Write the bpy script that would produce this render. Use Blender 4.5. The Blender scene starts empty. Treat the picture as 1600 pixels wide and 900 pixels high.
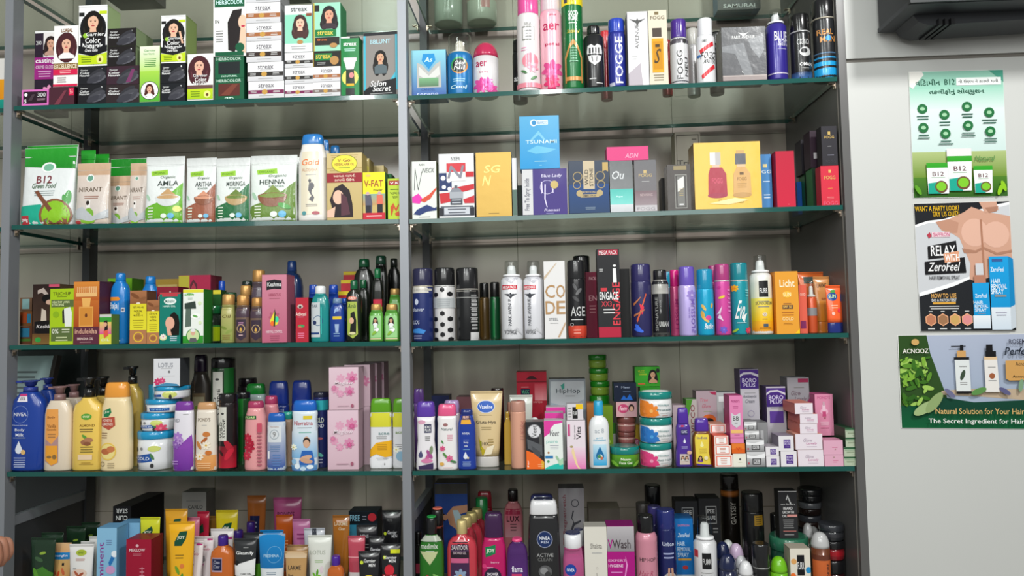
import bpy, math, random
import numpy as np
SC = bpy.context.scene
COL = SC.collection
random.seed(7)
# ------------------------------------------------------------------ camera, world, lights
FPX, CX, CD, CZ, YAW, PITCH, ROLL = 1126.4, 0.3063, 1.5849, 0.041, 0.0488, 0.0544, -0.0198
def cam_axes():
    f = np.array([-math.sin(YAW)*math.cos(PITCH), math.cos(YAW)*math.cos(PITCH), math.sin(PITCH)])
    r0 = np.array([math.cos(YAW), math.sin(YAW), 0.0]); u0 = np.cross(r0, f)
    r = math.cos(ROLL)*r0 + math.sin(ROLL)*u0
    u = -math.sin(ROLL)*r0 + math.cos(ROLL)*u0
    return r, u, f
AR, AU, AF = cam_axes(); EYE = np.array([CX, -CD, CZ])
def proj(P):
    v = np.array(P) - EYE; z = v @ AF
    return 800 + FPX*(v @ AR)/z, 450 - FPX*(v @ AU)/z
def at(x, y, Y):
    """point of the place seen at pixel x, y that stands at depth Y"""
    d = AF*FPX + AR*(x-800) - AU*(y-450)
    k = (Y + CD)/d[1]
    return EYE + d*k
cam = bpy.data.cameras.new('camera'); co = bpy.data.objects.new('camera', cam); COL.objects.link(co)
cam.sensor_width = 36; cam.lens = FPX*36/1600; cam.clip_start = 0.02
from mathutils import Matrix, Vector
co.matrix_world = Matrix(((AR[0], AU[0], -AF[0], EYE[0]), (AR[1], AU[1], -AF[1], EYE[1]), (AR[2], AU[2], -AF[2], EYE[2]), (0, 0, 0, 1)))
SC.camera = co
w = bpy.data.worlds.new('World'); SC.world = w; w.use_nodes = True
w.node_tree.nodes['Background'].inputs[0].default_value = (0.98, 1.0, 0.97, 1)
w.node_tree.nodes['Background'].inputs[1].default_value = 0.24
def area(name, loc, target, sx, sy, power, col=(1, 1, 1)):
    l = bpy.data.lights.new(name, 'AREA'); l.shape = 'RECTANGLE'; l.size = sx; l.size_y = sy; l.energy = power; l.color = col
    o = bpy.data.objects.new(name, l); COL.objects.link(o); o.location = loc
    o.rotation_euler = (Vector(target)-Vector(loc)).to_track_quat('-Z', 'Y').to_euler()
    return o
area('ceiling_panel_light', (1.5, -1.5, 1.55), (0.6, 0.0, 0.0), 0.24, 0.24, 29, (1, 1, 0.98))
area('ceiling_tube_light', (-0.6, -1.9, 1.5), (-0.2, 0, 0.2), 0.12, 1.3, 18, (0.96, 1, 0.97))
area('ceiling_tube_light', (0.35, -2.3, 1.45), (0.3, 0, 0.1), 0.12, 1.3, 15, (0.96, 1, 0.97))
area('front_fill_light', (0.0, -3.2, 1.0), (0, 0, 0.1), 3.4, 1.0, 40, (1, 1, 0.98))  # unseen soft fill added behind the camera to brighten the shelf backs
SC.view_settings.view_transform = 'Standard'; SC.view_settings.look = 'None'
SC.view_settings.gamma = 1; SC.view_settings.use_curve_mapping = False
SC.view_settings.exposure = -0.02
SC.cycles.max_bounces = 10; SC.cycles.transparent_max_bounces = 24; SC.cycles.caustics_reflective = False; SC.cycles.caustics_refractive = False
# ------------------------------------------------------------------ colour and materials
def lin(h):
    h = h.lstrip('#')
    if len(h) == 3: h = ''.join(c*2 for c in h)
    v = [int(h[i:i+2], 16)/255 for i in (0, 2, 4)]
    return tuple(c/12.92 if c <= .04045 else ((c+.055)/1.055)**2.4 for c in v) + (1.0,)
def newmat(name):
    m = bpy.data.materials.new(name); m.use_nodes = True
    return m, m.node_tree.nodes, m.node_tree.links, m.node_tree.nodes['Principled BSDF']
def printed(name, rough, metal=0, coat=0, bump=0, trans=0):
    m, N, L, b = newmat(name)
    a = N.new('ShaderNodeVertexColor'); a.layer_name = 'Col'
    L.new(a.outputs[0], b.inputs['Base Color'])
    b.inputs['Roughness'].default_value = rough; b.inputs['Metallic'].default_value = metal
    b.inputs['Coat Weight'].default_value = coat; b.inputs['Coat Roughness'].default_value = .06; b.inputs['Specular IOR Level'].default_value = .2 if name == 'printed_card' else .4
    if trans: b.inputs['Transmission Weight'].default_value = trans
    if bump:
        n = N.new('ShaderNodeTexNoise'); n.inputs['Scale'].default_value = 38; n.inputs['Detail'].default_value = 3
        tc = N.new('ShaderNodeTexCoord'); L.new(tc.outputs['Object'], n.inputs['Vector'])
        u = N.new('ShaderNodeBump'); u.inputs['Strength'].default_value = bump; u.inputs['Distance'].default_value = .004
        L.new(n.outputs[0], u.inputs['Height']); L.new(u.outputs[0], b.inputs['Normal'])
    return m
FIN = {'C': printed('printed_card', .45, coat=.04), 'G': printed('glossy_plastic', .22, coat=.5), 'S': printed('satin_plastic', .45),
       'F': printed('foil_print', .38, metal=.45, bump=.12), 'M': printed('metallic_paint', .3, metal=.12, coat=.4),
       'P': printed('crinkled_pouch_film', .33, coat=.25, bump=.55), 'W': printed('shrink_wrapped_card', .24, coat=.22, bump=.25),
       'L': printed('tinted_liquid', .1, coat=.6, trans=.25)}
def thin_glass(name, tint, rough=0.0, refl=1.0):
    m, N, L, b = newmat(name); N.remove(b); out = N['Material Output']
    t = N.new('ShaderNodeBsdfTransparent'); t.inputs[0].default_value = tint
    g = N.new('ShaderNodeBsdfGlossy'); g.inputs['Roughness'].default_value = rough; g.inputs[0].default_value = (refl, refl, refl, 1)
    f = N.new('ShaderNodeLayerWeight'); p = N.new('ShaderNodeMath'); p.operation = 'POWER'; p.inputs[1].default_value = 5; L.new(f.outputs['Facing'], p.inputs[0])
    q = N.new('ShaderNodeMath'); q.operation = 'MULTIPLY_ADD'; q.inputs[1].default_value = .9; q.inputs[2].default_value = .04; L.new(p.outputs[0], q.inputs[0])
    x = N.new('ShaderNodeMixShader'); L.new(q.outputs[0], x.inputs[0]); L.new(t.outputs[0], x.inputs[1]); L.new(g.outputs[0], x.inputs[2])
    L.new(x.outputs[0], out.inputs[0]); return m
CLEAR = thin_glass('clear_plastic', (.86, .88, .87, 1), .05)
GLASS = thin_glass('shelf_glass', (.85, .935, .88, 1), .004)
def plain(name, hexc, rough=.5, metal=0, coat=0, noise=0, nscale=6, spec=.5):
    m, N, L, b = newmat(name)
    b.inputs['Base Color'].default_value = lin(hexc); b.inputs['Roughness'].default_value = rough
    b.inputs['Metallic'].default_value = metal; b.inputs['Coat Weight'].default_value = coat
    b.inputs['Specular IOR Level'].default_value = spec
    if noise:
        n = N.new('ShaderNodeTexNoise'); n.inputs['Scale'].default_value = nscale; n.inputs['Detail'].default_value = 4
        tc = N.new('ShaderNodeTexCoord'); L.new(tc.outputs['Object'], n.inputs['Vector'])
        r = N.new('ShaderNodeMixRGB'); r.blend_type = 'MULTIPLY'; r.inputs[0].default_value = noise
        r.inputs[1].default_value = lin(hexc); L.new(n.outputs[0], r.inputs[2]); L.new(r.outputs[0], b.inputs['Base Color'])
    return m
# ------------------------------------------------------------------ mesh builder
class MB:
    def __init__(s): s.v = []; s.f = []; s.c = []; s.sm = []
    def quad(s, a, b, c, d, col, sm=False):
        n = len(s.v); s.v += [tuple(a), tuple(b), tuple(c), tuple(d)]; s.f.append((n, n+1, n+2, n+3)); s.c.append([col]*4 if not isinstance(col, list) else col); s.sm.append(sm)
    def box(s, x0, x1, y0, y1, z0, z1, cols, sm=False):
        """cols: front, side, top (or a single colour)"""
        F, S, T = cols if isinstance(cols, list) else [cols]*3
        s.quad((x0, y0, z0), (x1, y0, z0), (x1, y0, z1), (x0, y0, z1), F); s.quad((x1, y1, z0), (x0, y1, z0), (x0, y1, z1), (x1, y1, z1), S)
        s.quad((x1, y0, z0), (x1, y1, z0), (x1, y1, z1), (x1, y0, z1), S); s.quad((x0, y1, z0), (x0, y0, z0), (x0, y0, z1), (x0, y1, z1), S)
        s.quad((x0, y0, z1), (x1, y0, z1), (x1, y1, z1), (x0, y1, z1), T); s.quad((x0, y1, z0), (x1, y1, z0), (x1, y0, z0), (x0, y0, z0), T)
    def obj(s, name, mat, parent=None, loc=None, kind=None):
        me = bpy.data.meshes.new(name); me.from_pydata(s.v, [], s.f)
        ca = me.color_attributes.new('Col', 'FLOAT_COLOR', 'CORNER')
        ca.data.foreach_set('color', [x for f in s.c for c in f for x in c])
        me.polygons.foreach_set('use_smooth', s.sm); me.materials.append(mat); me.update()
        o = bpy.data.objects.new(name, me); COL.objects.link(o)
        if parent: o.parent = parent
        if loc is not None: o.location = loc
        if kind: o['kind'] = kind
        return o
def loft(mb, rings, n, colf, seg=28, bottom=True, top=True):
    """rings: (z, half width, half depth, y offset); superellipse exponent n; colf(z) -> colour"""
    base = len(mb.v); k = seg
    for (z, a, b, oy) in rings:
        for i in range(k):
            t = 2*math.pi*i/k; c, s_ = math.cos(t), math.sin(t)
            mb.v.append((a*math.copysign(abs(c)**(2/n), c), oy + b*math.copysign(abs(s_)**(2/n), s_), z))
    for j in range(len(rings)-1):
        zc = (rings[j][0]+rings[j+1][0])/2; col = colf(zc)
        for i in range(k):
            q = (i+1) % k
            mb.f.append((base+j*k+i, base+j*k+q, base+(j+1)*k+q, base+(j+1)*k+i)); mb.c.append([col]*4); mb.sm.append(True)
    if bottom: mb.f.append(tuple(base+i for i in reversed(range(k)))); mb.c.append([colf(rings[0][0])]*k); mb.sm.append(False)
    if top: mb.f.append(tuple(base+(len(rings)-1)*k+i for i in range(k))); mb.c.append([colf(rings[-1][0])]*k); mb.sm.append(False)
# ------------------------------------------------------------------ printed artwork
GL = {}
def glyphs(txt):
    if txt in GL: return GL[txt]
    c = bpy.data.curves.new('t', 'FONT'); c.body = txt; c.resolution_u = 2; c.offset = .01
    o = bpy.data.objects.new('t', c); m = bpy.data.meshes.new_from_object(o)
    v = np.array([tuple(x.co)[:2] for x in m.vertices]); f = [tuple(p.vertices) for p in m.polygons]
    bpy.data.objects.remove(o); bpy.data.curves.remove(c); bpy.data.meshes.remove(m)
    lo, hi = v.min(0), v.max(0); v = (v-lo)/(hi-lo); GL[txt] = (v, f); return GL[txt]
from mathutils.geometry import tessellate_polygon
def refine(pts, faces, lim=.075):
    P = [tuple(p) for p in pts]; out = []; cache = {}
    def mid(a, b):
        k = (min(a, b), max(a, b))
        if k not in cache: P.append(((P[a][0]+P[b][0])/2, (P[a][1]+P[b][1])/2)); cache[k] = len(P)-1
        return cache[k]
    def sub(a, b, c, d=0):
        L = sorted(((max(abs(P[i][0]-P[j][0]), abs(P[i][1]-P[j][1])*.7), i, j, k) for i, j, k in ((a, b, c), (b, c, a), (c, a, b))), reverse=True)[0]
        if L[0] < lim or d > 9: out.append((a, b, c)); return
        m = mid(L[1], L[2]); sub(L[1], m, L[3], d+1); sub(m, L[2], L[3], d+1)
    for f in faces:
        xs = [P[i][0] for i in f]; ys = [P[i][1] for i in f]
        if max(xs)-min(xs) < lim and max(ys)-min(ys) < lim*1.4: out.append(tuple(f)); continue
        if len(f) == 3: sub(*f)
        else:
            for t in tessellate_polygon([[Vector((P[i][0], P[i][1], 0)) for i in f]]): sub(f[t[0]], f[t[1]], f[t[2]])
    return P, out
class Art:
    """draws artwork on a face; fn(u, v, off) maps u 0..1 left-right, v 0..1 top-down"""
    def __init__(s, mb, fn, asp, curved): s.mb = mb; s.fn = fn; s.a = asp; s.cv = curved; s.off = .0003; s.rn = random.Random(5)
    def poly(s, pts, faces, col, sm=None):
        s.off += 9e-5 if s.cv else 4e-5
        if s.cv and not isinstance(col, list): pts, faces = refine(pts, faces)
        b = len(s.mb.v)
        cl = (lambda q: max(.004, min(.996, q)))
        s.mb.v += [tuple(s.fn(cl(u), cl(v), s.off)) for u, v in pts]
        cc = col if isinstance(col, list) else None
        for f in faces:
            s.mb.f.append(tuple(b+i for i in f)); s.mb.c.append([cc[i] for i in f] if cc else [col]*len(f)); s.mb.sm.append(s.cv)
    def rect(s, x0, y0, x1, y1, c0, c1=None):
        nx = max(1, int((x1-x0)*12+.99)) if s.cv else 1; ny = max(1, int((y1-y0)*10+.99)) if s.cv else 1
        pts, cl = [], []
        for j in range(ny+1):
            for i in range(nx+1):
                pts.append((x0+(x1-x0)*i/nx, y0+(y1-y0)*j/ny)); k = j/ny
                cl.append(c0 if c1 is None else tuple(c0[q]*(1-k)+c1[q]*k for q in range(4)))
        s.poly(pts, [(j*(nx+1)+i, (j+1)*(nx+1)+i, (j+1)*(nx+1)+i+1, j*(nx+1)+i+1) for j in range(ny) for i in range(nx)], cl)
    def ell(s, cx, cy, rx, ry, col, ang=0):
        k = 18; ca, sa = math.cos(ang), math.sin(ang); pts = [(cx, cy)]
        for i in range(k):
            t = 2*math.pi*i/k; x, y = rx*math.cos(t), ry*math.sin(t)
            pts.append((cx+x*ca-y*sa, cy+(x*sa+y*ca)*s.a))
        s.poly(pts, [(0, 1+(i+1) % k, 1+i) for i in range(k)], col)
    def ring(s, cx, cy, r, wd, col):
        k = 20; pts = []
        for i in range(k):
            t = 2*math.pi*i/k
            for q in (r, r-wd): pts.append((cx+q*math.cos(t), cy+q*math.sin(t)*s.a))
        s.poly(pts, [(2*i, 2*i+1, (2*i+3) % (2*k), (2*i+2) % (2*k)) for i in range(k)], col)
    def text(s, cx, cy, w_, h_, col, txt, mode='t'):
        v, f = glyphs(txt)
        if mode in 'tiu':
            sh = .22*h_/s.a if mode == 'i' else 0
            if mode == 'u': pts = [(cx+(.5-a)*w_, cy+(b-.5)*h_) for a, b in v]
            else: pts = [(cx+(a-.5)*w_+sh*(b-.5), cy-(b-.5)*h_) for a, b in v]
        else: pts = [(cx+(.5-b)*-w_, cy-(a-.5)*h_) if mode == 'v' and False else (cx-(b-.5)*w_, cy-(a-.5)*h_) for a, b in v]
        s.poly(pts, f, col)
    def run(s, spec):
        for op in spec.split(';'):
            T = op.split()
            if not T: continue
            k = T[0]; n = lambda i: float(T[i])/100
            if k == 'r': s.rect(n(1), n(2), n(3), n(4), lin(T[5]))
            elif k == 'g': s.rect(n(1), n(2), n(3), n(4), lin(T[5]), lin(T[6]))
            elif k == 'e': s.ell(n(1), n(2), n(3), n(4), lin(T[5]))
            elif k == 'o': s.ring(n(1), n(2), n(3), n(4), lin(T[5]))
            elif k in ('t', 'i', 'v', 'u'): s.text(n(1), n(2), n(3), n(4), lin(T[5]), ' '.join(T[6:]), k)
            elif k == 'p':
                P = [float(q)/100 for q in T[2:]]; pts = list(zip(P[::2], P[1::2])); s.poly(pts, [tuple(range(len(pts)))], lin(T[1]))
            elif k == 's':
                x0, y0, x1, y1 = n(1), n(2), n(3), n(4); N_ = int(T[5]); hh = (y1-y0)/N_
                for j in range(N_):
                    e = (x1-x0)*s.rn.uniform(0, .18); s.rect(x0+e, y0+hh*(j+.25), x1-e, y0+hh*(j+.62), lin(T[6]))
            elif k == 'f':
                cx, cy, r = n(1), n(2), n(3)
                for q in range(7): a = q*2*math.pi/7+.3; s.ell(cx+r*.55*math.cos(a), cy+r*.55*math.sin(a)*s.a, r*.5, r*.28, lin(T[4]), a)
                s.ell(cx, cy, r*.24, r*.24, lin(T[5]))
            elif k == 'l':
                cx, cy, r, a = n(1), n(2), n(3), math.radians(float(T[4])); s.ell(cx, cy, r, r*.38, lin(T[5]), a)
            elif k == 'd':
                cx, cy, r = n(1), n(2), n(3); c = lin(T[4]); s.ell(cx, cy, r, r, c); s.poly([(cx-r*.93, cy-r*.35*s.a), (cx+r*.93, cy-r*.35*s.a), (cx, cy-2.3*r*s.a)], [(0, 1, 2)], c)
            elif k == 'b':
                cx, cy, r = n(1), n(2), n(3); bc, pc = lin(T[4]), lin(T[5])
                s.poly([(cx-r*.85, cy), (cx-r*.3, cy-r*.45*s.a), (cx, cy-r*.72*s.a), (cx+r*.35, cy-r*.42*s.a), (cx+r*.85, cy)], [(0, 1, 2, 3, 4)], pc)
                q = [(cx+r*math.cos(math.pi*i/10), cy+r*.75*math.sin(math.pi*i/10)*s.a) for i in range(11)]; s.poly(q, [tuple(range(11))], bc)
                s.ell(cx, cy, r, r*.2, bc); s.ell(cx, cy, r*.88, r*.15, pc)
            elif k == 'F':
                cx, cy, r = n(1), n(2), n(3); H, K, S = lin(T[4]), lin(T[5]), lin(T[6]); lg = float(T[7]) if len(T) > 7 else 2.6
                a = s.a
                H2 = tuple(min(1, v*1.6+.006) for v in H[:3])+(1,)
                for q in (-1, 1):
                    s.ell(cx+q*r*.8, cy+r*.75*a, r*.62, r*1.5, H, q*-.12); s.ell(cx+q*r*.95, cy+r*(lg*.72)*a, r*.6, r*(lg-1)*.6, H, q*.22); s.ell(cx+q*r*1.12, cy+r*(lg*.6)*a, r*.14, r*(lg-1)*.55, H2, q*.2)
                s.ell(cx, cy-r*.22*a, r*1.16, r*1.28, H)
                s.poly([(cx-r*.38, cy+r*.6*a), (cx+r*.38, cy+r*.6*a), (cx+r*.5, cy+r*1.7*a), (cx-r*.5, cy+r*1.7*a)], [(0, 1, 2, 3)], K)
                s.poly([(cx-r*.5, cy+r*1.45*a), (cx+r*.5, cy+r*1.45*a), (cx+r*1.35, cy+r*1.95*a), (cx+r*1.3, cy+r*lg*a), (cx-r*1.2, cy+r*lg*a), (cx-r*1.25, cy+r*1.95*a)], [(0, 1, 2, 3, 4, 5)], S)
                s.ell(cx, cy+r*.08*a, r*.74, r*1.0, K)
                s.poly([(cx-r*.8, cy-r*.1*a), (cx-r*.62, cy-r*.75*a), (cx, cy-r*1.12*a), (cx+r*.62, cy-r*.75*a), (cx+r*.8, cy-r*.1*a), (cx+r*.45, cy-r*.62*a), (cx+r*.05, cy-r*.8*a), (cx-r*.5, cy-r*.55*a)], [(0, 1, 7), (1, 2, 6, 7), (2, 3, 5, 6), (3, 4, 5)], H)
                dk = lin('2a1510')
                for q in (-1, 1): s.ell(cx+q*r*.3, cy, r*.13, r*.06, dk); s.ell(cx+q*r*.3, cy-r*.17*a, r*.18, r*.035, dk)
                s.ell(cx, cy+r*.3*a, r*.1, r*.05, lin('b97a60')); s.ell(cx, cy+r*.58*a, r*.25, r*.09, lin('b5333f'))
            else: raise Exception('art op '+op)
# ------------------------------------------------------------------ shelves geometry (measured)
XL, XC, XR = -.9226, 0.0, .955        # right-hand faces of the two posts, inner face of the side panel
ZS = {0: ((.862, .858), (.855, .862)), 1: ((.5762, .5724), (.5679, .5761)), 2: ((.298, .2878), (.2866, .2923)), 3: ((.0225, .0146), (.0128, .0148)),
      4: ((-.2629, -.2694), (-.2696, -.269)), 5: ((-.552, -.556), (-.556, -.556))}
TH, DEPTH, WALL = .0100, .331, .36
def zshelf(n, X):
    a, b = ZS[n][0 if X < -.01 else 1]
    x0, x1 = (XL, XC-.02) if X < -.01 else (XC, XR)
    return a+(b-a)*(X-x0)/(x1-x0)
# ------------------------------------------------------------------ placing and building products
BOXES = []; NR = []
CATS = {}
LAST = {}
def hexl(s): return [lin(q) for q in s.split(',')]
def clash(b):
    for c in BOXES:
        if min(b[1], c[1])-max(b[0], c[0]) > 3e-4 and min(b[3], c[3])-max(b[2], c[2]) > 3e-4 and min(b[5], c[5])-max(b[4], c[4]) > 1.5e-3: return c
def I(spec, cols, name, label, art='', group=None):
    """spec: base kind xl xr ytop [key=value ...]; base = shelf number, ^ (on the thing placed last) or ^key"""
    T = spec.split(); base, kind = T[0], T[1]; xl, xr, yt = map(float, T[2:5])
    K = {'d': .015, 'h': None, 'q': None, 'c': None, 'm': None, 'y': 0, 's': None, 'id': None, 'n': None, 'fx': 0, 'cw': None, 'k': None}
    for q in T[5:]:
        a, b = q.split('='); K[a] = b if a in ('m', 'id', 'k') else float(b)
    C = hexl(cols); box = kind in ('box',)
    dep = K['d']; q = K['q']
    if base[0] == '^':
        prev = LAST[base[1:]]; zb0 = prev['top']
        if not any(t.startswith('d=') for t in T[5:]): dep = prev['dep']
    if q is None: q = {'box': None, 'can': 1, 'dome': 1, 'nozz': 1, 'jar': 1, 'pouch': .34, 'tube': .42, 'neck': .62, 'pump': .55, 'bottle': .55, 'round': 1, 'bell': .7}[kind]
    for it in range(60):
        def solve(Y):
            yb = 0; Xm = at((xl+xr)/2, yt, Y)[0]
            z0 = zb0 if base[0] == '^' else zshelf(int(base), Xm)
            for _ in range(3):
                yb = proj((Xm, Y, z0))[1]; ym = (yt+min(yb, 900 if base != '5' else 980))/2
                A, B = at(xl, ym, Y), at(xr, ym, Y); Xm = (A[0]+B[0])/2
                if base[0] != '^': z0 = zshelf(int(base), Xm)
            xt = proj((Xm, Y, z0))[0]
            zt = at(proj((Xm, Y, z0+.1))[0], yt, Y)[2]
            return A[0], B[0], z0, zt
        x0, x1, z0, zt = solve(dep); W = x1-x0
        if box:
            DD = K['q'] if K['q'] is not None else min(.05, W*.7)
            Yc = dep+DD/2; hd = DD/2
        else:
            hd = W/2*q; x0, x1, z0, zt = solve(dep+hd); W = x1-x0; hd = W/2*q; Yc = dep+hd; DD = 2*hd
        if dep+DD > WALL-.002: dep = WALL-.002-DD; Yc = dep+DD/2
        bb = [x0, x1, dep, dep+DD, z0+.0008, zt]
        c = clash(bb)
        if not c or K['fx']: break
        ov = min(bb[1], c[1])-max(bb[0], c[0])
        if ov < .0075:
            s_ = (x1-x0); k = ov/(1411e-6)+.2
            if (c[0]+c[1]) > (x0+x1): xr -= k
            else: xl += k
        else:
            dep = c[3]+.0015
            if dep+DD > WALL-.003: NR.append(label); break
    BOXES.append(bb)
    H = zt-z0; Xm = (x0+x1)/2; hw = W/2
    zt_true = zt
    LAST[''] = LAST[K['id'] or ''] = {'top': zt+.0003, 'dep': dep, 'bb': bb}
    fin = K['m'] or {'box': 'C', 'can': 'M', 'pouch': 'P', 'dome': 'M', 'nozz': 'M'}.get(kind, 'G')
    mat = FIN[fin]
    loc = (Xm, Yc, z0+.0003)
    body = C[0]
    if box:
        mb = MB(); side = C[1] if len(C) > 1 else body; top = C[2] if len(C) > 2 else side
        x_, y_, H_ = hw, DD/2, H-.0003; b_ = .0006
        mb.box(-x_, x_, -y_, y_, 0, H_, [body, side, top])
        tl = tuple(min(1, a*.55) for a in side[:3])+(1,)
        for sx in (-1, 1):                                            # tuck flap lines at the lid
            mb.quad((sx*(x_+.0002), -y_+b_, H_-.0022), (sx*(x_+.0002), y_-b_, H_-.0022), (sx*(x_+.0002), y_-b_, H_-.0016), (sx*(x_+.0002), -y_+b_, H_-.0016), tl)
        A = Art(mb, lambda u, v, off: ((2*u-1)*x_, -y_-off, H_*(1-v)), 2*x_/H_, False)
        A.run(art)
        if K['k']: # side art: thin printed panel colour on the sides
            sc = lin(K['k'])
            for sx in (-1, 1): mb.quad((sx*(x_+.0002), -y_+.003, .1*H_), (sx*(x_+.0002), y_-.003, .1*H_), (sx*(x_+.0002), y_-.003, .6*H_), (sx*(x_+.0002), -y_+.003, .6*H_), sc)
        o = mb.obj(name, mat, loc=loc)
    else:
        o = bpy.data.objects.new(name, None); COL.objects.link(o); o.location = loc; o.empty_display_size = .02
        parts(o, kind, hw, hd, H-.0003, C, K, art, mat)
    if K['y']: o.rotation_euler = (0, 0, math.radians(K['y']))
    o['label'] = label; o['category'] = CATS.get(name, name.split('_')[-1])
    if group: o['group'] = group
    return o
def parts(root, kind, a, b, H, C, K, art, mat):
    body = C[0]; cap = C[1] if len(C) > 1 else body; n = K['n']; c = K['c']; s = K['s']
    bands = []
    def ringer(P, z0, z1):      # P: (t, wf, df)
        return [(z0+(z1-z0)*t, a*wf, b*df, 0) for t, wf, df in P]
    def part(nm, rings, nn, col, m=mat, seg=28):
        mb = MB(); loft(mb, rings, nn, lambda z: col, seg); return mb, (lambda: mb.obj(nm, m, root))
    def put_art(mb, rings, nn, inset=0):
        zs = [r[0] for r in rings]; A_ = [r[1] for r in rings]; B_ = [r[2] for r in rings]; z0, z1 = zs[0], zs[-1]
        def fn(u, v, off):
            z = z0+(z1-z0)*(1-v); hw = float(np.interp(z, zs, A_)); hd = float(np.interp(z, zs, B_)); t = (2*u-1)*.985
            y = -hd*(max(0, 1-abs(t)**nn))**(1/nn)
            sx = t*(off if abs(t) > .5 else 0)
            return (t*hw+sx, y-off, z)
        Art(mb, fn, 2*a/(z1-z0), True).run(art)
    dense = lambda P: P
    if kind in ('can', 'dome', 'nozz', 'round'):
        n = n or 2; c = .2 if c is None else c; s = .9 if s is None else s
        hb = H*(1-c)
        if kind == 'can' or kind == 'round':
            R_ = [(0, a*.9, b*.9, 0), (.0015, a*.97, b*.97, 0), (.004, a, b, 0), (hb*.5, a, b, 0), (hb-a*.35, a, b, 0), (hb-a*.12, a*(.55+.45*s), b*(.55+.45*s), 0), (hb, a*s, b*s, 0)]
            cr = [(hb, a*s, b*s, 0), (hb+.001, a*s*1.01, b*s*1.01, 0), (H-.004, a*s, b*s, 0), (H-.001, a*s*.95, b*s*.95, 0), (H, a*s*.86, b*s*.86, 0)]
        elif kind == 'dome':
            R_ = [(0, a*.9, b*.9, 0), (.003, a, b, 0), (hb*.5, a, b, 0), (hb, a, b, 0)]; ch = H-hb
            cr = [(hb+ch*math.sin(t), a*1.0*math.cos(t)**.8 if t < 1.5 else a*.05, b*math.cos(t)**.8 if t < 1.5 else b*.05, 0) for t in [i*math.pi/2/8 for i in range(9)]]
        else:
            R_ = [(0, a*.92, b*.92, 0), (.003, a, b, 0), (hb*.5, a, b, 0), (hb-a*.7, a, b, 0), (hb-a*.3, a*.9, b*.9, 0), (hb, a*.66, b*.66, 0)]
            cr = [(hb, a*.62, b*.62, 0), (hb+(H-hb)*.45, a*.58, b*.58, 0), (H-(H-hb)*.3, a*.42, b*.42, 0), (H-(H-hb)*.22, a*.3, b*.3, 0)]
        mb, fin = part('body', R_, n, body); put_art(mb, R_, n); fin()
        if kind == 'nozz':
            m2, f2 = part('spray_nozzle', cr, 2, cap, FIN['S']); f2()
            tr = [(hb-a*.12, a*.8, b*.8, 0), (hb+(H-hb)*.5, a*.74, b*.74, 0), (H-.003, a*.66, b*.66, 0), (H, a*.5, b*.5, 0)]
            m3, f3 = part('clear_cap', tr, 2, (1, 1, 1, 1), CLEAR); f3()
        elif K['k'] == 'clear':
            m2, f2 = part('spray_nozzle', [(hb, a*.8, b*.8, 0), (hb+.004, a*.78, b*.78, 0), (hb+.006, a*.4, b*.4, 0), (H-(H-hb)*.4, a*.36, b*.36, 0), (H-(H-hb)*.3, a*.25, b*.25, 0)], 2, cap, FIN['S']); f2()
            m3, f3 = part('clear_cap', cr, 2, (1, 1, 1, 1), CLEAR); f3()
        else:
            m2, f2 = part('cap', cr, n, cap, FIN['G'] if K['k'] != 'metal' else FIN['F'])
            f2()
            if len(C) > 2:
                m4, f4 = part('collar', [(hb-.0015, a*s*1.03, b*s*1.03, 0), (hb+.0015, a*s*1.03, b*s*1.03, 0)], 2, C[2], FIN['F']); f4()
    elif kind in ('bottle', 'bell'):
        n = n or 2.7; c = .16 if c is None else c; s = .8 if s is None else s; hb = H*(1-c)
        if kind == 'bottle': P = [(0, .93, .9), (.02, .99, .97), (.06, 1, 1), (.4, .98, 1), (.7, .97, 1), (.86, .93, .97), (.95, s*1.06, .9), (1, s, .85)]
        else: P = [(0, .92, .9), (.03, 1, 1), (.3, .95, .95), (.55, .82, .86), (.75, .86, .9), (.9, .84, .86), (1, s, .8)]
        R_ = ringer(P, 0, hb)
        cr = ringer([(0, s, .85), (.04, s*1.02, .87), (.6, s*.98, .83), (.9, s*.9, .75), (1, s*.75, .6)], hb, H)
        mb, fin = part('body', R_, n, body); put_art(mb, R_, n); fin(); m2, f2 = part('cap', cr, n, cap, FIN['G']); f2()
        if len(C) > 2: m4, f4 = part('cap_inlay', [(H, a*s*.7, b*.56, 0), (H+.002, a*s*.66, b*.5, 0), (H+.003, a*s*.5, b*.4, 0)], n, C[2], FIN['G']); f4()
    elif kind == 'neck':
        n = n or 2.8; c = .14 if c is None else c; s = .45 if s is None else s; hb = H*(1-c); cw = K['cw'] or s
        P = [(0, .94, .92), (.02, 1, 1), (.45, 1, 1), (.78, .99, 1), (.88, .9, .95), (.95, (s+.9)/2, .75), (.975, s, s/ (b/a) if b < a else s), (1, s, s/(b/a) if b < a else s)]
        R_ = ringer(P, 0, hb); r = a*cw
        mb, fin = part('body', R_, n, body); put_art(mb, R_, n); fin()
        m2, f2 = part('cap', [(hb, r, r, 0), (hb+.001, r*1.04, r*1.04, 0), (H-.003, r, r, 0), (H, r*.85, r*.85, 0)], 2, cap, FIN['F'] if K['k'] == 'metal' else FIN['G']); f2()
        if len(C) > 2: m4, f4 = part('cap_inlay', [(H-.0002, r*.84, r*.84, 0), (H+.0022, r*.9, r*.9, 0), (H+.003, r*.8, r*.8, 0)], 2, C[2], FIN['G']); f4()
    elif kind == 'pump':
        n = n or 2.8; c = .2 if c is None else c; s = .5 if s is None else s; hb = H*(1-c)
        P = [(0, .94, .92), (.02, 1, 1), (.5, 1, 1), (.8, .98, .98), (.9, .88, .92), (.97, s*1.1, .85), (1, s, .8)]
        R_ = ringer(P, 0, hb); r = min(a*s, b*.8)*.95; mb, fin = part('body', R_, n, body); put_art(mb, R_, n); fin(); hc = H-hb
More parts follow.
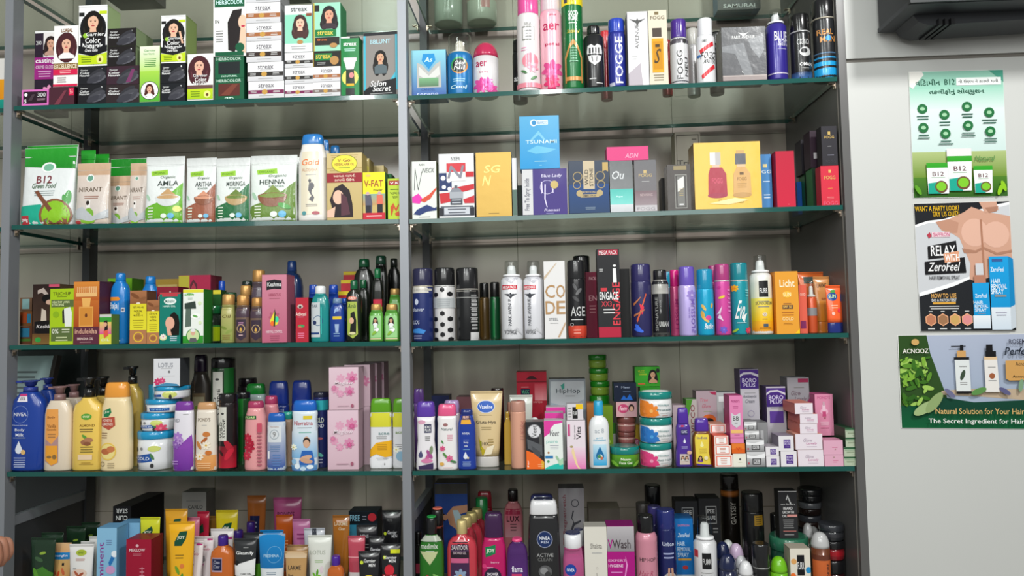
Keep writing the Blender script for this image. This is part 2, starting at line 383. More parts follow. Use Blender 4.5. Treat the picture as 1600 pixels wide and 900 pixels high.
        m2, f2 = part('collar', [(hb, r, r, 0), (hb+hc*.42, r*.95, r*.95, 0), (hb+hc*.45, r*.6, r*.6, 0)], 2, cap); f2()
        mb3 = MB(); loft(mb3, [(hb+hc*.45, r*.5, r*.5, 0), (hb+hc*.8, r*.5, r*.5, 0)], 2, lambda z: cap, 16)
        loft(mb3, [(H-hc*.5, r*.7, r*.7, 0), (H-hc*.16, r*.9, r*.9, 0), (H-hc*.08, r*1.25, r*1.25, 0), (H, r*1.15, r*1.15, 0)], 2, lambda z: cap, 20)
        L_ = a*.8; q = r*.34
        mb3.box(-L_, 0, -q, q, H-hc*.2, H-hc*.04, cap); mb3.obj('pump_head', FIN['G'], root)
    elif kind == 'tube':
        n = n or 2.2; c = .16 if c is None else c; s = .8 if s is None else s; hc = H*c
        m2, f2 = part('cap', [(0, a*s*.97, b*.95, 0), (.002, a*s, b, 0), (hc*.92, a*s*.97, b*.97, 0), (hc, a*s*.94, b*.93, 0)], 2.2, cap); f2()
        R_ = [(hc, a*s*1.0, b*.98, 0), (hc+(H-hc)*.12, a*(s*.8+.2), b, 0), (hc+(H-hc)*.35, a*(s*.6+.4), b*.86, 0), (hc+(H-hc)*.6, a*(s*.35+.65), b*.58, 0), (hc+(H-hc)*.82, a*(s*.15+.85), b*.27, 0), (H-.006, a, .0016, 0), (H-.0055, a, .0008, 0), (H, a, .0008, 0)]
        mb, fin = part('body', R_, n, body, seg=36); put_art(mb, R_, n); fin()
        mb = MB()
        for q in range(3): mb.box(-a*.98, a*.98, -.0012, -.0009, H-.005+q*.0016, H-.0042+q*.0016, tuple(v*.75 for v in body[:3])+(1,))
        mb.obj('crimped_seal', mat, root)
    elif kind == 'pouch':
        n = n or 3.2; R_ = [(0, a*.97, b*.75, 0), (.004, a*.98, b*.95, 0), (H*.12, a*.985, b, 0), (H*.35, a*.965, b*.88, 0), (H*.6, a*.965, b*.55, 0), (H*.8, a*.98, b*.2, 0), (H*.86, a*.985, .002, 0), (H*.93, a, .0012, 0), (H, a, .0008, 0)]
        mb, fin = part('body', R_, n, body, seg=40); put_art(mb, R_, n)
        if len(C) > 1:
            pass
        fin()
        mz = MB(); mz.box(-a*.95, a*.95, -.0022, -.0016, H*.875, H*.885, tuple(v*.8 for v in body[:3])+(1,)); mz.obj('zip_seal', mat, root)
    elif kind == 'jar':
        n = n or 2; c = .3 if c is None else c; s = .96 if s is None else s; hb = H*(1-c)
        R_ = [(0, a*s*.9, b*s*.9, 0), (.002, a*s*.98, b*s*.98, 0), (hb*.3, a*s, b*s, 0), (hb*.7, a*s, b*s, 0), (hb, a*s*.97, b*s*.97, 0)]
        mb, fin = part('body', R_, n, body); put_art(mb, R_, n); fin()
        m2, f2 = part('lid', [(hb, a*.98, b*.98, 0), (hb+.001, a, b, 0), (H-.002, a, b, 0), (H, a*.94, b*.94, 0)], n, cap); f2()
        mb = MB(); 
        if len(C) > 2: loft(mb, [(H, a*.8, b*.8, 0), (H+.0003, a*.8, b*.8, 0)], 2, lambda z: C[2]); mb.obj('lid_label', FIN['C'], root)
# ------------------------------------------------------------------ the setting
def flat(name, mat, x0, x1, y0, y1, z0, z1, kind='structure', parent=None, bev=0):
    mb = MB(); mb.box(x0, x1, y0, y1, z0, z1, (1, 1, 1, 1)); o = mb.obj(name, mat, parent, kind=kind if parent is None else None)
    if bev:
        m = o.modifiers.new('b', 'BEVEL'); m.width = bev; m.segments = 2; m.limit_method = 'NONE'
    return o
def tile_material():
    m, N, L, b = newmat('glazed_wall_tile')
    tc = N.new('ShaderNodeTexCoord'); sp = N.new('ShaderNodeSeparateXYZ'); L.new(tc.outputs['Object'], sp.inputs[0])
    def line(sock, positions, wd):
        acc = None
        for p in positions:
            a = N.new('ShaderNodeMath'); a.operation = 'COMPARE'; a.inputs[1].default_value = p; a.inputs[2].default_value = wd; L.new(sock, a.inputs[0])
            if acc is None: acc = a.outputs[0]
            else:
                q = N.new('ShaderNodeMath'); q.operation = 'MAXIMUM'; L.new(acc, q.inputs[0]); L.new(a.outputs[0], q.inputs[1]); acc = q.outputs[0]
        return acc
    vx = [at(x, 400, WALL)[0] for x in (-128, 109, 337, 569, 809, 1057)]
    hz = [at(820, y, WALL)[2] for y in (46, 221, 377, 536, 665, 794, 950)]
    A = line(sp.outputs[0], vx, .0009); B = line(sp.outputs[2], hz, .0009)
    mx = N.new('ShaderNodeMath'); mx.operation = 'MAXIMUM'; L.new(A, mx.inputs[0]); L.new(B, mx.inputs[1])
    n = N.new('ShaderNodeTexNoise'); n.inputs['Scale'].default_value = 2.2; n.inputs['Detail'].default_value = 5; L.new(tc.outputs['Object'], n.inputs['Vector'])
    cr = N.new('ShaderNodeValToRGB'); cr.color_ramp.elements[0].color = lin('a59990'); cr.color_ramp.elements[1].color = lin('b4a89e'); L.new(n.outputs[0], cr.inputs[0])
    mix = N.new('ShaderNodeMixRGB'); mix.inputs[2].default_value = lin('6e675a'); L.new(mx.outputs[0], mix.inputs[0]); L.new(cr.outputs[0], mix.inputs[1])
    L.new(mix.outputs[0], b.inputs['Base Color']); b.inputs['Roughness'].default_value = .2
    bp = N.new('ShaderNodeBump'); bp.inputs['Strength'].default_value = .25; bp.inputs['Distance'].default_value = -.001; L.new(mx.outputs[0], bp.inputs['Height']); L.new(bp.outputs[0], b.inputs['Normal'])
    return m
M_tile = tile_material()
M_white = plain('white_laminate', 'c6c7c4', .4, coat=.1, noise=.05, nscale=3)
M_grey = plain('grey_powder_coated_metal', '8d9096', .42, metal=.35)
M_dark = plain('dark_grey_laminate', '5b5a59', .35, noise=.1, nscale=5)
M_dkrail = plain('charcoal_metal', '3c3d40', .4, metal=.2)
M_chrome = plain('brushed_steel', 'b9ab9c', .25, metal=.9)
M_seam = plain('seam_grey', '77736c', .6)  # plain grey of the joint strips on the panels
M_floor = plain('floor_tile', '9a968e', .3)
M_edge, N_, L_, b_ = newmat('green_glass_edge')
b_.inputs['Base Color'].default_value = lin('0e5049'); b_.inputs['Roughness'].default_value = .12; b_.inputs['Coat Weight'].default_value = .6
XLB = -2.0
flat('wall_back', M_tile, -2.6, 1.0, WALL, WALL+.1, -1.46, 1.75)
flat('floor', M_floor, -2.6, 2.4, -3.2, WALL, -1.50, -1.46)
# right-hand white cupboard front with its seam, and the grey side panel of the shelving
SEAMZ = at(1460, 90, 0)[2]
flat('wall_right_upper', M_white, .972, 2.4, 0, .06, SEAMZ+.0045, 1.75, bev=.001)
flat('wall_right_lower', M_white, .972, 2.4, 0, .06, -1.46, SEAMZ-.0045, bev=.001)
flat('trim_1', M_seam, .972, 2.4, .006, .05, SEAMZ-.0045, SEAMZ+.0045)
flat('wall_right_side', M_dark, .955, .9715, .0, WALL, -1.46, 1.75)
flat('trim_2', M_seam, .9535, .955, .012, .0145, -1.46, 1.75)
# uprights: front and back posts
for nm, X in (('left', XL), ('centre', XC), ('far', XL-.93)):
    flat('trim_post_front_'+nm, M_grey, X-.0195, X, 0, .033, -1.46, 1.75, bev=.0015)
    flat('trim_post_back_'+nm, M_dkrail, X-.0195, X, .289, .3255, -1.46, 1.75, bev=.0015)
    zr = at(645, 808, 0)[2]
    flat('trim_rail_'+nm, M_grey, X-.017, X-.003, .033, .289, zr-.022, zr)
    flat('trim_side_'+nm, M_dkrail, X-.0145, X-.0055, .033, .289, -1.46, zr-.022)
flat('trim_dark_backing', M_dkrail, XL-.93, XL-.021, .340, .352, -1.46, ZS[3][0][0]-.012)
# glass shelves on steel clips
def shelf(n, bay):
    if bay == 0: x0, x1, za, zb = XL+.002, XC-.0215, *ZS[n][0]
    elif bay == 1: x0, x1, za, zb = XC+.002, XR-.003, *ZS[n][1]
    else: x0, x1, za, zb = XL-.93+.002, XL-.0215, ZS[n][0][0]-.002, ZS[n][0][0]-.004
    which = {0: 'left', 1: 'right', 2: 'far left'}[bay]
    lv = ['top', 'second', 'third', 'fourth', 'fifth', 'lowest'][n]
    r = bpy.data.objects.new('glass_shelf', None); COL.objects.link(r); r.location = ((x0+x1)/2, .004, (za+zb)/2)
    r['category'] = 'shelf'; r['label'] = 'green-edged glass shelf, %s level from the top in the %s bay' % (lv, which); r['group'] = 'glass shelves'
    hx = (x1-x0)/2; s_ = (zb-za)/2
    mb = MB(); g = (1, 1, 1, 1); y1 = DEPTH-.004
    P = lambda sx, y, t: (sx*hx, y, sx*s_-t)
    mb.quad(P(-1, .0005, 0), P(1, .0005, 0), P(1, y1-.0005, 0), P(-1, y1-.0005, 0), g); mb.quad(P(-1, y1-.0005, TH), P(1, y1-.0005, TH), P(1, .0005, TH), P(-1, .0005, TH), g)
    mb.obj('pane', GLASS, r)
    mb = MB()
    for k in (0, 1):
        ya, yb = ((0, .0006), (y1-.0006, y1))[k]
        for a, b in (((-1, ya), (1, ya)), ((1, ya), (1, yb)), ((1, yb), (-1, yb)), ((-1, yb), (-1, ya))):
            mb.quad(P(*a, TH), P(*b, TH), P(*b, 0), P(*a, 0), g)
        for t in (0, TH): mb.quad(P(-1, ya, t), P(1, ya, t), P(1, yb, t), P(-1, yb, t), g)
    for sx in (-1, 1):
        mb.quad(P(sx, 0, TH), P(sx, y1, TH), P(sx, y1, 0), P(sx, 0, 0), g)
    mb.obj('polished_edge', M_edge, r)
    for sx in (-1, 1):
        for y in (.008, .27):
            mb = MB(); e = sx*hx; i = e-sx*.014
            zz = sx*s_-TH
            mb.box(min(e, i), max(e, i), y, y+.011, zz-.0022, zz-.0002, g)
            mb.box(min(e, e-sx*.0022), max(e, e-sx*.0022), y, y+.011, zz-.0135, zz-.0022, g)
            mb.box(min(e-sx*.0022, e-sx*.006), max(e-sx*.0022, e-sx*.006), y+.003, y+.008, zz-.0065, zz-.0022, g)
            mb.obj('support_clip', M_chrome, r)
for n in range(6):
    for bay in (0, 1, 2): shelf(n, bay)
# ------------------------------------------------------------------ products, shelf by shelf
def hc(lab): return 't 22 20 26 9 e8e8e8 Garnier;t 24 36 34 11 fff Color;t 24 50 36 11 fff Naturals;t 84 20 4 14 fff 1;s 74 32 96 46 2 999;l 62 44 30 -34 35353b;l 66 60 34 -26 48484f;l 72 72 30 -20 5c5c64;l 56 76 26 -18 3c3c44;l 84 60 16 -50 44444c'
# ---- top-left bay: hair colour boxes
I('1 box 34 76 140 d=.004 q=.03', 'df72c2,c04a9c', 'hair_colour_box', 'small pink-rimmed black hair product box lying at the left end of the upper left shelf', 'r 6 12 94 88 2a1a26;t 74 34 30 26 ddd 300;s 52 56 92 70 2 b9a;e 16 32 6 6 fff;t 14 74 8 24 fff 5;p 4a3a44 24 70 40 30 50 30 38 70')
I('1 box 77 116 136 d=.004 q=.05 id=mar', '4a2632,2d161f', 'hair_colour_box', 'dark maroon glossy box lying under the tall box of the woman with a burgundy fringe', 'r 78 6 98 50 d8234f;p 7a3a48 20 100 60 20 70 20 40 100;t 88 28 12 24 fcc 3.6')
I('^mar box 84 122 40 q=.045', 'f4f2f0,cfc8c0', 'hair_colour_box', 'tall white box with a woman with a burgundy fringe, on the dark maroon box', 'e 52 36 44 62 4a2228;F 52 30 25 4a2228 e6b49a f2f0ee 2.4;t 54 8 46 6 8a5a30 LOREAL;r 0 62 100 72 8a6a3a;t 50 67 92 7 f6ead0 EXCELLENCE;r 0 72 100 81 d8234f;s 20 73 80 79 2 fcc;s 10 84 60 94 3 9a8a8a;r 0 96 100 100 d8234f')
I('1 box 54 86 48 d=.056 q=.05', '2c2030,9a8a98', 'hair_colour_box', 'navy and magenta box with a woman in its right half, behind the pink-rimmed box', 'r 0 0 100 3 eee;r 42 3 100 34 e9e4e2;F 78 16 24 2a1c1c e0ac90 c9a090 2.4;t 20 15 26 5 ddd 200;r 0 33 100 60 a02a84;t 52 38 92 7 fff casting;t 50 45 86 4 e6c6de CREME GLOSS;s 10 49 90 58 3 e6b6da;f 72 76 34 f0a0c8 f6d0e4')
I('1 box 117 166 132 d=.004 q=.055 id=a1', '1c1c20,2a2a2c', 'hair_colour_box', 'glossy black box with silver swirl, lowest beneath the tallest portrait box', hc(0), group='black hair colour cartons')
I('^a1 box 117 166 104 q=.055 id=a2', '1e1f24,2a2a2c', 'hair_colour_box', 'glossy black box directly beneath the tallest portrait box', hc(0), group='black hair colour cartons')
tall = 'e 50 38 46 56 17171b;r 6 52 94 76 17171b;F 50 27 25 17130f e8b99c 1a1718 2.7;r 0 0 100 3 f6f6f6;r 72 10 98 15 c8dc28;r 2 12 20 18 222;e 24 50 8 8 9aca3c;t 58 48 62 6 f2f2f2 Garnier;t 50 58 52 9 fff Color;t 50 67 70 9 fff Naturals;p 15161a 0 66 50 72 100 66 100 76 50 84 0 78;i 46 74 44 5 fff Creme Riche;p c4dc1e 0 80 50 84 100 78 100 97 0 97;s 6 84 52 95 3 6a8a10;e 76 89 12 15 e6e88a;e 76 90 5 6 6a4020'
I('^a2 box 123 168 8 q=.05', '16161a,a8bd8a,e8e8e8', 'hair_colour_box', 'tallest white, black and lime box with a dark-haired smiling woman at upper left', 'r 0 0 100 100 f4f4f4;'+tall, group='portrait hair colour boxes')
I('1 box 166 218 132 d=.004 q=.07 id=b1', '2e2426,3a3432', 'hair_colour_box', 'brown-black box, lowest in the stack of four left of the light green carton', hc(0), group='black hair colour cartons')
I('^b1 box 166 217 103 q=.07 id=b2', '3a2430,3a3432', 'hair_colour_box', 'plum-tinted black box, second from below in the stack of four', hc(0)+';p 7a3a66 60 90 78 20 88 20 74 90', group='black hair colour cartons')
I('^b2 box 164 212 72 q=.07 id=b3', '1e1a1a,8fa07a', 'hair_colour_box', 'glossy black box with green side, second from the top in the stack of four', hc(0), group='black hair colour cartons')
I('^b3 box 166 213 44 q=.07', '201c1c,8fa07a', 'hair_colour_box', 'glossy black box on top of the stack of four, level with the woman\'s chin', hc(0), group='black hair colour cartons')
I('1 box 218 249.5 72 d=.004 q=.04', 'cfe6a4,9ab86a', 'hair_colour_box', 'slim light green carton with a round portrait near its foot', 'g 0 0 100 45 eef4e0 bfe27c;g 0 45 100 100 a9d84e 4fae35;t 50 8 60 4 3a8a3a Garnier;t 46 14 56 3.5 6a9a5a Color Naturals;s 12 22 92 38 5 4a8a3a;e 50 80 46 46 fff;o 50 80 46 3 222;F 50 77 17 4a1f1a e4b298 f2f2f2 2.1')
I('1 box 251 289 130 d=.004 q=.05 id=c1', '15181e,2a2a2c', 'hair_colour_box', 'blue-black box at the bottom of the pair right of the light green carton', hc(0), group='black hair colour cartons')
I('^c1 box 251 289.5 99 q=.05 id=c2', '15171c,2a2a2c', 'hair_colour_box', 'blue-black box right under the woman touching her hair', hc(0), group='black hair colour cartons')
I('^c2 box 252 290.5 24 q=.05', '16161a,8ba060,e8e8e8', 'hair_colour_box', 'portrait box of a dark-haired woman raising one arm, standing on two black boxes', 'r 0 0 100 100 f4f4f4;'+tall+';p e8b99c 72 34 80 34 92 60 84 60', group='portrait hair colour boxes')
I('1 box 293 333 84 d=.004 q=.05', 'f0eeec,c8c4c0', 'hair_colour_box', 'box with a woman with wavy dark red hair, left of the green and white cartons', 'e 46 36 44 58 4a1e26;F 46 26 25 4a1e26 e6b49c 4a1e26 2.6;t 50 47 56 6 f2f2f2 Garnier;t 52 56 46 9 fff Color;t 52 64 60 8 fff Naturals;r 0 68 100 76 6a4a44;g 0 76 100 98 c4dc1e a8cc1a;s 8 80 55 94 3 6a8a10;e 78 88 13 14 e6e88a;e 78 89 5 6 6a4020', group='portrait hair colour boxes')
I('1 box 336 381 122 d=.004 q=.06 id=h1', '0f5a3a,0b4a30', 'hair_colour_box', 'green carton with a red-brown hair swatch, lowest in its column', 't 48 12 84 13 cfe6d8 HERBCOLOR;r 12 26 86 84 5e2a24;p 7a3e30 20 80 60 30 80 30 50 80;t 50 93 34 7 dfe 4R', group='green hair colour cartons')
I('^h1 box 336 381 88 q=.06 id=h2', '0f5a3a,0b4a30', 'hair_colour_box', 'green carton with a black hair swatch in the middle of its column', 't 48 12 84 13 cfe6d8 HERBCOLOR;r 12 26 86 82 1a2224;t 50 92 54 8 dfe 1N NATURAL', group='green hair colour cartons')
I('^h2 box 333 384 -6 q=.06', 'f2f2f0,d8d8d4', 'hair_colour_box', 'large white box with a woman in profile under a deep green band', 'r 4 0 96 18 0f5a3a;t 50 10 82 7 dff HERBCOLOR;p 20191a 88 22 60 24 44 44 46 90 66 94 84 70 84 44;e 91 44 14 22 efc5aa;p efc5aa 84 55 100 55 100 96 78 92;e 92 51 6 3 c02848;t 12 42 12 6 222 1N;s 4 56 34 78 5 888;e 82 86 14 14 0f5a3a;r 6 93 94 100 0f5a3a', group='green hair colour cartons')
def sx(c): return 'g 0 0 100 100 f2f1f2 cfced2;t 50 26 44 22 555059 streax;s 30 38 70 44 1 999;r 0 52 100 74 %s;e 46 63 8 7 c89a4a;s 4 56 26 70 2 ddd;s 66 56 92 70 2 ddd;s 20 82 80 92 1 aaa' % c
SXM = [('388 444 127 id=s1', '7a1f52', 'white hair colour carton with a magenta band, bottom of the tallest white column'), ('387 443 97 id=s2', '2c2826', 'white carton with a black band, second from the foot of the tallest white column'),
       ('385 440 64 id=s3', '33241f', 'white carton with a dark brown band, third in the tallest white column'), ('385 440 36 id=s4', 'a8683c', 'white hair colour carton with a copper band, second in the tallest white column'),
       ('383 438 4 id=s5', 'a8683c', 'white hair colour carton with a copper band, near the top of the tallest white column'), ('384 438 -22 id=s6', 'a8683c', 'white hair colour carton cut by the top edge of the photo')]
for i, (p, c, l) in enumerate(SXM): I(('1' if i == 0 else '^s%d' % i)+' box '+p+(' d=.004' if i == 0 else '')+' q=.06', 'ececee,9a9a9e', 'hair_colour_box', l, sx(c), 'white banded hair colour cartons')
for i, (p, c, l) in enumerate([('445 489 131 id=e1', '7a1f52', 'white carton with magenta band at the foot of the second white column'), ('445 489 106 id=e2', '2c2826', 'white carton with black band, middle of the second white column'), ('445 489 82 id=e3', '2c2826', 'white carton with black band just under the brown-haired woman\'s box')]):
    I(('1' if i == 0 else '^e%d' % i)+' box '+p+(' d=.004' if i == 0 else '')+' q=.05', 'ececee,a8a8ac', 'hair_colour_box', l, sx(c), 'white banded hair colour cartons')
I('^e3 box 445 488 8 q=.05', 'e8eeee,b8b8bc', 'hair_colour_box', 'white and mint box with a long brown-haired woman, top of the second white column', 'r 0 20 100 82 8fd8bc;t 52 9 60 9 555 streax;F 56 38 20 3e2422 ecc0a6 4a2c28 2.7;r 78 18 98 24 8a4a30;r 0 82 100 100 eceff0;s 16 86 84 96 2 999;e 56 79 11 8 b88a50')
for i, (p, c, l) in enumerate([('489 532 128 id=f1', '7a6a64', 'white carton with grey-brown band at the foot of the third white column'), ('489 532 104 id=f2', 'a8683c', 'white carton with copper band in the third white column')]):
    I(('1' if i == 0 else '^f%d' % i)+' box '+p+(' d=.004' if i == 0 else '')+' q=.05', 'ececee,a8a8ac', 'hair_colour_box', l, sx(c), 'white banded hair colour cartons')
I('^f2 box 489 532 80 q=.05 id=f3', '1c1a18,c9a21c', 'hair_colour_box', 'small black and green carton with a gold rim between white cartons and a portrait', 'r 0 0 3 100 c9a21c;r 8 14 70 60 157a3c;t 38 34 54 30 e8c84a streax;e 78 62 16 16 b98a50;s 10 70 50 90 2 999')
I('^f3 box 490 532 4 q=.05', '9fdcc0,3a8a5a', 'hair_colour_box', 'mint box with a black-haired smiling woman, top of the third white column', 'r 0 0 4 100 c9b23c;r 4 5 22 18 222;F 58 25 22 1c1618 dca184 3a2c34 2.4;r 6 56 84 70 157a3c;t 44 63 58 9 e8d25a streax;r 6 72 96 88 2a221e;t 32 77 36 4 e8762c Shine;e 74 89 14 9 b98a50')
I('1 box 533 561 57 d=.004 q=.035', '12803e,0c6a32', 'hair_colour_box', 'slim bright green carton picturing a tube in a yellow disc', 'r 0 0 50 3 ddd;r 50 0 100 3 222;t 50 13 72 6 fff streax;s 10 20 90 26 2 cfe;r 14 36 86 42 eee;p e6e6e6 18 42 82 42 70 56 30 56;e 50 70 46 46 e8dc6a;p 1c2a1c 28 56 72 56 76 82 26 82;r 30 80 72 84 e0b020;e 58 66 14 16 d88;r 26 88 74 100 222')
I('1 box 568 622 50 d=.012 q=.02 y=-4', '8f8a86,3ab0c8', 'hair_colour_box', 'grey box with turquoise edges and a straight-haired woman, last before the centre post', 'r 0 0 100 5 23262a;r 0 5 7 92 48b8d0;r 94 5 100 92 48b8d0;t 50 15 60 7 b8e4f0 BBLUNT;F 50 40 14 15110f d8a888 5c6a70 3.4;p 48b8d0 76 78 94 64 94 72 78 88;p 16181a 0 92 30 80 96 74 96 100 0 100;i 44 81 46 9 f2f2f2 Salon;i 54 89 52 9 f2f2f2 Secret;s 10 95 94 99 1 999')
# ---- top-right bay: air fresheners, deodorants
I('1 box 643 697 78 d=.03 q=.04', '5aa8cc,3a7aa8', 'air_freshener_box', 'blue box with a silver window and teal drop badge, at the centre post', 'g 0 0 100 100 8fd0de 3a5aa8;p b8b8b4 16 26 30 30 50 46 70 30 84 24 86 78 16 78;p d8d8d4 22 34 50 54 80 34 82 52 50 66 22 52;g 22 58 78 76 7ab080 58785c;p 1f8fd0 34 8 66 8 70 22 50 40 30 22;i 50 20 22 10 dff As;t 48 82 40 5 334a90 CANOEL;t 46 93 62 8 c0d0ee serene')
I('1 can 699 739 57 d=.012 c=.31 k=clear', '1572b0,e6e0d2', 'air_freshener_can', 'blue aerosol can with a clear cap and a dark round emblem', 'e 52 33 32 32 e88a3a;e 50 31 30 30 3aa05a;e 52 33 27 27 26262c;i 52 27 36 9 eee Odo;i 52 38 40 9 eee Nil;s 20 62 80 72 2 9ce;i 48 82 60 8 dff Cool')
I('1 dome 739.5 779 68 d=.012 c=.3', 'e4e0e2,b82a52', 'air_freshener_can', 'squat white can with a crimson domed cap and pink flowers', 't 36 22 44 14 b02a5a aer;t 46 44 36 7 c87a94 berry;f 34 78 30 e04a9c e04a9c;f 74 88 22 e04a9c d03a8c;f 60 72 20 e85aa8 c03088')
I('1 can 808 844 -4 d=.006 c=.2', 'e6e2e2,e0549a', 'air_freshener_can', 'tall white aerosol can with a bright pink cap and a rose', 'r 24 18 76 36 8a8a86;r 27 20 73 34 e8e4e4;s 30 22 70 33 3 888;t 50 15 30 4 8a8a86 BRIA;s 14 44 50 50 2 d8a;e 56 62 34 34 e88a9a;f 66 70 24 f2a0b0 d86a80;l 30 76 14 30 4a7a4a;l 70 84 14 -30 4a7a4a;r 0 90 100 96 e88a9a')
I('1 can 843.5 878 -14 d=.006 c=.22', 'f0b4c2,d8c8cc', 'air_freshener_can', 'tall pale pink aerosol can with a frosted cap and a large rose', 't 52 22 74 9 c0285a aer;t 54 44 64 5 c0285a petal;i 60 7 30 3 c0285a godrej;f 52 76 46 d84a8a c8306a;f 48 80 26 e86aa0 d84a8a;f 50 92 34 d8306a c02850')
I('1 can 877 911 -30 d=.006 c=.12', '0e6a34,0c5a2c', 'air_freshener_can', 'tall dark green aerosol can with a yellow band near its top', 'r 0 6 100 15 f0d820;t 50 10 34 5 c86a20 FREE;r 12 8 26 13 445;t 52 24 48 5 eee GOOD;t 52 29 46 5 eee HOME;s 26 33 76 35 1 dfd;i 52 42 56 4 c8b848 Sandalwood;p c08a4a 12 94 12 68 30 56 50 50 72 56 90 68 90 94 84 94 84 70 70 60 50 55 32 60 18 70 18 94;s 30 58 72 74 6 7ab090;r 14 88 90 92 c08a4a')
I('1 can 912 944 42 d=.006 c=.14 s=.62', '1f2022,141414', 'deodorant_can', 'black deodorant can with a white football crest', 'p e0e0e0 18 24 34 22 50 26 66 22 84 24 88 36 78 52 50 60 24 52 14 36;p 2a2a2c 24 28 46 28 46 38 24 38;r 32 26 38 40 e8e8e8;p 2a2a2c 54 28 60 28 60 38 54 38;p 2a2a2c 68 28 74 28 74 38 68 38;r 18 39 84 42 2a2a2c;p 2a2a2c 34 44 40 44 42 54 38 53;p 2a2a2c 60 44 66 44 62 53 58 54;s 20 82 60 86 1 ccc;s 50 90 92 94 1 ccc')
I('1 can 950 978 32 d=.006 c=.2', '26308e,2a44b4', 'deodorant_can', 'royal blue deodorant can with large white lettering running up it', 'v 56 52 42 84 e8ecf4 FOGGE;r 4 92 30 98 ccd')
I('1 box 981 1013 18 d=.004 q=.045', 'd8d6d8,55565c', 'perfume_box', 'silver foil box with a winged emblem, beside a cream box', 'g 0 0 100 100 cfcdd0 f2f0f4;p 555 10 10 44 12 50 9 56 12 90 10 56 16 50 20 44 16;v 46 34 18 34 777 AVENUE;p fff 10 100 60 40 90 60 70 100;s 16 60 50 66 2 bbb;p b8b0b8 0 84 60 70 70 100 0 100', )
I('1 box 1014 1043 16 d=.004 q=.03', 'd9d0bc,a8a08c', 'perfume_box', 'cream box picturing an amber perfume spray, beside the silver foil box', 'r 34 2 56 6 7a6a4a;t 50 10 76 5 6a5e48 FOGG;r 20 24 70 36 4a4038;r 16 38 78 84 e0a020;r 22 42 72 80 c88a10;r 34 46 58 50 4a3a20;i 46 62 26 20 4a3a20 S;s 14 86 84 96 3 8a7e66')
I('1 can 1047 1075 33 d=.006 c=.28 s=.86', 'd6d6d8,4a2c8c', 'deodorant_can', 'white deodorant can with a purple cap, between the cream box and the red-slashed can', 'r 0 0 100 14 55505a;r 0 93 100 100 3a3a44;v 44 60 34 60 222 FOGG;v 82 64 18 40 333 NEU;e 74 10 9 14 333', )
I('1 can 1088 1117 31 d=.006 c=.26 s=.78', 'e8e8ea,e4e4e6', 'deodorant_can', 'white deodorant can with two red brush slashes and dark lettering', 'r 24 12 46 17 666;p d8303a 10 32 80 16 84 24 14 40;i 54 44 74 14 333 FOGG;i 60 56 62 10 444 MASTER;p d8303a 16 84 84 62 88 70 20 92;e 8 44 8 8 2a6ab0')
I('1 box 1128 1197 42 d=.004 q=.05 m=W', '55565a,3c3d40', 'perfume_box', 'cellophane-wrapped dark grey perfume box with a winged mark', 'g 0 0 100 100 6a6b6e 58585c;p e0e0e0 38 10 50 13 62 10 52 17 50 18 48 17;t 50 19 52 6 ddd PARK AVENUE;t 54 83 20 6 eee OUD;p 808286 0 36 50 30 70 92 50 92 30 50 0 46;p 8a8c90 60 24 94 16 96 44 84 60 66 40;r 0 90 100 92 b8aca8;r 0 92 100 100 9a8e8c')
I('1 can 1197 1229 17 d=.006 c=.2 s=.62 k=clear', '33288a,e8e8ea', 'deodorant_can', 'violet-blue deodorant can with a white top, right of the wrapped grey box', 't 60 25 66 16 e8e8f0 BLUE;t 66 35 44 5 ccd FOR;t 66 40 50 4 ccd MEN;s 34 46 90 49 1 aac;r 0 88 100 90 b8b0c8')
I('1 can 1234 1266 25 d=.006 c=.28 s=.94', '1c1d1f,121212,b8b8b8', 'deodorant_can', 'black deodorant can with a silver collar and a horned badge', 't 50 23 58 12 b8b8b8 CIGNO;e 58 44 28 24 c8c8c8;e 52 42 17 12 1c1d1f;t 60 70 62 7 e8e8e8 OMAN;s 30 77 80 82 2 999;g 0 86 100 100 1c2d4f 3a6aa8', )
I('1 can 1269 1306 3 d=.006 c=.25 s=.97', '222326,18181a,b8b0a0', 'deodorant_can', 'tallest black deodorant can with blue waves at its foot, by the side panel', 't 40 24 62 9 c88a4a REAL;t 48 36 60 10 c88a4a MAN;e 50 35 12 12 2a8ac8;r 0 58 100 60 4a6a8a;r 0 65 100 68 2a8ac0;r 0 73 100 80 1a9ad8;r 0 84 100 100 1a9ad8')
# second row on the same shelf
I('1 can 801 824 64 d=.08 c=.2', '18181a,141414', 'deodorant_can', 'dark can half hidden left behind the tall white and pink aerosol', 't 40 56 60 8 ddd axe')
I('1 can 938 956 50 d=.09 c=.25', 'b02a3a,c8323c', 'deodorant_can', 'red can peeping out between the crest can and the royal blue can')
I('1 can 1034 1050 64 d=.08 c=.2', 'b8303a,a82a34', 'deodorant_can', 'red can peeping out left behind the purple-capped white can')
I('1 can 1073 1093 46 d=.09 c=.25', 'c8c6c8,b8b6b0', 'deodorant_can', 'pale grey can standing behind the two white lettered cans')
I('1 can 1108 1130 52 d=.08 c=.2', '1a1a1c,101010', 'deodorant_can', 'black can standing behind, left of the wrapped grey perfume box')
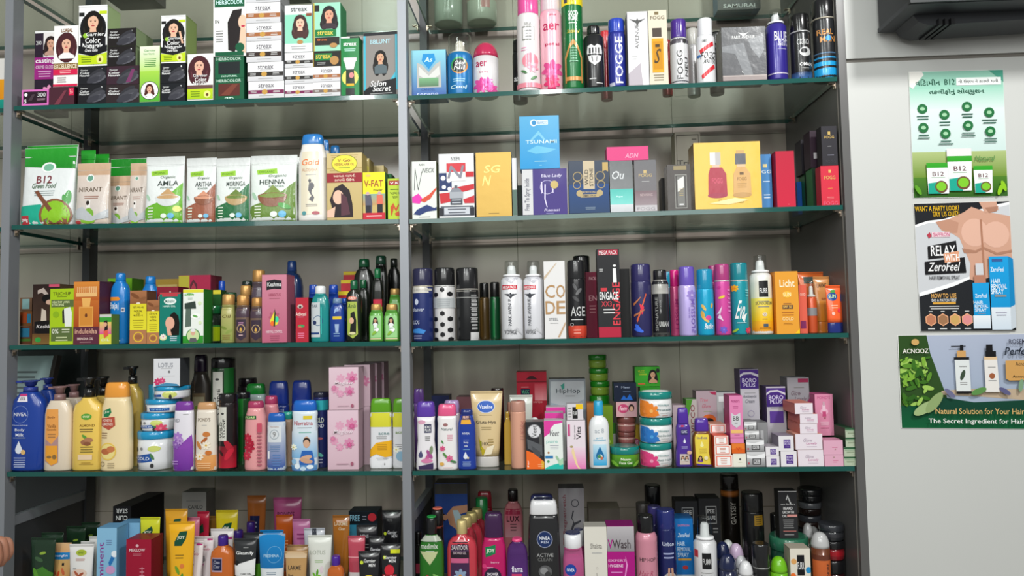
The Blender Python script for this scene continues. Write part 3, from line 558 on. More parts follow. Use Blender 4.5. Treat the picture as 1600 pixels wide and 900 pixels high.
# ---- what stands on the topmost shelf
I('0 jar 677 723 -60 d=.265 c=.2', '9aa89a,4a8a5a', 'storage_jar', 'frosted jar with green print seen through the topmost glass shelf', 'g 0 0 100 55 5a9a6a 6aa87a')
I('0 jar 728 777 -60 d=.265 c=.2', 'a4aa9c,a06a6a', 'storage_jar', 'frosted jar with reddish print seen through the topmost glass shelf', 'g 0 0 100 60 b08a86 b08a86;r 50 60 80 78 b07a78')
I('0 box 1120 1187 -70 d=.29 q=.05', '4c4d50,3a6a8a', 'perfume_box', 'dark grey box with silver lettering standing on the topmost shelf', 't 50 93 74 7 c8c8c8 SAMURAI;g 0 0 100 60 5a5b5e 4c4d50')
I('0 box 160 232 -60 d=.07 q=.08', '4e4a50,3e3a40', 'carton_box', 'plain dark carton on the topmost shelf of the left bay', 's 10 10 60 40 3 888')
I('0 box 400 470 -60 d=.07 q=.08', 'a8a49c,8a8680', 'carton_box', 'plain pale carton on the topmost shelf above the white cartons', 'r 10 20 60 60 8a8680')
# ---- second shelf, left bay: pouches
def powder(nm, wcol, pcol, bcol, x=62):
    return 'g 0 0 100 14 c9cccb e6e9e8;p %s 0 78 55 66 100 40 100 100 0 100;p 9cd040 14 22 58 20 60 28 16 29;t 36 25 34 3.6 4a7a1a ORGANIC;i 60 32 40 5 6a7a6a Organic;t %d 41 56 7.5 33403a %s;t 60 48 34 3 8a9a90 POWDER;l 12 62 10 60 a8ccb0;b %d 62 32 %s %s;s 12 76 30 94 4 e8f2e0;e 56 90 8 6 e8f0e8;e 74 90 8 7 6ab8e0' % (wcol, x, nm, x+2, bcol, pcol)
I('2 pouch 229 289 245 d=.004 q=.4', 'e8eceb', 'powder_pouch', 'silver-topped pouch with a green foot and a white bowl, marked AMLA', powder('AMLA', '6ab02c', 'c8a070', 'd8dcdc')+';e 88 80 10 8 d8dc70', 'silver-topped powder pouches')
I('2 pouch 392 465 243 d=.004 q=.36', 'e4ebe6', 'powder_pouch', 'widest silver-topped pouch with an olive foot, marked HENNA', powder('HENNA', '6a8a3a', '7f9448', '8a5a42', 50)+';l 78 78 14 20 3a9a30', 'silver-topped powder pouches')
I('2 pouch 338 396 247 d=.007 q=.4', 'e4e9e6', 'powder_pouch', 'silver-topped pouch with a dark green foot, marked MORINGA', powder('MORINGA', '1c6a3c', '6a8238', 'b89a6a'), 'silver-topped powder pouches')
I('2 pouch 287 342 247 d=.012 q=.4', 'e6e9e8', 'powder_pouch', 'silver-topped pouch with a brown foot and clay powder, marked ARITHA', powder('ARITHA', '9a5a42', 'd8987a', '8a5238'), 'silver-topped powder pouches')
nir = 'g 0 0 100 20 d2b294 c8a486;g 0 20 100 100 dcccc0 cfc8c4;e 42 25 12 12 f2f4f2;e 42 25 9 9 6aa08a;t 46 44 72 7.5 6a5a4a NIRANT;s 22 54 80 60 2 9a6a5a;e 46 84 15 17 7ab03c;r 38 62 50 74 f0ece8;e 42 66 5 7 2a221c;l 44 95 22 0 8abf3a;e 14 97 9 5 b03a3a;p bcc0c4 0 78 26 72 60 88 100 76 100 90 50 96 0 90'
I('2 pouch 121 173 255 d=.004 q=.36', 'd6c6b8', 'powder_pouch', 'beige pouch in front of the green-topped pouches, just right of the big B12 one', nir, 'beige powder pouches')
I('2 pouch 38 121 231 d=.006 q=.36', 'e6eaea', 'powder_pouch', 'big white pouch with green top and a bowl of green powder, marked B12, in front', 'g 0 0 100 24 2aa02e 1c8a24;p 1c8a24 0 22 100 22 100 28 60 27 0 24;e 50 26 14 10 f6f8f6;e 50 26 10 7 7ab89a;t 45 42 30 10 7a2a34 B12;i 46 50 46 7 4a6a4a Green Food;s 22 56 74 64 3 9aa;l 92 66 14 95 3a9a3a;l 88 70 12 75 3a9a3a;p 1faa8e 0 76 44 74 60 100 0 100;e 70 88 29 30 8a5a40;e 71 88 25 26 8cc428;p 7a4a34 30 58 36 56 66 80 60 84;r 6 88 22 99 b8343c;t 14 94 13 5 fff 200g', 'green-topped powder pouches')
I('2 pouch 204 231 255 d=.03 q=.7', 'd6c8ba', 'powder_pouch', 'beige pouch peeping out just left of the pouch marked AMLA', nir, 'beige powder pouches')
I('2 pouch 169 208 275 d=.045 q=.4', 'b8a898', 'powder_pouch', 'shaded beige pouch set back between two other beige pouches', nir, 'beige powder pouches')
I('2 pouch 126 149 235 d=.06 q=.6', '2a9a30', 'powder_pouch', 'green-topped pouch behind the front beige pouch', '', 'green-topped powder pouches')
I('2 pouch 42 122 227 d=.06 q=.3', 'e0e6e4', 'powder_pouch', 'green-topped pouch directly behind the big B12 pouch', 'g 0 0 100 28 2aa02e 1c8a24', 'green-topped powder pouches')
I('2 pouch 148 170 241 d=.1 q=.6', '249a2a', 'powder_pouch', 'narrow green-topped pouch farther back over the beige pouch', '', 'green-topped powder pouches')
I('2 pouch 170 229 248 d=.1 q=.34', 'e0e4e2', 'powder_pouch', 'green-topped pouch at the back, left behind the pouch marked AMLA', 'g 0 0 100 42 1c8a26 157a1e;e 72 44 18 14 f2f4f2', 'green-topped powder pouches')
I('2 pouch 430 468 246 d=.05 q=.4', 'd6dcd6', 'powder_pouch', 'silver-topped pouch hidden right behind the widest one', 'g 0 0 100 14 c9cccb e6e9e8;l 70 26 30 60 8ab89a;l 90 36 30 100 8ab89a;p 54702c 60 60 100 40 100 100 60 100', 'silver-topped powder pouches')
# bottle and boxes right of them
I('2 bottle 467 512 211 d=.01 c=.12 s=.74 q=.5', 'ece8e2,2a7ac4', 'shampoo_bottle', 'tall white bottle with a blue cap and a dark dancing figure, in front', 'r 14 10 86 92 e6dcc4;i 48 24 62 8 e8742c Gold;t 46 34 56 4 c89a7a ALOEVERA;s 26 39 74 42 1 aaa;e 52 55 10 12 3c3c44;p 3c3c44 44 50 56 52 52 64 62 70 56 76 42 72 52 68 40 60;e 46 48 5 6 2c2c34;s 24 78 80 82 2 777;e 26 90 7 7 5a9aa0;e 66 90 13 6 a83a4a', 'blue-capped white bottles')
I('2 bottle 498 516 219 d=.075 c=.13 s=.8', 'e4e0da,2a78c0', 'shampoo_bottle', 'blue-capped white bottle second in line behind the front one', '', 'blue-capped white bottles')
I('2 bottle 515 533 228 d=.13 c=.13 s=.8', 'e4e0da,2a78c0', 'shampoo_bottle', 'blue-capped white bottle last in line, above the gold patterned box', '', 'blue-capped white bottles')
vg = 'g 0 0 100 100 d2bc84 c6ae74;s 0 2 100 28 8 b89c5c;e 50 16 37 26 8a8a30;e 50 16 35 24 f0e04a;t 50 11 40 5 8a2a34 V-Gol;t 50 17 56 4 8a2a34 HERBAL HAIR OIL;s 26 21 74 24 1 5a8a3a;r 0 30 100 44 9a2430;t 50 34 62 4.5 f6e6d0 આવતા વાળની;t 50 40 56 4.5 f6e6d0 કાયમી ઉકેલ;p 2a1c22 22 52 44 46 64 56 72 76 74 96 8 96 14 80 8 70;e 32 66 15 20 ecc0a8;p ecc0a8 0 86 24 80 20 96 0 96;p 5a3440 40 60 56 66 66 92 40 94'
I('2 box 511 566 239 d=.006 q=.045', 'd0b87a,b8a060', 'hair_oil_box', 'gold patterned box with a yellow oval and a long-haired woman, in front', vg, 'gold patterned oil boxes')
I('2 box 540 577 248 d=.07 q=.045', 'c8b478,b09a5c', 'hair_oil_box', 'gold patterned box in the middle of its line, mostly hidden', 'e 80 16 22 16 d8cc5a', 'gold patterned oil boxes')
I('2 box 562 600 259 d=.125 q=.045', 'c4b07a,ac9860', 'hair_oil_box', 'gold patterned box at the back, above the yellow two-figure box', 'e 50 20 36 20 c8bc6a', 'gold patterned oil boxes')
I('2 box 567 602 269 d=.006 q=.04 id=vf', 'f0e22c,3a7a3a', 'powder_box', 'yellow box with two people, red foot, right of the gold patterned box', 'e 24 7 12 5 e8c070;t 48 24 84 14 a02a30 V-FAT;t 68 38 40 5 5a4a20 Powder;r 0 46 100 86 c8b070;g 0 46 100 70 8ab0a0 c89a60;p 5a5a6a 10 48 36 48 42 66 40 86 12 86;r 14 70 36 86 2a2a34;p e0705a 62 48 88 48 90 68 62 68;r 64 68 88 86 23232b;e 22 45 8 8 caa;e 74 45 8 8 caa;r 0 86 100 100 c82a3a;s 6 90 94 96 1 fcc')
I('2 box 606 627 279 d=.006 q=.04', 'b8cf3a,2a7a3a', 'powder_box', 'lime box with red running figures beside the centre post', 'r 6 5 100 16 a83a30;t 54 11 76 6 fff V.K.;s 10 24 90 30 1 4a6a1a;t 52 36 70 6 5a6a1a પાચન;t 54 46 40 6 5a6a1a ચૂર્ણ;p c8502c 20 70 40 60 60 74 80 62 84 66 62 82 44 72 30 92 24 90;p c8502c 50 86 80 80 90 92 60 92')
I('2 box 588 612 272 d=.055 q=.04', '1f6a34,1c5a2c', 'powder_box', 'dark green box hidden right behind the yellow two-figure box')
# ---- second shelf, right bay: perfume boxes
I('2 box 644 682 252 d=.004 q=.04', 'e2e6e0,8a9a50', 'perfume_box', 'pale box with a scribbled line and pink and navy brush strokes, by the centre post', 't 40 6 24 3.5 444 AXN;p 444 8 50 10 50 14 12 12 12;p 444 12 12 14 12 26 50 24 50;p 444 24 50 26 50 42 18 40 18;i 68 16 50 8 777 NECK;p e83ab0 0 62 26 56 44 66 30 74 0 72;p d8503a 30 68 70 58 100 46 100 50 74 66 50 72;p 2a3c74 4 92 20 84 60 76 90 82 100 80 100 86 60 88 30 94;s 20 96 80 99 1 888')
I('2 box 686 741 240 d=.004 q=.04', 'dfe0e2,33302e', 'perfume_box', 'box with red and white stripes, a starred corner and a domed building', 't 48 8 26 6 666 NYIPA;r 0 30 36 58 2a3a6a;e 12 38 7 7 e8e8ee;e 28 42 6 6 e8e8ee;e 14 52 6 6 e8e8ee;e 30 55 6 6 e8e8ee;r 76 29 100 37 c8303a;p c8303a 36 54 100 48 100 56 40 64;p c8303a 0 62 40 60 60 72 4 78;p c8303a 68 72 100 66 100 78 72 78;r 22 15 76 29 d2404a;r 22 29 76 43 f0ecec;i 48 29 40 20 8a8a96 N;e 48 64 18 20 8a8e98;r 30 60 68 70 a8acb4;r 32 70 66 80 4a4e58;s 32 71 66 79 2 c8ccd4;r 4 82 96 97 5a5e68;r 14 84 86 95 c8ccd4;s 14 85 86 95 2 5a5e68;r 44 50 52 54 5a6068;p 2a2c34 0 84 12 86 12 97 0 97;p 2a2c34 100 84 88 86 88 97 100 97')
I('2 box 744 799 238 d=.004 q=.04 m=F', 'b29148,8a6c30', 'perfume_box', 'plain gold foil box with faint embossed initials', 'i 46 26 44 12 d4b870 SG;i 30 44 20 16 d4b870 N;s 30 94 68 97 1 7a6434')
I('2 box 800.5 807.5 247 d=.004 q=.05', 'd4d6d8,9a9a98', 'perfume_box', 'very thin silver and grey-green box edge-on beside the gold box', 'r 0 55 100 100 5a7268;r 30 0 50 55 fff')
I('2 box 816 886 264 d=.004 q=.045 id=lady', '473a80,3c3074', 'perfume_box', 'violet box with a white strip and a line-drawn figure, beneath the bright blue box', 'r 0 0 24 100 d0d0d2;v 12 55 14 70 3a3c54 Free Tin Spray Inside;i 66 16 46 9 d8d4ea Blue Lady;o 56 40 16 1 cfc8e8;p d8d0ee 42 28 45 28 46 52 43 54;p d8d0ee 64 28 67 28 70 52 68 54;p d8d0ee 50 34 53 34 52 66 56 84 54 84 49 66;e 72 35 9 9 c8b070;i 66 90 34 6 cfc8e8 Rasasi;s 50 96 72 99 1 99c')
I('^lady box 812 874 181 q=.045', '3a9ad0,6ab4d8,a8d4e8', 'perfume_box', 'bright blue box stacked alone above the others, marked with mountain lines', 'g 0 0 100 100 5aa8d4 2a94d0;e 36 13 9 9 dfeaf0;e 37 13 6 6 3a8ac0;r 44 8 72 17 dfeaf0;t 58 13 24 6 2a7ab0 BEARDO;p 7ac0dc 26 46 48 28 66 46 60 46 48 36 32 46;t 54 49 78 7 cfe6f0 TSUNAMI;p 6abadc 18 66 44 56 64 60 92 64 70 70 40 72;s 32 84 72 88 1 9cd;s 48 92 56 95 1 9cd')
I('2 box 889 952 251 d=.004 q=.045', '3a4254,2c3444', 'perfume_box', 'slate to blue box with a cream vertical plate and gold filigree', 'g 0 0 100 45 48505e 3a465c;g 0 45 100 100 2a4a80 2c4468;r 36 0 64 54 c8b89c;v 44 32 9 30 2a2a30 WILD;v 56 32 9 34 2a2a30 STONE;o 22 30 12 2 a89468;o 78 30 12 2 a89468;o 20 46 10 2 a89468;o 80 46 10 2 a89468;e 26 62 8 8 b8a478;e 76 62 8 8 b8a478;r 28 64 74 70 b8a478;t 50 60 30 4 c8b488 EDITION;t 50 67 34 3 4a4a50 SMOKE;p c0a468 84 4 98 4 98 22 91 19 84 22;s 36 88 68 94 2 89a')
I('2 box 953 989 251 d=.004 q=.045 m=W id=tq', '54585c,44484c', 'perfume_box', 'wrapped box fading from dark grey to turquoise, under the pink box', 'g 0 0 100 55 55595c 6a6e70;g 0 55 100 85 2ab0a4 6ac8c0;g 0 85 100 100 c8ccd0 b8bcc0;i 36 28 52 16 d0d4d6 Ou;t 40 70 30 4 dff Aqua')
I('2 box 991.5 1026 250 d=.004 q=.045 m=W id=gk', '56555a,444448', 'perfume_box', 'wrapped grey box with gold crest fading to mauve at its foot', 'g 0 0 100 60 58585c 605c60;g 0 60 100 88 6a5058 8a7a80;g 0 88 100 100 b0acb0 c0bcc0;r 42 20 56 26 c0a464;t 50 30 60 6 c0a464 FOGG;s 28 41 72 43 1 bbb;t 52 68 56 5 b09a9c NEWKING;t 50 95 80 6 8a868c FOGG')
I('^gk box 948 1013 229 d=.004 q=.045', 'd84a82,c03c70', 'perfume_box', 'bright pink box lying flat across two wrapped grey boxes', 'i 60 66 30 34 f0a8c4 ADN', )
I('2 box 1043 1079 257 d=.004 q=.045 m=W', '38322e,2c2826', 'perfume_box', 'wrapped dark brown box with a silver panel, left of the yellow gift box', 'r 28 3 84 12 8a7a50;r 32 22 84 96 8a8a84;r 35 24 81 94 2e2a28;r 42 26 74 92 6a6a66;p d8d8d4 44 34 72 26 72 50 44 60;s 46 52 72 70 4 b8a060;s 46 84 72 92 1 ddd')
I('2 box 1085 1189 222 d=.004 q=.06 m=W', 'ecbe4e,8a7240', 'perfume_gift_box', 'large yellow gift box picturing a crimson and an amber perfume bottle', 'r 24 15 40 34 b8b4b4;r 24 15 32 34 e4e0e0;r 27 34 38 38 d8b8a0;p a82a40 24 38 42 38 48 48 49 80 20 80 21 48;e 34 80 15 4 a02a44;t 34 58 16 8 d0506a FOGG;r 62 18 78 34 5a5c64;r 64 13 76 18 c8a060;r 64 34 77 38 d8b890;p d2a464 64 38 77 38 84 48 85 80 58 80 59 48;e 71 80 14 4 c09458;r 68 46 74 50 6a5030;t 71 56 14 5 8a6434 FOGG;s 62 62 80 70 3 b08850;t 54 89 38 6 b89a3c FOGG;p f8e0a0 20 92 60 84 80 88 50 94')
I('2 box 1189.5 1206 241 d=.03 q=.05', '4a84bc,3a70a8', 'perfume_box', 'blue box half hidden behind the yellow gift box, beside the red one', 't 50 32 90 6 dce8f0 GG;r 20 18 60 24 d8c890;s 8 48 90 52 1 cde;s 8 72 90 82 2 cde')
I('2 box 1213 1242 236 d=.01 q=.05', 'c0243c,a01c38', 'perfume_box', 'plain tall crimson box right of the blue box', 'g 0 0 100 100 b8203a c82440;e 62 95 2 2 e88')
I('2 box 1283 1311 259 d=.004 q=.03 id=rf', 'd03044,a81c34', 'perfume_box', 'red box with gold crest at the right end of the shelf', 'r 44 10 58 18 d8b060;t 50 30 62 9 d8b060 FOGG;s 34 56 66 59 1 e8a050;s 24 78 76 86 2 e88;t 50 95 78 10 e0607a FOGG')
I('^rf box 1284 1308 197 q=.03', '2c2a30,211f24', 'perfume_box', 'black box with gold crest standing on the red box at the right end', 'r 42 14 58 22 c8a860;t 50 28 64 7 c8a860 FOGG;s 34 50 66 53 1 aaa;s 26 72 84 76 1 99a;t 54 90 64 8 3c3a40 FOGG', 'black crested boxes')
I('2 box 1270 1292 262 d=.05 q=.04 id=g1', '22382a,1d6a36', 'perfume_box', 'dark box with bright green edge, left behind the red crested box', 'r 90 0 100 100 2a8a40', 'green-edged dark boxes')
I('^g1 box 1266 1290 204 q=.04', '332430,2a1c28', 'perfume_box', 'dark plum box on the green-edged box, second from the front in the upper line', 'r 20 60 50 76 b8b4b8', 'black crested boxes')
I('2 box 1258 1280 272 d=.11 q=.04 id=g2', '1f3026,1d6a36', 'perfume_box', 'second dark green-edged box farther back by the side panel', 'r 90 0 100 100 2a7a3a', 'green-edged dark boxes')
I('^g2 box 1252 1276 218 q=.04', '26242a,201e24', 'perfume_box', 'black box farthest back in the upper line at the right end', 'r 20 76 50 90 b8b4b8', 'black crested boxes')
I('2 box 1246 1256 284 d=.13 q=.04', '1f5ab0,1a4a98', 'perfume_box', 'thin blue box in the gap right of the crimson box')
I('2 box 1034 1042 278 d=.06 q=.04', '2a2828,222', 'perfume_box', 'small black box in the gap left of the wrapped brown box')
I('2 box 1056 1096 206 d=.22 q=.05', 'a8a294,98927e', 'perfume_box', 'tall beige box with a thin black frame standing at the back', 'r 6 3 94 4 4a463e;r 6 3 8 97 4a463e;r 92 3 94 97 4a463e;s 64 7 88 10 1 5a564c;t 30 34 44 6 333 Tri;t 50 42 40 5 333 Nit')
I('2 box 804 816 290 d=.07 q=.04', '3c4c44,33423a', 'perfume_box', 'small dark green box in the shade right of the thin silver box')
# ---- third shelf, left bay: hair oils
I('3 box 78 115 451 d=.004 q=.04', 'a4c41e,3a3a20', 'hair_oil_box', 'lime green box with a dark panel reading 0%, in front', 't 50 9 76 6 5a5a1a TRICHUP;s 24 13 76 16 1 6a7a1a;r 6 20 100 33 5a6a3c;t 46 24 72 4 dfe8b0 HEALTHY LONG;t 34 29 50 4 dfe8b0 STRONG;e 26 46 13 13 8aae20;p 3a3a34 52 40 66 33 62 62 54 62;p e4e6e0 60 36 86 33 94 44 92 68 64 68;r 6 69 96 98 5a6a3c;t 24 76 28 8 eef0e0 0%;s 46 71 90 80 2 dfe0c8;s 16 85 86 95 2 c8d0a0;r 0 94 100 100 a4c41e')
I('3 box 115 155 440 d=.004 q=.05', 'c0642a,54283a', 'hair_oil_box', 'copper orange box with a comb-topped bottle and plum foot', 'g 0 0 100 30 d88a3a b85a24;g 0 30 100 72 c06a2c a8481c;s 12 10 88 10.2 1 fff;'+''.join('r %d 8 %d 20 f0c890;' % (14+q*8, 17+q*8) for q in range(10))+'r 10 18 92 24 e8b878;p e8b060 32 26 68 26 64 40 36 40;r 22 40 78 72 e0a050;r 26 42 74 70 d08a38;e 50 54 5 8 6a3a20;r 0 72 100 100 5c2c3c;t 50 79 86 8 d8a890 indulekha;s 20 86 80 87 1 a88;t 48 91 62 4 e8d0c8 BRINGHA OIL;s 18 95 80 98 1 a88')
I('3 box 155.5 174 491 d=.004 q=.03', 'd4d04a,6a8a3a', 'hair_oil_box', 'smallest box with a dancing long-haired woman, left of the blue bottle', 'r 0 0 100 10 c8c8c4;r 0 10 100 26 3a9a3a;g 0 26 100 66 e0c860 d8509a;p 241a1e 36 22 66 20 72 50 60 76 36 70 44 44;e 48 34 16 18 e0a888;p e05a4a 34 56 70 52 76 70 40 80;t 50 86 70 8 e8f0d0 OIL')
I('3 neck 174 202 427 d=.006 c=.11 s=.5 q=.7', '147ac8,147ac8', 'coconut_oil_bottle', 'tall bright blue bottle with an orange flash and a large figure 1', 'p e8902c 2 26 60 26 68 29 60 32 2 32;t 34 41 52 13 e8f2fa Bajaj;s 6 53 66 62 2 cde;r 74 43 90 50 dde;r 77 45 87 48 224;t 52 84 22 20 eef6fc 1;r 36 94 72 96 cde;l 14 74 18 60 1a9a50;e 10 86 7 12 e8f0f0', 'bright blue coconut oil bottles')
almo = 'g 0 0 100 26 a8704a 8a5838;l 30 10 30 30 7a4a2c;l 74 16 26 -20 8a5a3a;e 50 24 12 6 e8dcd0;g 0 25 100 74 dccf2c e2d834;t 50 31 66 5 4a3a14 રોગન;t 50 39 50 5 4a3a14 બદામ;t 50 46 56 5 4a3a14 શિરીન;s 10 54 92 72 4 a89c20;r 0 74 100 100 b07850;o 52 87 30 5 e8c430;e 52 87 22 14 9a6440'
I('3 box 203 229 454 d=.004 q=.04', 'a87850,6a4a34', 'almond_oil_box', 'larger of two almond-patterned boxes with a yellow panel', almo, 'almond-patterned boxes')
I('3 box 229.5 249 469 d=.004 q=.035', 'a87850,6a4a34', 'almond_oil_box', 'smaller of two almond-patterned boxes, left of the teal box', almo, 'almond-patterned boxes')
I('3 box 249.5 282 457 d=.004 q=.04', '137a6c,0e5a50', 'hair_oil_box', 'teal box with a woman in profile and a red stripe on top', 'r 0 0 100 3 c03a44;r 12 3 86 8 b8404a;e 50 17 30 16 e8f0ec;t 50 17 46 6 2a6a5e Mahabhr;t 46 27 62 4 d8f0e8 HAIR OIL;p 17130f 50 44 70 38 90 46 96 60 94 84 44 84 56 70;e 50 60 22 30 e2ac94;p e2ac94 34 70 50 70 60 84 40 84;e 18 88 18 14 d8dca0;f 18 86 13 f0e8e0 d8406a;s 46 85 90 96 3 cde')
I('3 box 286 318 452 d=.004 q=.045', 'e8ece6,2c7a2c', 'hair_oil_box', 'white and green box with a yellow top edge and a man in a round frame', 'r 0 0 100 6 e0d83a;e 30 10 24 7 4aa03a;t 30 10 34 4 e8f4e0 Sesa;s 20 15 50 19 2 8a8;p 33403a 8 26 60 22 64 36 8 36;p 5a6a60 14 36 40 36 40 68 10 70;e 62 50 24 13 f4f6f2;l 60 50 14 20 6aa85a;e 82 26 9 9 d8e8b8;e 84 62 8 8 d8e8b8;g 0 86 100 100 3a9a34 2a8a2c;e 50 86 34 34 2a7a2c;e 50 86 30 30 c8d8a0;e 50 80 11 14 d8a890;e 50 76 12 8 e4e4e4;p 5a5c60 30 98 36 90 64 90 72 98')
I('3 jar 318 346 478 d=.006 c=.22', '28332a,1c6a3c', 'hair_oil_jar', 'round dark jar with a green lid and yellow-green label', 'r 0 42 100 94 b4cc1e;r 0 40 100 45 3a8a3a;p e08020 0 52 26 50 38 60 0 62;t 34 78 46 14 2a3a1a 175', )
I('3 neck 346.5 368 460 d=.006 c=.22 s=.84 q=.8 k=metal', '9a9a5a,c89a5c', 'hair_oil_bottle', 'gold-capped bottle with olive leafy label, in front of the taller gold caps', 'g 8 8 92 92 b8b070 8a9a4a;i 50 30 60 9 6a5a2a Oil;l 30 60 26 20 7a8a3a;l 68 70 26 -30 8a9a4a;s 14 78 86 92 3 8a6a3a')
I('3 neck 369 391.5 461 d=.006 c=.22 s=.8 q=.8 k=metal', '6a5448,c08e52', 'hair_oil_bottle', 'square gold-capped bottle with a plum shoulder and shield label, left of the pink box', 'r 0 6 100 32 4a3844;p 3a2c3c 18 38 82 38 84 84 50 94 16 84;o 50 62 28 4 c8a878;d 50 66 9 d8a850;s 26 44 74 52 2 b8a;s 30 76 70 84 1 caa', 'plum shouldered oil bottles')
I('3 neck 392 415 465 d=.008 c=.2 s=.8 q=.8 k=metal', '6a5448,c08e52', 'hair_oil_bottle', 'gold-capped bottle with shield label partly hidden by the pink box', 'r 0 6 100 32 4a3844;p 3a2c3c 18 38 82 38 84 84 50 94 16 84;o 50 62 28 4 c8a878;d 50 66 9 d8a850', 'plum shouldered oil bottles')
I('3 box 406 448 429 d=-.0 q=.05', 'c8788c,a85a70,d890a0', 'hair_oil_box', 'tall rose pink box with a black banner and a rainbow drop', 'g 0 0 100 100 cc8296 b8607a;p 1e1e22 18 9 50 7 80 9 80 22 50 21 18 23;t 50 14.5 56 6 e8e8e8 Keshma;t 52 30 48 4.5 8a2a44 HIBISCUS;s 24 34 78 37 1 a05a6a;f 50 62 22 b05a70 b05a70;d 50 69 17 e8d83a;e 42 72 8 10 f07030;e 60 66 8 12 3ad89a;p 1e3020 47 76 52 50 56 58 53 76;t 50 84 66 4 f0d8e0 HAIR FALL CONTROL;s 26 89 78 98 3 9a4a60')
I('3 box 462 482 465 d=.01 q=.04', 'b8283a,2c2026', 'hair_oil_box', 'narrow red box with a black side, between the pink box and the mouthwash-blue bottle', 'e 36 20 22 16 c8c0b8;e 36 21 10 10 3a2a2a;t 40 37 84 8 f0d8d0 Adivasi;s 10 42 70 46 1 d8a;e 44 64 26 12 4a9a5a;e 34 66 12 8 d86a5a;s 8 78 76 92 3 e8a')
I('3 neck 487 515 447 d=.008 c=.14 s=.56 q=.6 m=L', '1f9a98,e4e6e8', 'hair_oil_bottle', 'clear turquoise bottle with a white flip cap and half white label', 'r 4 18 56 90 dfe6ea;t 26 26 34 6 4a5a6a TAR;o 44 56 28 3 3a6a9a;e 26 60 10 12 2a3a6a;r 4 80 50 84 2a4a8a;r 60 28 66 84 4ad0c8')
I('3 neck 516 539 466 d=.008 c=.12 s=.6 q=.7', '153a8e,6a86a8', 'hair_oil_bottle', 'small royal blue bottle with a yellow flash, right of the turquoise bottle', 'r 26 34 84 42 e0c030;i 54 20 30 12 8ab0e0 P;p 9ab0d0 40 54 70 54 66 76 46 76;s 26 76 80 88 2 8ac', 'royal blue oil bottles')
dab = 'e 46 17 30 12 c8402c;t 46 17 44 5 f4e8d0 ENRICH;p a8b850 18 24 76 24 80 86 50 94 16 86;i 46 32 50 8 1a4a2a Amla;p 15120f 36 46 60 42 72 60 70 86 30 88 36 66;e 42 60 15 19 e0b090;e 46 84 22 8 d8d0a0'
I('3 neck 541 566 438 d=.008 c=.15 s=.44 q=.7', '10160f,0f5a38', 'hair_oil_bottle', 'dark green-capped oil bottle with a woman on its label, foremost of its group', dab, 'dark green-capped oil bottles')
ald = 'r 14 18 88 88 9ad08a;r 14 90 88 93 e8d8b0;F 50 32 13 2a1c1a d8a888 e8ecec 2.7;r 40 46 62 66 eef0ee;l 44 72 22 -40 8ab83a;e 62 62 12 14 fff;t 54 58 26 5 3a8a4a ALMOND'
I('3 neck 577 599.5 475 d=.01 c=.17 s=.7 q=.62 k=metal', '5aa03c,c8a060', 'hair_oil_bottle', 'small light green bottle with gold cap, left one of the front pair by the post', ald, 'light green gold-capped bottles')
I('3 neck 600.5 625 475 d=.006 c=.17 s=.7 q=.62 k=metal', '5aa03c,c8a060', 'hair_oil_bottle', 'small light green bottle with gold cap, right one of the front pair by the post', ald, 'light green gold-capped bottles')
I('3 box 51 93 444 d=.045 q=.05', '3c2a22,5a4632', 'hair_oil_box', 'dark box with a woman swinging black hair, behind the lime green box', 'g 0 0 100 70 2a1c1a 4a362a;p b8a8a0 18 10 40 6 60 18 56 22 34 14 18 16;e 56 24 22 16 0f0c0c;e 62 30 13 9 d8b09a;p d8c8b8 34 40 50 44 52 62 30 66;r 60 0 100 5 c8506a;p 171314 8 62 60 60 100 66 100 82 40 84 8 80;i 54 71 76 8 e8e0e0 Keshking;g 0 82 100 100 6a4a28 8a6a3a;e 22 92 11 9 3aa048')
I('3 box 31 50 510 d=.12 q=.06 id=kb1', '7a4a34,4a3228', 'carton_box', 'lowest brown and blue carton at the left end, in the shade', 'r 0 10 80 60 3a8ab0;r 0 70 90 84 5a8a3a', 'small brown cartons')
I('^kb1 box 31 50 486 q=.06 id=kb2', '8a5a34,4a3228', 'carton_box', 'middle brown carton in the small pile at the left end', 'r 0 10 60 80 b8542c;r 60 20 90 80 3a8ab0', 'small brown cartons')
I('^kb2 box 31 50 465 q=.06', '7a5a44,4a3228', 'carton_box', 'top brown carton in the small pile at the left end', 'r 20 10 80 86 8ab0b0', 'small brown cartons')
I('3 box 156 172 440 d=.058 q=.03', '43302e,2a2222', 'hair_oil_box', 'dark brown carton tucked right behind the copper orange box', 's 20 10 80 60 6 6a5450')
I('3 box 168 206 435 d=.1 q=.05', '4a8a1e,3a6a1a', 'hair_oil_box', 'green box standing behind the tall bright blue bottle', 't 30 12 50 6 1c4a1a TRI;g 0 0 100 30 6aa01e 4a8a1e')
I('3 neck 222 248 432 d=.07 c=.12 s=.55 q=.7', '1578c4,1578c4', 'coconut_oil_bottle', 'second bright blue bottle, behind the almond-patterned boxes', '', 'bright blue coconut oil bottles')
I('3 box 206 222 436 d=.12 q=.05', '4a5a22,c8a850', 'hair_oil_box', 'olive and gold carton between the two bright blue bottles', 'r 0 20 100 34 c8a850;r 0 0 100 20 2c4a1a')
I('3 box 242 281 436 d=.15 q=.05', 'a8883a,6a4a24', 'hair_oil_box', 'gold carton lying behind the teal box', 's 0 6 100 40 3 c8b070')
I('3 box 245 278 448 d=.06 q=.05', '8a2034,6a182a', 'hair_oil_box', 'dark crimson carton just behind the teal box', 'o 20 20 14 3 c8a8a0;r 60 8 66 20 e8c8c0')
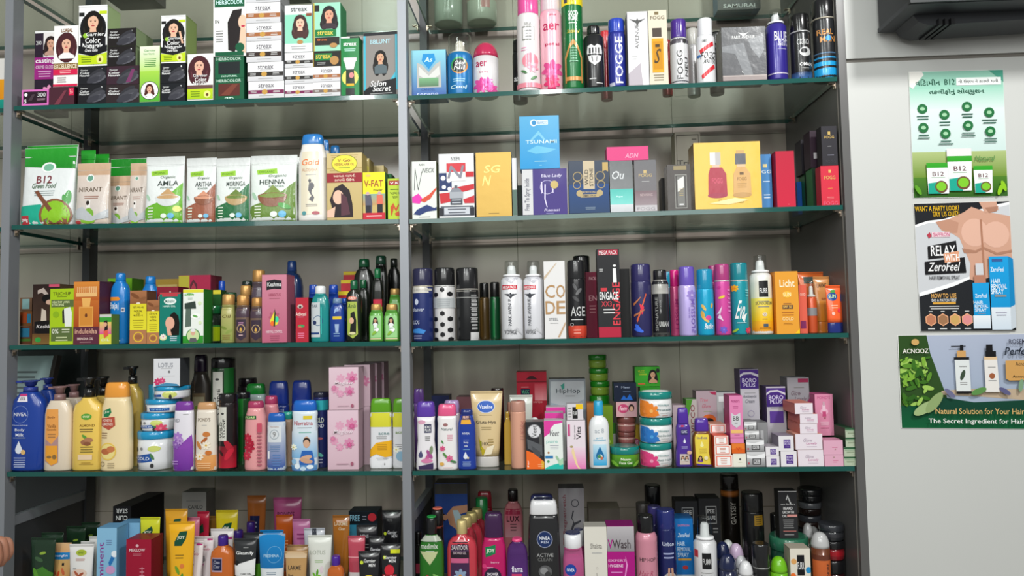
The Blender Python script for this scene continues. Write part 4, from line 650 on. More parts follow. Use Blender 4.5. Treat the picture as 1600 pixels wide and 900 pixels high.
I('3 box 279 329 430 d=.1 q=.06', 'a82a4a,7a1c34', 'hair_oil_box', 'rose red carton with an arched window behind the white and green box', 'r 0 0 34 22 b0a83a;p 5a2a34 36 60 36 14 46 6 58 14 58 60;p a83a4a 40 60 40 18 47 11 54 18 54 60')
I('3 box 318 332 452 d=.07 q=.03', '2a6a2a,1c4a1c', 'hair_oil_box', 'narrow green carton with yellow top behind the round dark jar', 'r 0 0 100 8 d8cc3a;r 20 20 80 50 3a8a3a')
I('3 box 333 345 453 d=.07 q=.03', '265a2a,1c4a1c', 'hair_oil_box', 'second narrow green carton with yellow top behind the round dark jar', 'r 0 0 100 8 d8cc3a;e 50 50 30 30 8ab050')
I('3 neck 328 341 437 d=.13 c=.2 s=.9', '4a6a8a,164ab0', 'hair_oil_bottle', 'blue-capped clear bottle at the back over the narrow green cartons', '', 'blue-capped clear bottles')
I('3 neck 341.5 352 439 d=.13 c=.2 s=.9', '5a7a80,164ab0', 'hair_oil_bottle', 'slimmer blue-capped clear bottle beside its twin at the back', '', 'blue-capped clear bottles')
I('3 neck 351 370 457 d=.05 c=.2 s=.9 k=metal', '6a6a3a,1f4a34', 'hair_oil_bottle', 'bottle with a dark green cap rising behind the front gold-capped bottle')
I('3 neck 370 393 446 d=.06 c=.18 s=.9 q=.9 k=metal', '5a4a44,c89a5c', 'hair_oil_bottle', 'wide gold-capped bottle in the second row left of the pink box')
I('3 neck 394 415 422 d=.06 c=.17 s=.86 q=.9 k=metal', '4e424a,b88a50', 'hair_oil_bottle', 'tallest gold-capped bottle, behind the pink box', 'r 0 10 100 50 5a4c5a')
I('3 neck 378 396 439 d=.12 c=.1 s=.9', '4a5040,1c2a24', 'hair_oil_bottle', 'black-capped bottle at the back among the gold caps')
I('3 neck 440 473 408 d=.12 c=.13 s=.42 q=.8', '152c58,1c3c78', 'hair_oil_bottle', 'large navy blue bottle standing behind the pink box')
I('3 neck 482 498 445 d=.07 c=.14 s=.8', '1a3c94,1a44a8', 'hair_oil_bottle', 'royal blue bottle behind, left of the white flip cap', '', 'royal blue oil bottles')
I('3 neck 513 530 445 d=.07 c=.14 s=.8', '1a3c94,1a44a8', 'hair_oil_bottle', 'royal blue bottle behind, right of the white flip cap', '', 'royal blue oil bottles')
I('3 neck 532 546 466 d=.05 c=.12 s=.7', '1a3c94,1a50b8', 'hair_oil_bottle', 'royal blue bottle squeezed in left of the front dark oil bottle', 'r 40 40 90 48 d8c030', 'royal blue oil bottles')
I('3 neck 558 578 437 d=.085 c=.14 s=.5', '121a12,10502f', 'hair_oil_bottle', 'green-capped dark bottle close behind the front dark oil bottle', '', 'dark green-capped oil bottles')
I('3 neck 581 600 420 d=.06 c=.13 s=.52', '10150f,0f6a3c', 'hair_oil_bottle', 'dark bottle with red and lime label above the light green pair', 'r 20 34 90 46 c82a44;r 20 46 90 54 a8c03a', 'dark green-capped oil bottles')
I('3 neck 553 586 405 d=.115 c=.1 s=.5 q=.6', '10150f,0d5030', 'hair_oil_bottle', 'large dark bottle in the back row, left of the tallest one', '', 'dark green-capped oil bottles')
I('3 neck 586 606 400 d=.12 c=.1 s=.8', '0e120e,0f3a28', 'hair_oil_bottle', 'tallest dark bottle at the back', '', 'dark green-capped oil bottles')
I('3 neck 605 627 404 d=.18 c=.1 s=.5', '0e100e,141c16', 'hair_oil_bottle', 'rightmost dark bottle at the back, half behind the post', '', 'dark green-capped oil bottles')
I('3 neck 608 627 451 d=.06 c=.12 s=.74 k=metal', '58983c,c8a060', 'hair_oil_bottle', 'light green gold-capped bottle in the second row by the post', ald, 'light green gold-capped bottles')
I('3 box 529 546 455 d=.11 q=.04 id=ry', 'b02a34,c8b030', 'hair_oil_box', 'lowest red and yellow carton of the stepped pile behind the royal blue bottles', 'r 0 0 100 8 d8c030', 'red and yellow cartons')
I('3 box 533 552 437 d=.155 q=.04', 'b8303c,c8b030', 'hair_oil_box', 'middle red and yellow carton of the stepped pile', 'r 0 0 100 6 d8c030', 'red and yellow cartons')
I('3 box 537 558 424 d=.2 q=.04', 'b8303c,c8b030', 'hair_oil_box', 'rearmost and highest red and yellow carton of the stepped pile', 'r 0 0 100 5 d8c030', 'red and yellow cartons')
# ---- third shelf, right bay: deodorants
I('3 can 645 677.5 420 d=.006 c=.25 s=.97', '1e2c66,2a2a48,c0b8a8', 'deodorant_can', 'navy deodorant can with a silver slanted collar, by the centre post', 'p d0ccc4 4 0 60 0 80 3 84 12 4 12;r 10 4 96 8 b8b4ac;e 26 28 9 14 cfd6ea;i 34 42 58 7 cfd6ea denver;t 22 65 34 7 cfd6ea LUCAS;p 3a86d0 6 78 36 76 70 80 60 86 8 84;s 6 88 56 96 2 aac')
foot = ''.join('p 17171a %s;' % ' '.join('%.1f %.1f' % (x+13*math.cos(a*math.pi/3+.5), y+4.6*math.sin(a*math.pi/3+.5)) for a in range(6)) for x, y in ((44, 7), (12, 16), (80, 15), (44, 50), (10, 60), (80, 60), (44, 70), (12, 80), (80, 80), (44, 88), (12, 97), (82, 97)))
I('3 can 679 711.5 419 d=.006 c=.25 s=.97', 'dcdada,19191b,d0d0ce', 'deodorant_can', 'white deodorant can patterned with black football patches', foot+'r 0 22 100 40 b8bcbe;s 8 24 90 38 4 9a9ea2')
I('3 can 713 748 419 d=.006 c=.3 s=.97', '17181a,1c1c1e,b8b4ac', 'deodorant_can', 'black deodorant can with a silver slanted collar and white back label', 'r 4 3 92 4 b8b4ac;r 0 15 100 17 8a8a88;v 84 50 22 56 b8b8b8 IIIIIIIII;s 68 10 96 66 14 a8a8a8;r 68 84 98 100 d4d4d4')
I('3 can 783 817 408 d=.006 c=.2 s=.62 k=clear', 'e2e2e6,f0f0f2', 'deodorant_can', 'left of two white deodorant cans with a red strip and mountain outlines', 'p c4c4cc 10 2 50 12 90 2 70 2 50 7 30 2;r 8 14 76 21 d0243c;t 42 17.5 60 4 fff MEGA PACK;p 3a3c44 16 28 40 28 45 26 50 28 76 28 56 32 46 36 36 32;v 42 57 15 42 4a4c54 PARK AVENUE;p c8c8cc 14 92 40 77 60 90 44 84;p c8c8cc 44 94 72 80 98 94 72 86;t 44 88 56 7 44464c VOYAGE', 'white deodorant cans with red strip')
I('3 can 818.5 850 408 d=.006 c=.2 s=.62 k=clear', 'dcdce2,f0f0f2', 'deodorant_can', 'right of two white cans with a red strip, beside the gold-lettered white box', 'p c4c4cc 10 2 50 12 90 2 70 2 50 7 30 2;r 2 14 62 21 d0243c;t 32 17.5 54 4 fff NICENSCE;p 3a3c44 4 28 26 28 31 26 36 28 62 28 42 32 32 36 22 32;v 28 57 15 42 4a4c54 PARK AVENUE;p c8c8cc 4 92 30 77 50 90 34 84;p c8c8cc 34 94 62 80 92 94 62 86;t 32 88 50 7 44464c VOYAGE', 'white deodorant cans with red strip')
I('3 box 850.5 883.5 408 d=.004 q=.035', 'dedcdc,b8b4b0', 'perfume_box', 'white box with four big gold letters in two rows', 'p c8b49c 0 20 60 2 62 3 2 24;t 28 39 46 17 b08a60 C;t 78 39 42 17 b08a60 O;t 28 60 46 17 b08a60 D;t 78 60 42 17 b08a60 E;t 42 75 44 3.5 8a8a8e STEEL;s 20 79 70 81 1 aaa;p c0a080 60 98 98 78 98 82 70 98')
I('3 can 887 915 407 d=.006 c=.24 s=.97', '1c1c1f,222224', 'deodorant_can', 'black deodorant can with grey flames and a coral foot', 'l 40 14 22 60 5a5a5c;l 60 22 24 -50 6a6a6c;l 44 34 24 40 4a4a4c;t 54 55 78 16 d4d4d4 AGE;s 8 67 90 71 1 ccc;o 20 77 9 2 ccc;g 0 79 100 100 d84c34 c83c2c;s 20 84 76 94 2 f0a090')
I('3 box 934 969 389 d=.004 q=.035', '28282b,222', 'deodorant_gift_box', 'tallest black and red box with MEGA PACK printed at its head', 'r 6 1 94 7 a8223c;t 50 4 80 4.5 e8e0e0 MEGA PACK;e 78 19 7 5 e8e8e8;p e8e8e8 70 22 84 22 86 38 70 38;s 6 22 28 26 2 ccc;r 14 44 42 48 c83a44;v 82 62 34 48 d8404c ENGAGE;t 50 53 84 9 f0f0f0 ENGAGE;t 38 62 46 6 c8404c XX3;s 12 67 86 74 2 ddd;r 0 88 100 100 b0243e')
I('3 can 986 1018 413 d=.006 c=.24 s=.96', '2c2a5a,322e5e', 'deodorant_can', 'indigo deodorant can with a ribbed cap and crossing orange strokes', 'p d8603a 20 70 66 22 70 24 24 74;p e03048 34 40 56 46 50 58 44 60;p c87a4a 8 40 40 28 40 30 10 44;l 26 84 22 60 3a6ae0;l 30 88 22 20 3a6ae0;p b8704a 10 60 60 50 60 52 10 64')
I('3 can 1019 1045 422 d=.006 c=.16 s=.8', '1e1e20,1a1a1c,9a9894', 'deodorant_can', 'black deodorant can with a silver neck, right of the indigo can', 'g 0 0 100 24 8a8884 b8b6b0;v 20 60 14 60 9a9a98 SIGNATURE;v 42 48 10 24 aaa TEMPTATION;t 60 78 56 9 d8d8d6 URBAN;r 0 93 100 100 4a4a48')
I('3 can 1060 1087 417 d=.004 c=.27 s=.9', 'b8a8e0,6a54b4', 'deodorant_can', 'lilac deodorant can with a violet cap, left of the turquoise can', 'f 70 20 30 9a84d0 c8b8e8;v 74 56 22 56 7a62b8 LOSSUM;v 52 54 8 20 8a74c4 BLUSH;t 76 90 24 8 8a74c4 Flo', 'floral deodorant cans')
I('3 can 1089 1115 421 d=.006 c=.3 s=.95', '12a0c8,128ab0', 'deodorant_can', 'turquoise deodorant can with golden wavy shapes, left of the pink one', 'l 30 40 22 60 e0b860;l 24 56 26 80 d8ac54;l 40 66 24 40 e0b860;l 78 36 16 100 d8ac54;e 56 62 18 14 d84a9a;i 58 80 50 12 f0f6fa Barbie')
I('3 can 1117 1141 413 d=.006 c=.24 s=.97', 'd0489c,a83a78,d0c8c8', 'deodorant_can', 'pink deodorant can with a metallic rose cap and yellow leaf', 'l 34 30 22 -20 e0c838;e 20 12 9 9 c0308a;p f0d8ec 4 62 34 46 22 62 40 74 8 68 20 60;f 40 90 24 6a5ac8 8a7ad8;s 70 14 90 60 6 e080c0', 'bright lettered deodorant cans')
I('3 can 1142 1169 411 d=.006 c=.25 s=.97', '1692a0,14808c,c8ccc8', 'deodorant_can', 'teal deodorant can with white script and flowers', 'f 14 14 20 e8b020 e88a20;i 46 54 46 34 f2f4f2 Eva;p f2f4f2 50 72 62 50 58 64 78 60 60 78;s 14 76 80 80 1 bdd;f 84 92 18 d83a5a e86a7a;l 14 92 16 -40 9ac83a;s 70 16 90 30 3 8cc', 'bright lettered deodorant cans')
I('3 can 1172 1206 399 d=.006 c=.22 s=.6 k=clear', 'e8e6e0,f0f0f0', 'sunscreen_can', 'white to orange sunscreen can with a black square badge', 'g 0 0 100 42 e4e4e0 e8e4c8;g 0 42 100 78 f0e068 f2c010;g 0 78 100 100 f0b020 f09820;r 28 14 70 40 1c1c1e;t 49 30 36 8 eee FURR;t 50 50 72 5 5a5a4a SUNSCREEN;s 14 46 80 48 1 888;s 14 54 82 58 1 888;e 50 68 11 9 f6ecd0;t 50 68 12 5 8a3a3a 50;s 34 74 66 77 1 a86;r 42 83 64 88 4a5a6a;s 12 88 90 92 1 a60')
I('3 box 1210 1248 424 d=.004 q=.045', 'e09a34,d88a2c', 'sunscreen_box', 'orange box with a pale sun disc, right of the white sunscreen can', 't 52 19 66 12 f4e8c8 Licht;e 50 37 20 14 f0b83c;t 50 37 34 7 f6e6b8 SUN;s 28 50 72 54 1 8a5a34;r 28 54 74 60 4a3a3a;t 50 57 40 4 f0c060 SPF 50;s 16 64 86 72 2 b06a28;t 50 76 50 5 f6dca0 GOLD;s 22 82 78 86 2 b87a2c;p f0c020 78 100 100 92 100 100')
I('3 can 1260 1276 440 d=.03 c=.3 s=.8 k=clear', 'c8542c,e8e4e0', 'sunscreen_can', 'clear-capped amber spray bottle between the coral box and the tan tube', 'r 0 30 100 52 8a8a8c')
I('3 tube 1291 1314 446 d=.004 c=.22 q=.5 s=.9', 'f0622c,1c2c74', 'sunscreen_tube', 'front orange tube with a blue disc and navy cap at the right end', 'e 40 30 34 30 16448e;t 40 29 48 10 cfe8a0 SUN;r 30 12 60 20 4a9a4a;s 20 52 80 64 2 f8c0a0;e 38 76 12 12 f8c0b0;e 80 68 10 14 e8304a', 'orange sunscreen tubes')
I('3 tube 1301 1321 447 d=.04 c=.22 q=.5 s=.9', 'ee602c,1c2c74', 'sunscreen_tube', 'orange tube with navy cap just behind the front one', 'e 60 32 34 30 16448e', 'orange sunscreen tubes')
I('3 tube 1268 1302 432 d=.05 c=.2 q=.42 s=.8', 'c8884c,c8742c', 'sunscreen_tube', 'tan sunscreen tube with dark lettering behind the orange tubes', 't 50 20 60 9 4a3424 LAKME;t 60 50 36 5 7a3a24 SUN;g 0 55 100 100 d08a3c d07c20', 'tan sunscreen tubes')
I('3 box 1249 1261 445 d=.02 q=.035', 'd8604c,b84a3c', 'sunscreen_box', 'narrow coral box right of the orange sun disc box', 'r 10 74 80 90 7a2a5a;t 50 20 70 6 f0c0b0 OUD')
I('3 tube 1248 1288 425 d=.11 c=.2 q=.42', 'd8682c,d8601c', 'sunscreen_tube', 'large orange tube behind the clear-capped spray bottle', 'r 20 10 60 24 3a4a44')
I('3 can 1047 1062 422 d=.05 c=.25 s=.9', 'd8568c,d0247c', 'deodorant_can', 'rose pink deodorant can with magenta cap behind the lilac one', 'v 60 56 40 60 a83070 LOSSUM', 'floral deodorant cans')
I('3 box 916 934 425 d=.07 q=.03', '7a1c38,5a1428', 'deodorant_gift_box', 'dark crimson box behind the left edge of the tallest black and red box', 't 60 10 60 5 e0b0b8 PACK;t 60 40 70 8 d8a0a8 EN;s 20 50 90 64 3 c08088')
I('3 can 895 924 400 d=.075 c=.25', '161618,101012', 'deodorant_can', 'black can rising behind the coral-footed can', 'r 70 60 86 84 a8a8a8')
I('3 box 970 985 420 d=.03 q=.05', '1b1b1c,161617', 'deodorant_gift_box', 'black box in the gap left of the indigo can')
I('3 can 749 765 442 d=.08 c=.26', '5a4420,161616', 'deodorant_can', 'bronze can with black cap, left one of the low pair in the shade', 'g 0 0 30 100 8a6a34 6a4c20', 'low cans in the shade')
I('3 can 765.5 782 441 d=.075 c=.26', '104a2a,141414', 'deodorant_can', 'dark green can with black cap, right one of the low pair in the shade', 'g 30 0 50 100 1c7a40 1c7a40', 'low cans in the shade')
I('3 can 1107 1123 415 d=.075 c=.24', 'b83a80,a03070', 'deodorant_can', 'rose pink can half hidden between the turquoise and pink cans')
I('3 can 1034 1052 425 d=.1 c=.24', '1a8aa8,1a90b0', 'deodorant_can', 'blue-green can far back right of the black silver-necked can')
# ---- fourth shelf, left bay: lotions, talc
def Q(base, y0): return ''
I('4 pump 21 73 594 d=.012 c=.13 s=.52 q=.5', '1d3f96,2c3c8c', 'lotion_pump_bottle', 'large royal blue pump bottle with a white drop, front left on its shelf', 'r 24 2 60 12 ece6ee;r 24 2 60 5 c83a7a;t 42 8 20 4 333 35%;o 38 28 25 1 8aa0d8;t 38 28 40 4.5 e8ecf6 NIVEA;i 38 42 48 2 c8d0ec Nourishing;t 38 48 30 4 e8ecf6 Body;t 38 54 26 4 e8ecf6 Milk;s 12 57 62 59 1 9ab;d 36 73 11 dfe4ee;e 50 76 7 7 d8b070;s 16 82 64 96 5 b8c4e4', 'royal blue pump bottles')
I('4 pump 69 114 603 d=.012 c=.17 s=.62 q=.5', 'e2d2bc,8a6a6a', 'lotion_pump_bottle', 'beige pump bottle with an orange label, second from the left in front', 'p b08a88 12 12 62 12 64 88 40 93 12 86;p eaa050 12 12 62 12 64 50 38 62 12 54;p eaa030 14 64 60 64 62 88 38 92 14 84;t 36 24 30 4 7a4a2a Body;t 38 36 34 5 8a5a2a Vanilla;t 38 41 36 3 8a5a2a Caramelia;s 20 46 58 54 2 a87a4a;e 30 80 9 5 8a6a3a;e 50 80 8 8 8a6a3a', 'beige pump bottles')
I('4 pump 115 163 589 d=.014 c=.22 s=.36 q=.5', 'e8c45c,1a1a1a', 'lotion_pump_bottle', 'yellow pump bottle with black pump and almonds, in front', 'e 56 26 18 10 5aa03a;t 56 26 24 3 dfe8b0 ever;t 58 38 50 3.5 8a6a2a ALMOND;s 28 42 84 48 2 5a4a2a;l 52 54 12 40 5a9a3a;e 54 61 16 9 a06a4a;e 64 58 14 8 b07a58;e 60 63 12 6 8a5438;s 30 66 86 76 3 8a7a3a;r 30 78 76 85 e8cca8;s 34 88 80 92 2 a8883a', 'yellow pump bottles')
I('4 bottle 158 207 597 d=.006 c=.17 s=.78 q=.5', 'ecd6a8,e89a3c', 'lotion_bottle', 'cream bottle with a curved orange cap and a green leaf badge', 'p 137a4a 14 18 40 14 44 20 34 26 16 26;t 28 20 18 4 eef6e0 JOY;p b8503c 6 28 56 26 58 38 36 44 6 38;t 30 31 34 3.5 f4e0d0 HONEY &;t 30 36 40 3.5 f4e0d0 ALMONDS;s 6 47 34 56 3 8a6a4a;o 34 73 28 4 e8c458;e 34 73 24 24 ecd88a;e 26 73 16 10 b8683c;e 44 70 14 10 c87848;o 16 90 8 2 7a6a4a;s 28 88 62 96 3 9a8a6a')
cc = 'p 1f4f9a 8 54 60 44 62 70 8 78;t 34 61 42 10 e8eef6 COLD;l 62 55 10 60 4a7a4a;e 66 30 16 8 c8d070;e 12 34 4 6 333;e 30 30 5 4 888;e 14 86 4 6 333;e 62 84 5 6 333'
I('4 jar 218 273 671 d=.01 c=.2 s=.98 id=j1', 'dfe0e2,1f90c0', 'cream_jar', 'largest cold cream jar with a blue lid, bottom of the white stack', cc, 'blue-lidded cream jars')
I('^j1 jar 223 274 643 c=.34 s=.98 id=j2', 'dfe0e2,1f90c0', 'cream_jar', 'blue-lidded cream jar with a pink flower, second from below in the white stack', cc+';f 78 76 14 d84a6a e87a90', 'blue-lidded cream jars')
I('^j2 jar 230 282 622 c=.38 s=.98 id=j3', 'dfe0e2,1f90c0', 'cream_jar', 'blue-lidded cream jar third from below in the white stack', 'p 1f4f9a 30 40 86 40 86 76 34 76;t 60 58 44 16 8ac0e8 cream;e 14 50 6 9 333', 'blue-lidded cream jars')
I('^j3 jar 244 295 602 c=.34 s=.98 id=j4', 'dfe0e2,1f90c0', 'cream_jar', 'topmost cold cream jar of the white stack, set a little to the right', 'p 1f4f9a 4 50 40 42 42 70 6 78;e 64 46 20 10 c8d070;e 68 76 4 8 333', 'blue-lidded cream jars')
I('^j4 box 240 281 560 d=.012 q=.045', 'd8d8dc,3a3c40', 'cream_box', 'white box with a pink lotus and grey lettering on top of the jar stack', 't 46 24 56 16 8a8c94 LOTUS;s 22 34 76 38 1 999;s 10 62 92 64 1 999;f 16 84 14 c83a6a e07090;f 34 80 12 d04a78 e88aa0;p 4a8ab0 10 96 50 88 90 92 100 100 10 100;e 60 48 4 4 666')
tal = 's 40 12 90 15 1 aaa;t 30 26 44 6 888 ND\'S;'
I('4 bottle 271 304 627 d=.008 c=.13 s=.86 q=.55', 'e2dee6,7a3a9a', 'talc_bottle', 'purple and white talc bottle with a torn wave of flowers', 's 52 5 88 7 1 999;t 22 16 34 6 8a8a90 ND;g 0 58 100 100 8a44ac 6a2c94;p 8a44ac 0 62 20 56 44 46 60 52 96 40 100 60 0 66;f 30 44 26 a87ac8 c8a0d8;f 22 56 22 8a5ab0 b088c8;f 44 50 18 b890d0 7a4aa0;s 4 82 40 90 2 b890d0')
I('4 bottle 307 340 628 d=.008 c=.11 s=.86 q=.55', 'e2d8ca,c8986a', 'talc_bottle', 'white to orange talc bottle with spices and blossoms', 't 48 16 62 6 7a6a5a POND\'S;s 34 24 66 26 1 aaa;g 0 74 100 100 e0a060 d8904a;e 60 40 18 12 c87a3c;l 24 58 22 60 c88040;l 50 50 20 -40 b0602c;f 60 58 20 f0e4d0 e0b030;f 30 76 18 f0e4d0 e0b030;e 70 70 14 10 c8702c;s 10 86 90 96 3 f0c898')
I('4 can 340 371 614 d=.008 c=.12 s=.95', '1c1416,161214', 'deodorant_can', 'black can with a red foot and a white upright label, in front', 'g 0 64 100 96 7a1424 b81830;l 70 64 40 60 b01c30;l 70 76 36 -60 c82038;r 12 6 60 56 d8d6cc;e 38 16 9 6 444;v 28 40 16 24 1c1c1c WILD;v 46 38 16 28 1c1c1c STONE;l 30 74 20 50 3a1014', 'tall labelled deodorant cans')
I('4 bottle 383 417 626 d=.008 c=.1 s=.72 q=.7 n=2', 'e09a9c,a83a60', 'talc_bottle', 'pink bottle with a rose cap and crimson flowers, in front', 'r 0 12 66 18 1f5a34;t 34 15 52 4 d8e8a0 FIORE;f 24 48 22 b81c3a d83a54;f 34 62 26 b01838 d04058;f 22 76 20 c02844 e0505f;f 40 56 18 a81432 c83048;v 78 62 14 60 a85a68 lllllllllll;r 72 24 86 38 c04a60', 'pink rose-capped bottles')
I('4 bottle 418 447 645 d=.01 c=.15 s=.92 q=.5', 'b8c4d4,1a5cb0', 'talc_bottle', 'short talc bottle seen from its back, white fading to blue', 'g 0 0 100 100 ccd2da 1c4c9c;r 10 8 84 42 d4d8dc;o 46 26 26 4 9aa4ac;t 46 26 18 12 888 9;t 46 10 50 2.5 a87a6a Navratna;s 14 48 86 62 4 6a86b0;r 12 60 22 76 e8e8ec;s 30 66 86 92 5 5a80b8')
I('4 bottle 457 497 625 d=.004 c=.15 s=.92 q=.5', 'd4dfe8,1b62bc', 'talc_bottle', 'white and ice blue talc bottle with a man with folded arms, in front', 'r 50 8 86 14 d8c030;t 50 20 76 7 b03040 Navratna;s 18 27 92 29 1 777;g 0 34 100 78 d4e0ea 7ab0d8;s 24 34 90 38 1 6a9;e 64 52 14 22 caa084;e 64 50 14 12 1c1614;e 64 54 11 15 d0a68a;p 2a62b0 46 66 84 66 92 84 90 92 38 92 34 84;l 60 78 24 -14 d0a68a;l 62 83 24 12 c89c80;g 0 90 100 100 6a9cc8 4a7ab8;e 14 84 10 10 8ab8dc;e 28 92 10 10 dfeaf2;e 50 96 12 8 c0d8ea;e 76 93 12 8 dfeaf2;f 14 60 12 f0f4e0 d8c050')
pk = 'g 0 0 100 100 dcc0cc d0b0bc;f 40 26 15 d8a0b8 d8a8bc;f 78 24 20 d48cac e090b4;f 22 52 13 d898b4 dc9cb8;f 70 56 17 d088aa dc94b4;f 40 62 12 d898b4 e0a8c0;f 18 48 9 cc7aa0 d89;f 80 27 9 c85a8c d070a0;f 72 58 8 c85a8c d070a0;i 52 37 62 9 e8d8e0 Meglow;s 24 89 74 92 1 a07a8a;e 80 90 5 6 a05a70'
I('4 box 512 560 641 d=.02 q=.05 id=p1', 'd8bcc8,b89aa6', 'cream_box', 'pink floral box at the bottom front of the double stack', pk, 'pink floral boxes')
I('^p1 box 514 560 574 q=.05', 'd8bcc8,b89aa6', 'cream_box', 'pink floral box on top front of the double stack', pk, 'pink floral boxes')
for i in range(3):
    k = 1 if i == 0 else i+1
    I('4 box %d %d %d d=%.3f q=.05 id=q%d' % (537+12*i, 578+11*i, 635-4*i, .075+.055*i, i), 'd0b4c0,b08e9c', 'cream_box', ['pink floral box in the lower line, second from the front', 'pink floral box in the lower line, third from the front', 'pink floral box in the lower line, farthest back'][i], '', 'pink floral boxes')
    I('^q%d box %d %d %d q=.05' % (i, 538+12*i, 578+11*i, 570-2*i), 'd0b4c0,b08e9c,4a4248', 'cream_box', ['pink floral box in the upper line, second from the front', 'pink floral box in the upper line, third from the front', 'pink floral box in the upper line, farthest back'][i], 'f 80 40 20 c87a9c d898b4', 'pink floral boxes')
yg = 'g 0 0 100 26 d8d43a d0cc34;t 66 38 50 4 6a8a8a acne;s 24 42 86 48 2 999;p e8ac1c 0 68 30 54 100 50 100 78 70 80 30 74 0 80;s 26 56 88 68 4 c08a1c;p e8e8ec 0 82 30 76 70 84 100 82 100 100 0 100;t 66 92 12 4 777 18;s 30 80 84 86 2 aaa'
I('4 bottle 579 613.5 622 d=.03 c=.2 s=.94 q=.45 n=4', 'dcdce0,5a9a1c', 'talc_bottle', 'green-capped yellow and white bottle, front one near the post', yg, 'green-capped yellow bottles')
I('4 bottle 614 648 622 d=.03 c=.2 s=.94 q=.45 n=4', 'dcdce0,5a9a1c', 'talc_bottle', 'green-capped yellow and white bottle half behind the post', 'g 0 0 100 26 d8d43a d0cc34;t 40 36 50 4 6a8a3a acne;s 10 56 50 66 3 888;e 40 78 22 22 8ab0c8;f 20 66 14 f0f0e0 e0c040', 'green-capped yellow bottles')
# back rows
I('4 pump 60 88 590 d=.1 c=.14 s=.6 q=.6', '1d3f96,2c3c8c', 'lotion_pump_bottle', 'royal blue pump bottle behind the front one', '', 'royal blue pump bottles')
I('4 pump 100 130 600 d=.09 c=.17 s=.7 q=.6', 'd8c8b4,8a6a6a', 'lotion_pump_bottle', 'beige pump bottle behind the orange-labelled one', '', 'beige pump bottles')
I('4 pump 146 176 588 d=.09 c=.22 s=.5 q=.6', 'c8a84c,1a1a1a', 'lotion_pump_bottle', 'black-pumped yellow bottle squeezed behind the orange-capped one', '', 'yellow pump bottles')
I('4 pump 190 224 572 d=.06 c=.18 s=.4 q=.6', 'd8b85c,181818', 'lotion_pump_bottle', 'yellow pump bottle with the highest black pump, left of the jar stack', '', 'yellow pump bottles')
I('4 jar 233 252 600 d=.1 c=.5', '3a6a80,2a88a8', 'cream_jar', 'blue-lidded jar in the shade behind the white stack')
I('4 bottle 298 330 554 d=.12 c=.16 s=.6 q=.6', '3a3430,281c30', 'hair_oil_bottle', 'tall brown bottle with an orange base label at the back', 'r 20 24 84 64 6a5a44;r 24 28 80 60 8a8268;e 50 40 18 10 5a7a2a;g 0 70 100 100 b05a1c a04c14')
I('4 can 331 367 558 d=.1 c=.1 s=.97', '16381c,141214', 'deodorant_can', 'tallest black and green can with a white label, in the back', 'r 24 4 68 60 cfcdc4;e 46 12 9 5 444;v 34 42 14 22 1c1c1c WILD;v 52 36 14 28 1c1c1c STONE;g 74 0 100 100 1f6a2c 1c7a30', 'tall labelled deodorant cans')
I('4 can 369 391 612 d=.07 c=.09 s=.97', '1a4a22,161618', 'deodorant_can', 'green can with black cap behind, right of the red-footed can', 'g 20 0 70 100 1f7a2c 1a6a26', 'tall labelled deodorant cans')
I('4 bottle 384 416 599 d=.13 c=.14 s=.9 q=.6', 'a8b4b4,187a2c', 'talc_bottle', 'grey-white talc bottle with a green cap at the back')
I('4 can 372 402 590 d=.2 c=.1', '241c20,201820', 'deodorant_can', 'dark can farthest back beside the green-capped talc')
I('4 bottle 411 437 618 d=.065 c=.12 s=.74 q=.8 n=2', 'd88a94,a83a60', 'talc_bottle', 'pink bottle with a rose cap, behind the front one', '', 'pink rose-capped bottles')
I('4 bottle 419 453 595 d=.13 c=.3 s=.88 q=.6', '1a2f78,1f358a', 'talc_bottle', 'left of two navy talc bottles at the back', 't 50 14 66 12 c8d4ec nycil;p 8ab0c8 10 44 90 24 90 50 10 60', 'navy talc bottles')
I('4 bottle 455 489 594 d=.13 c=.3 s=.88 q=.6', '1a2f78,1f358a', 'talc_bottle', 'right of two navy talc bottles at the back', 't 46 14 70 12 c8d4ec nycil', 'navy talc bottles')
I('4 bottle 441 459 643 d=.055 c=.14 s=.8 q=.8', 'c8a890,2a9a8a', 'talc_bottle', 'beige bottle with a turquoise cap between the two ice blue talcs')
I('4 can 490 514 612 d=.035 c=.07 s=.97', '18245c,1a1c30', 'deodorant_can', 'navy can with a turquoise band left of the pink floral boxes', 'r 0 4 100 18 28a0a8;t 50 32 60 7 c8d0c0 COLD;t 50 40 60 5 d8dce8 WIND;e 52 58 24 8 a8505a;l 50 80 30 30 5ab0a0;s 20 86 80 94 2 aab')
# ---- fourth shelf, right bay: lotions, creams
I('4 bell 650 682 627 d=.006 c=.22 s=.9 q=.6', 'e6e2e6,5c3aa0', 'lotion_bottle', 'waisted white bottle with a purple cap and pink lotus', 'e 30 10 22 10 d8a0b8;r 44 14 84 30 2c2c50;t 64 19 32 5 fff BORO;t 64 25 32 5 fff PLUS;s 44 36 82 46 3 777;d 26 72 11 4a4a70;l 60 76 24 -60 c05a90;l 70 70 24 60 a04a88;l 80 62 20 -80 7a8a6a;l 56 82 28 0 d07aa4;p 3a2c54 16 92 40 90 86 86 86 98 20 98', )
I('4 bottle 683.5 715 631 d=.006 c=.18 s=.92 q=.55', 'e8e4e4,e05a88', 'lotion_bottle', 'white bottle with a bright pink cap and a rose spray', 'e 44 16 13 8 9a6a6a;i 50 24 56 5 6a7a7a Natural;s 48 34 84 46 4 d88aa0;l 28 48 10 60 4a8a4a;f 28 60 14 d85a88 c03a6a;l 40 72 16 50 5a8a4a;f 62 78 16 d86a94 c0486f;l 80 84 14 20 4a7a4a;e 26 88 10 8 d8a850;s 24 94 84 96 1 daa')
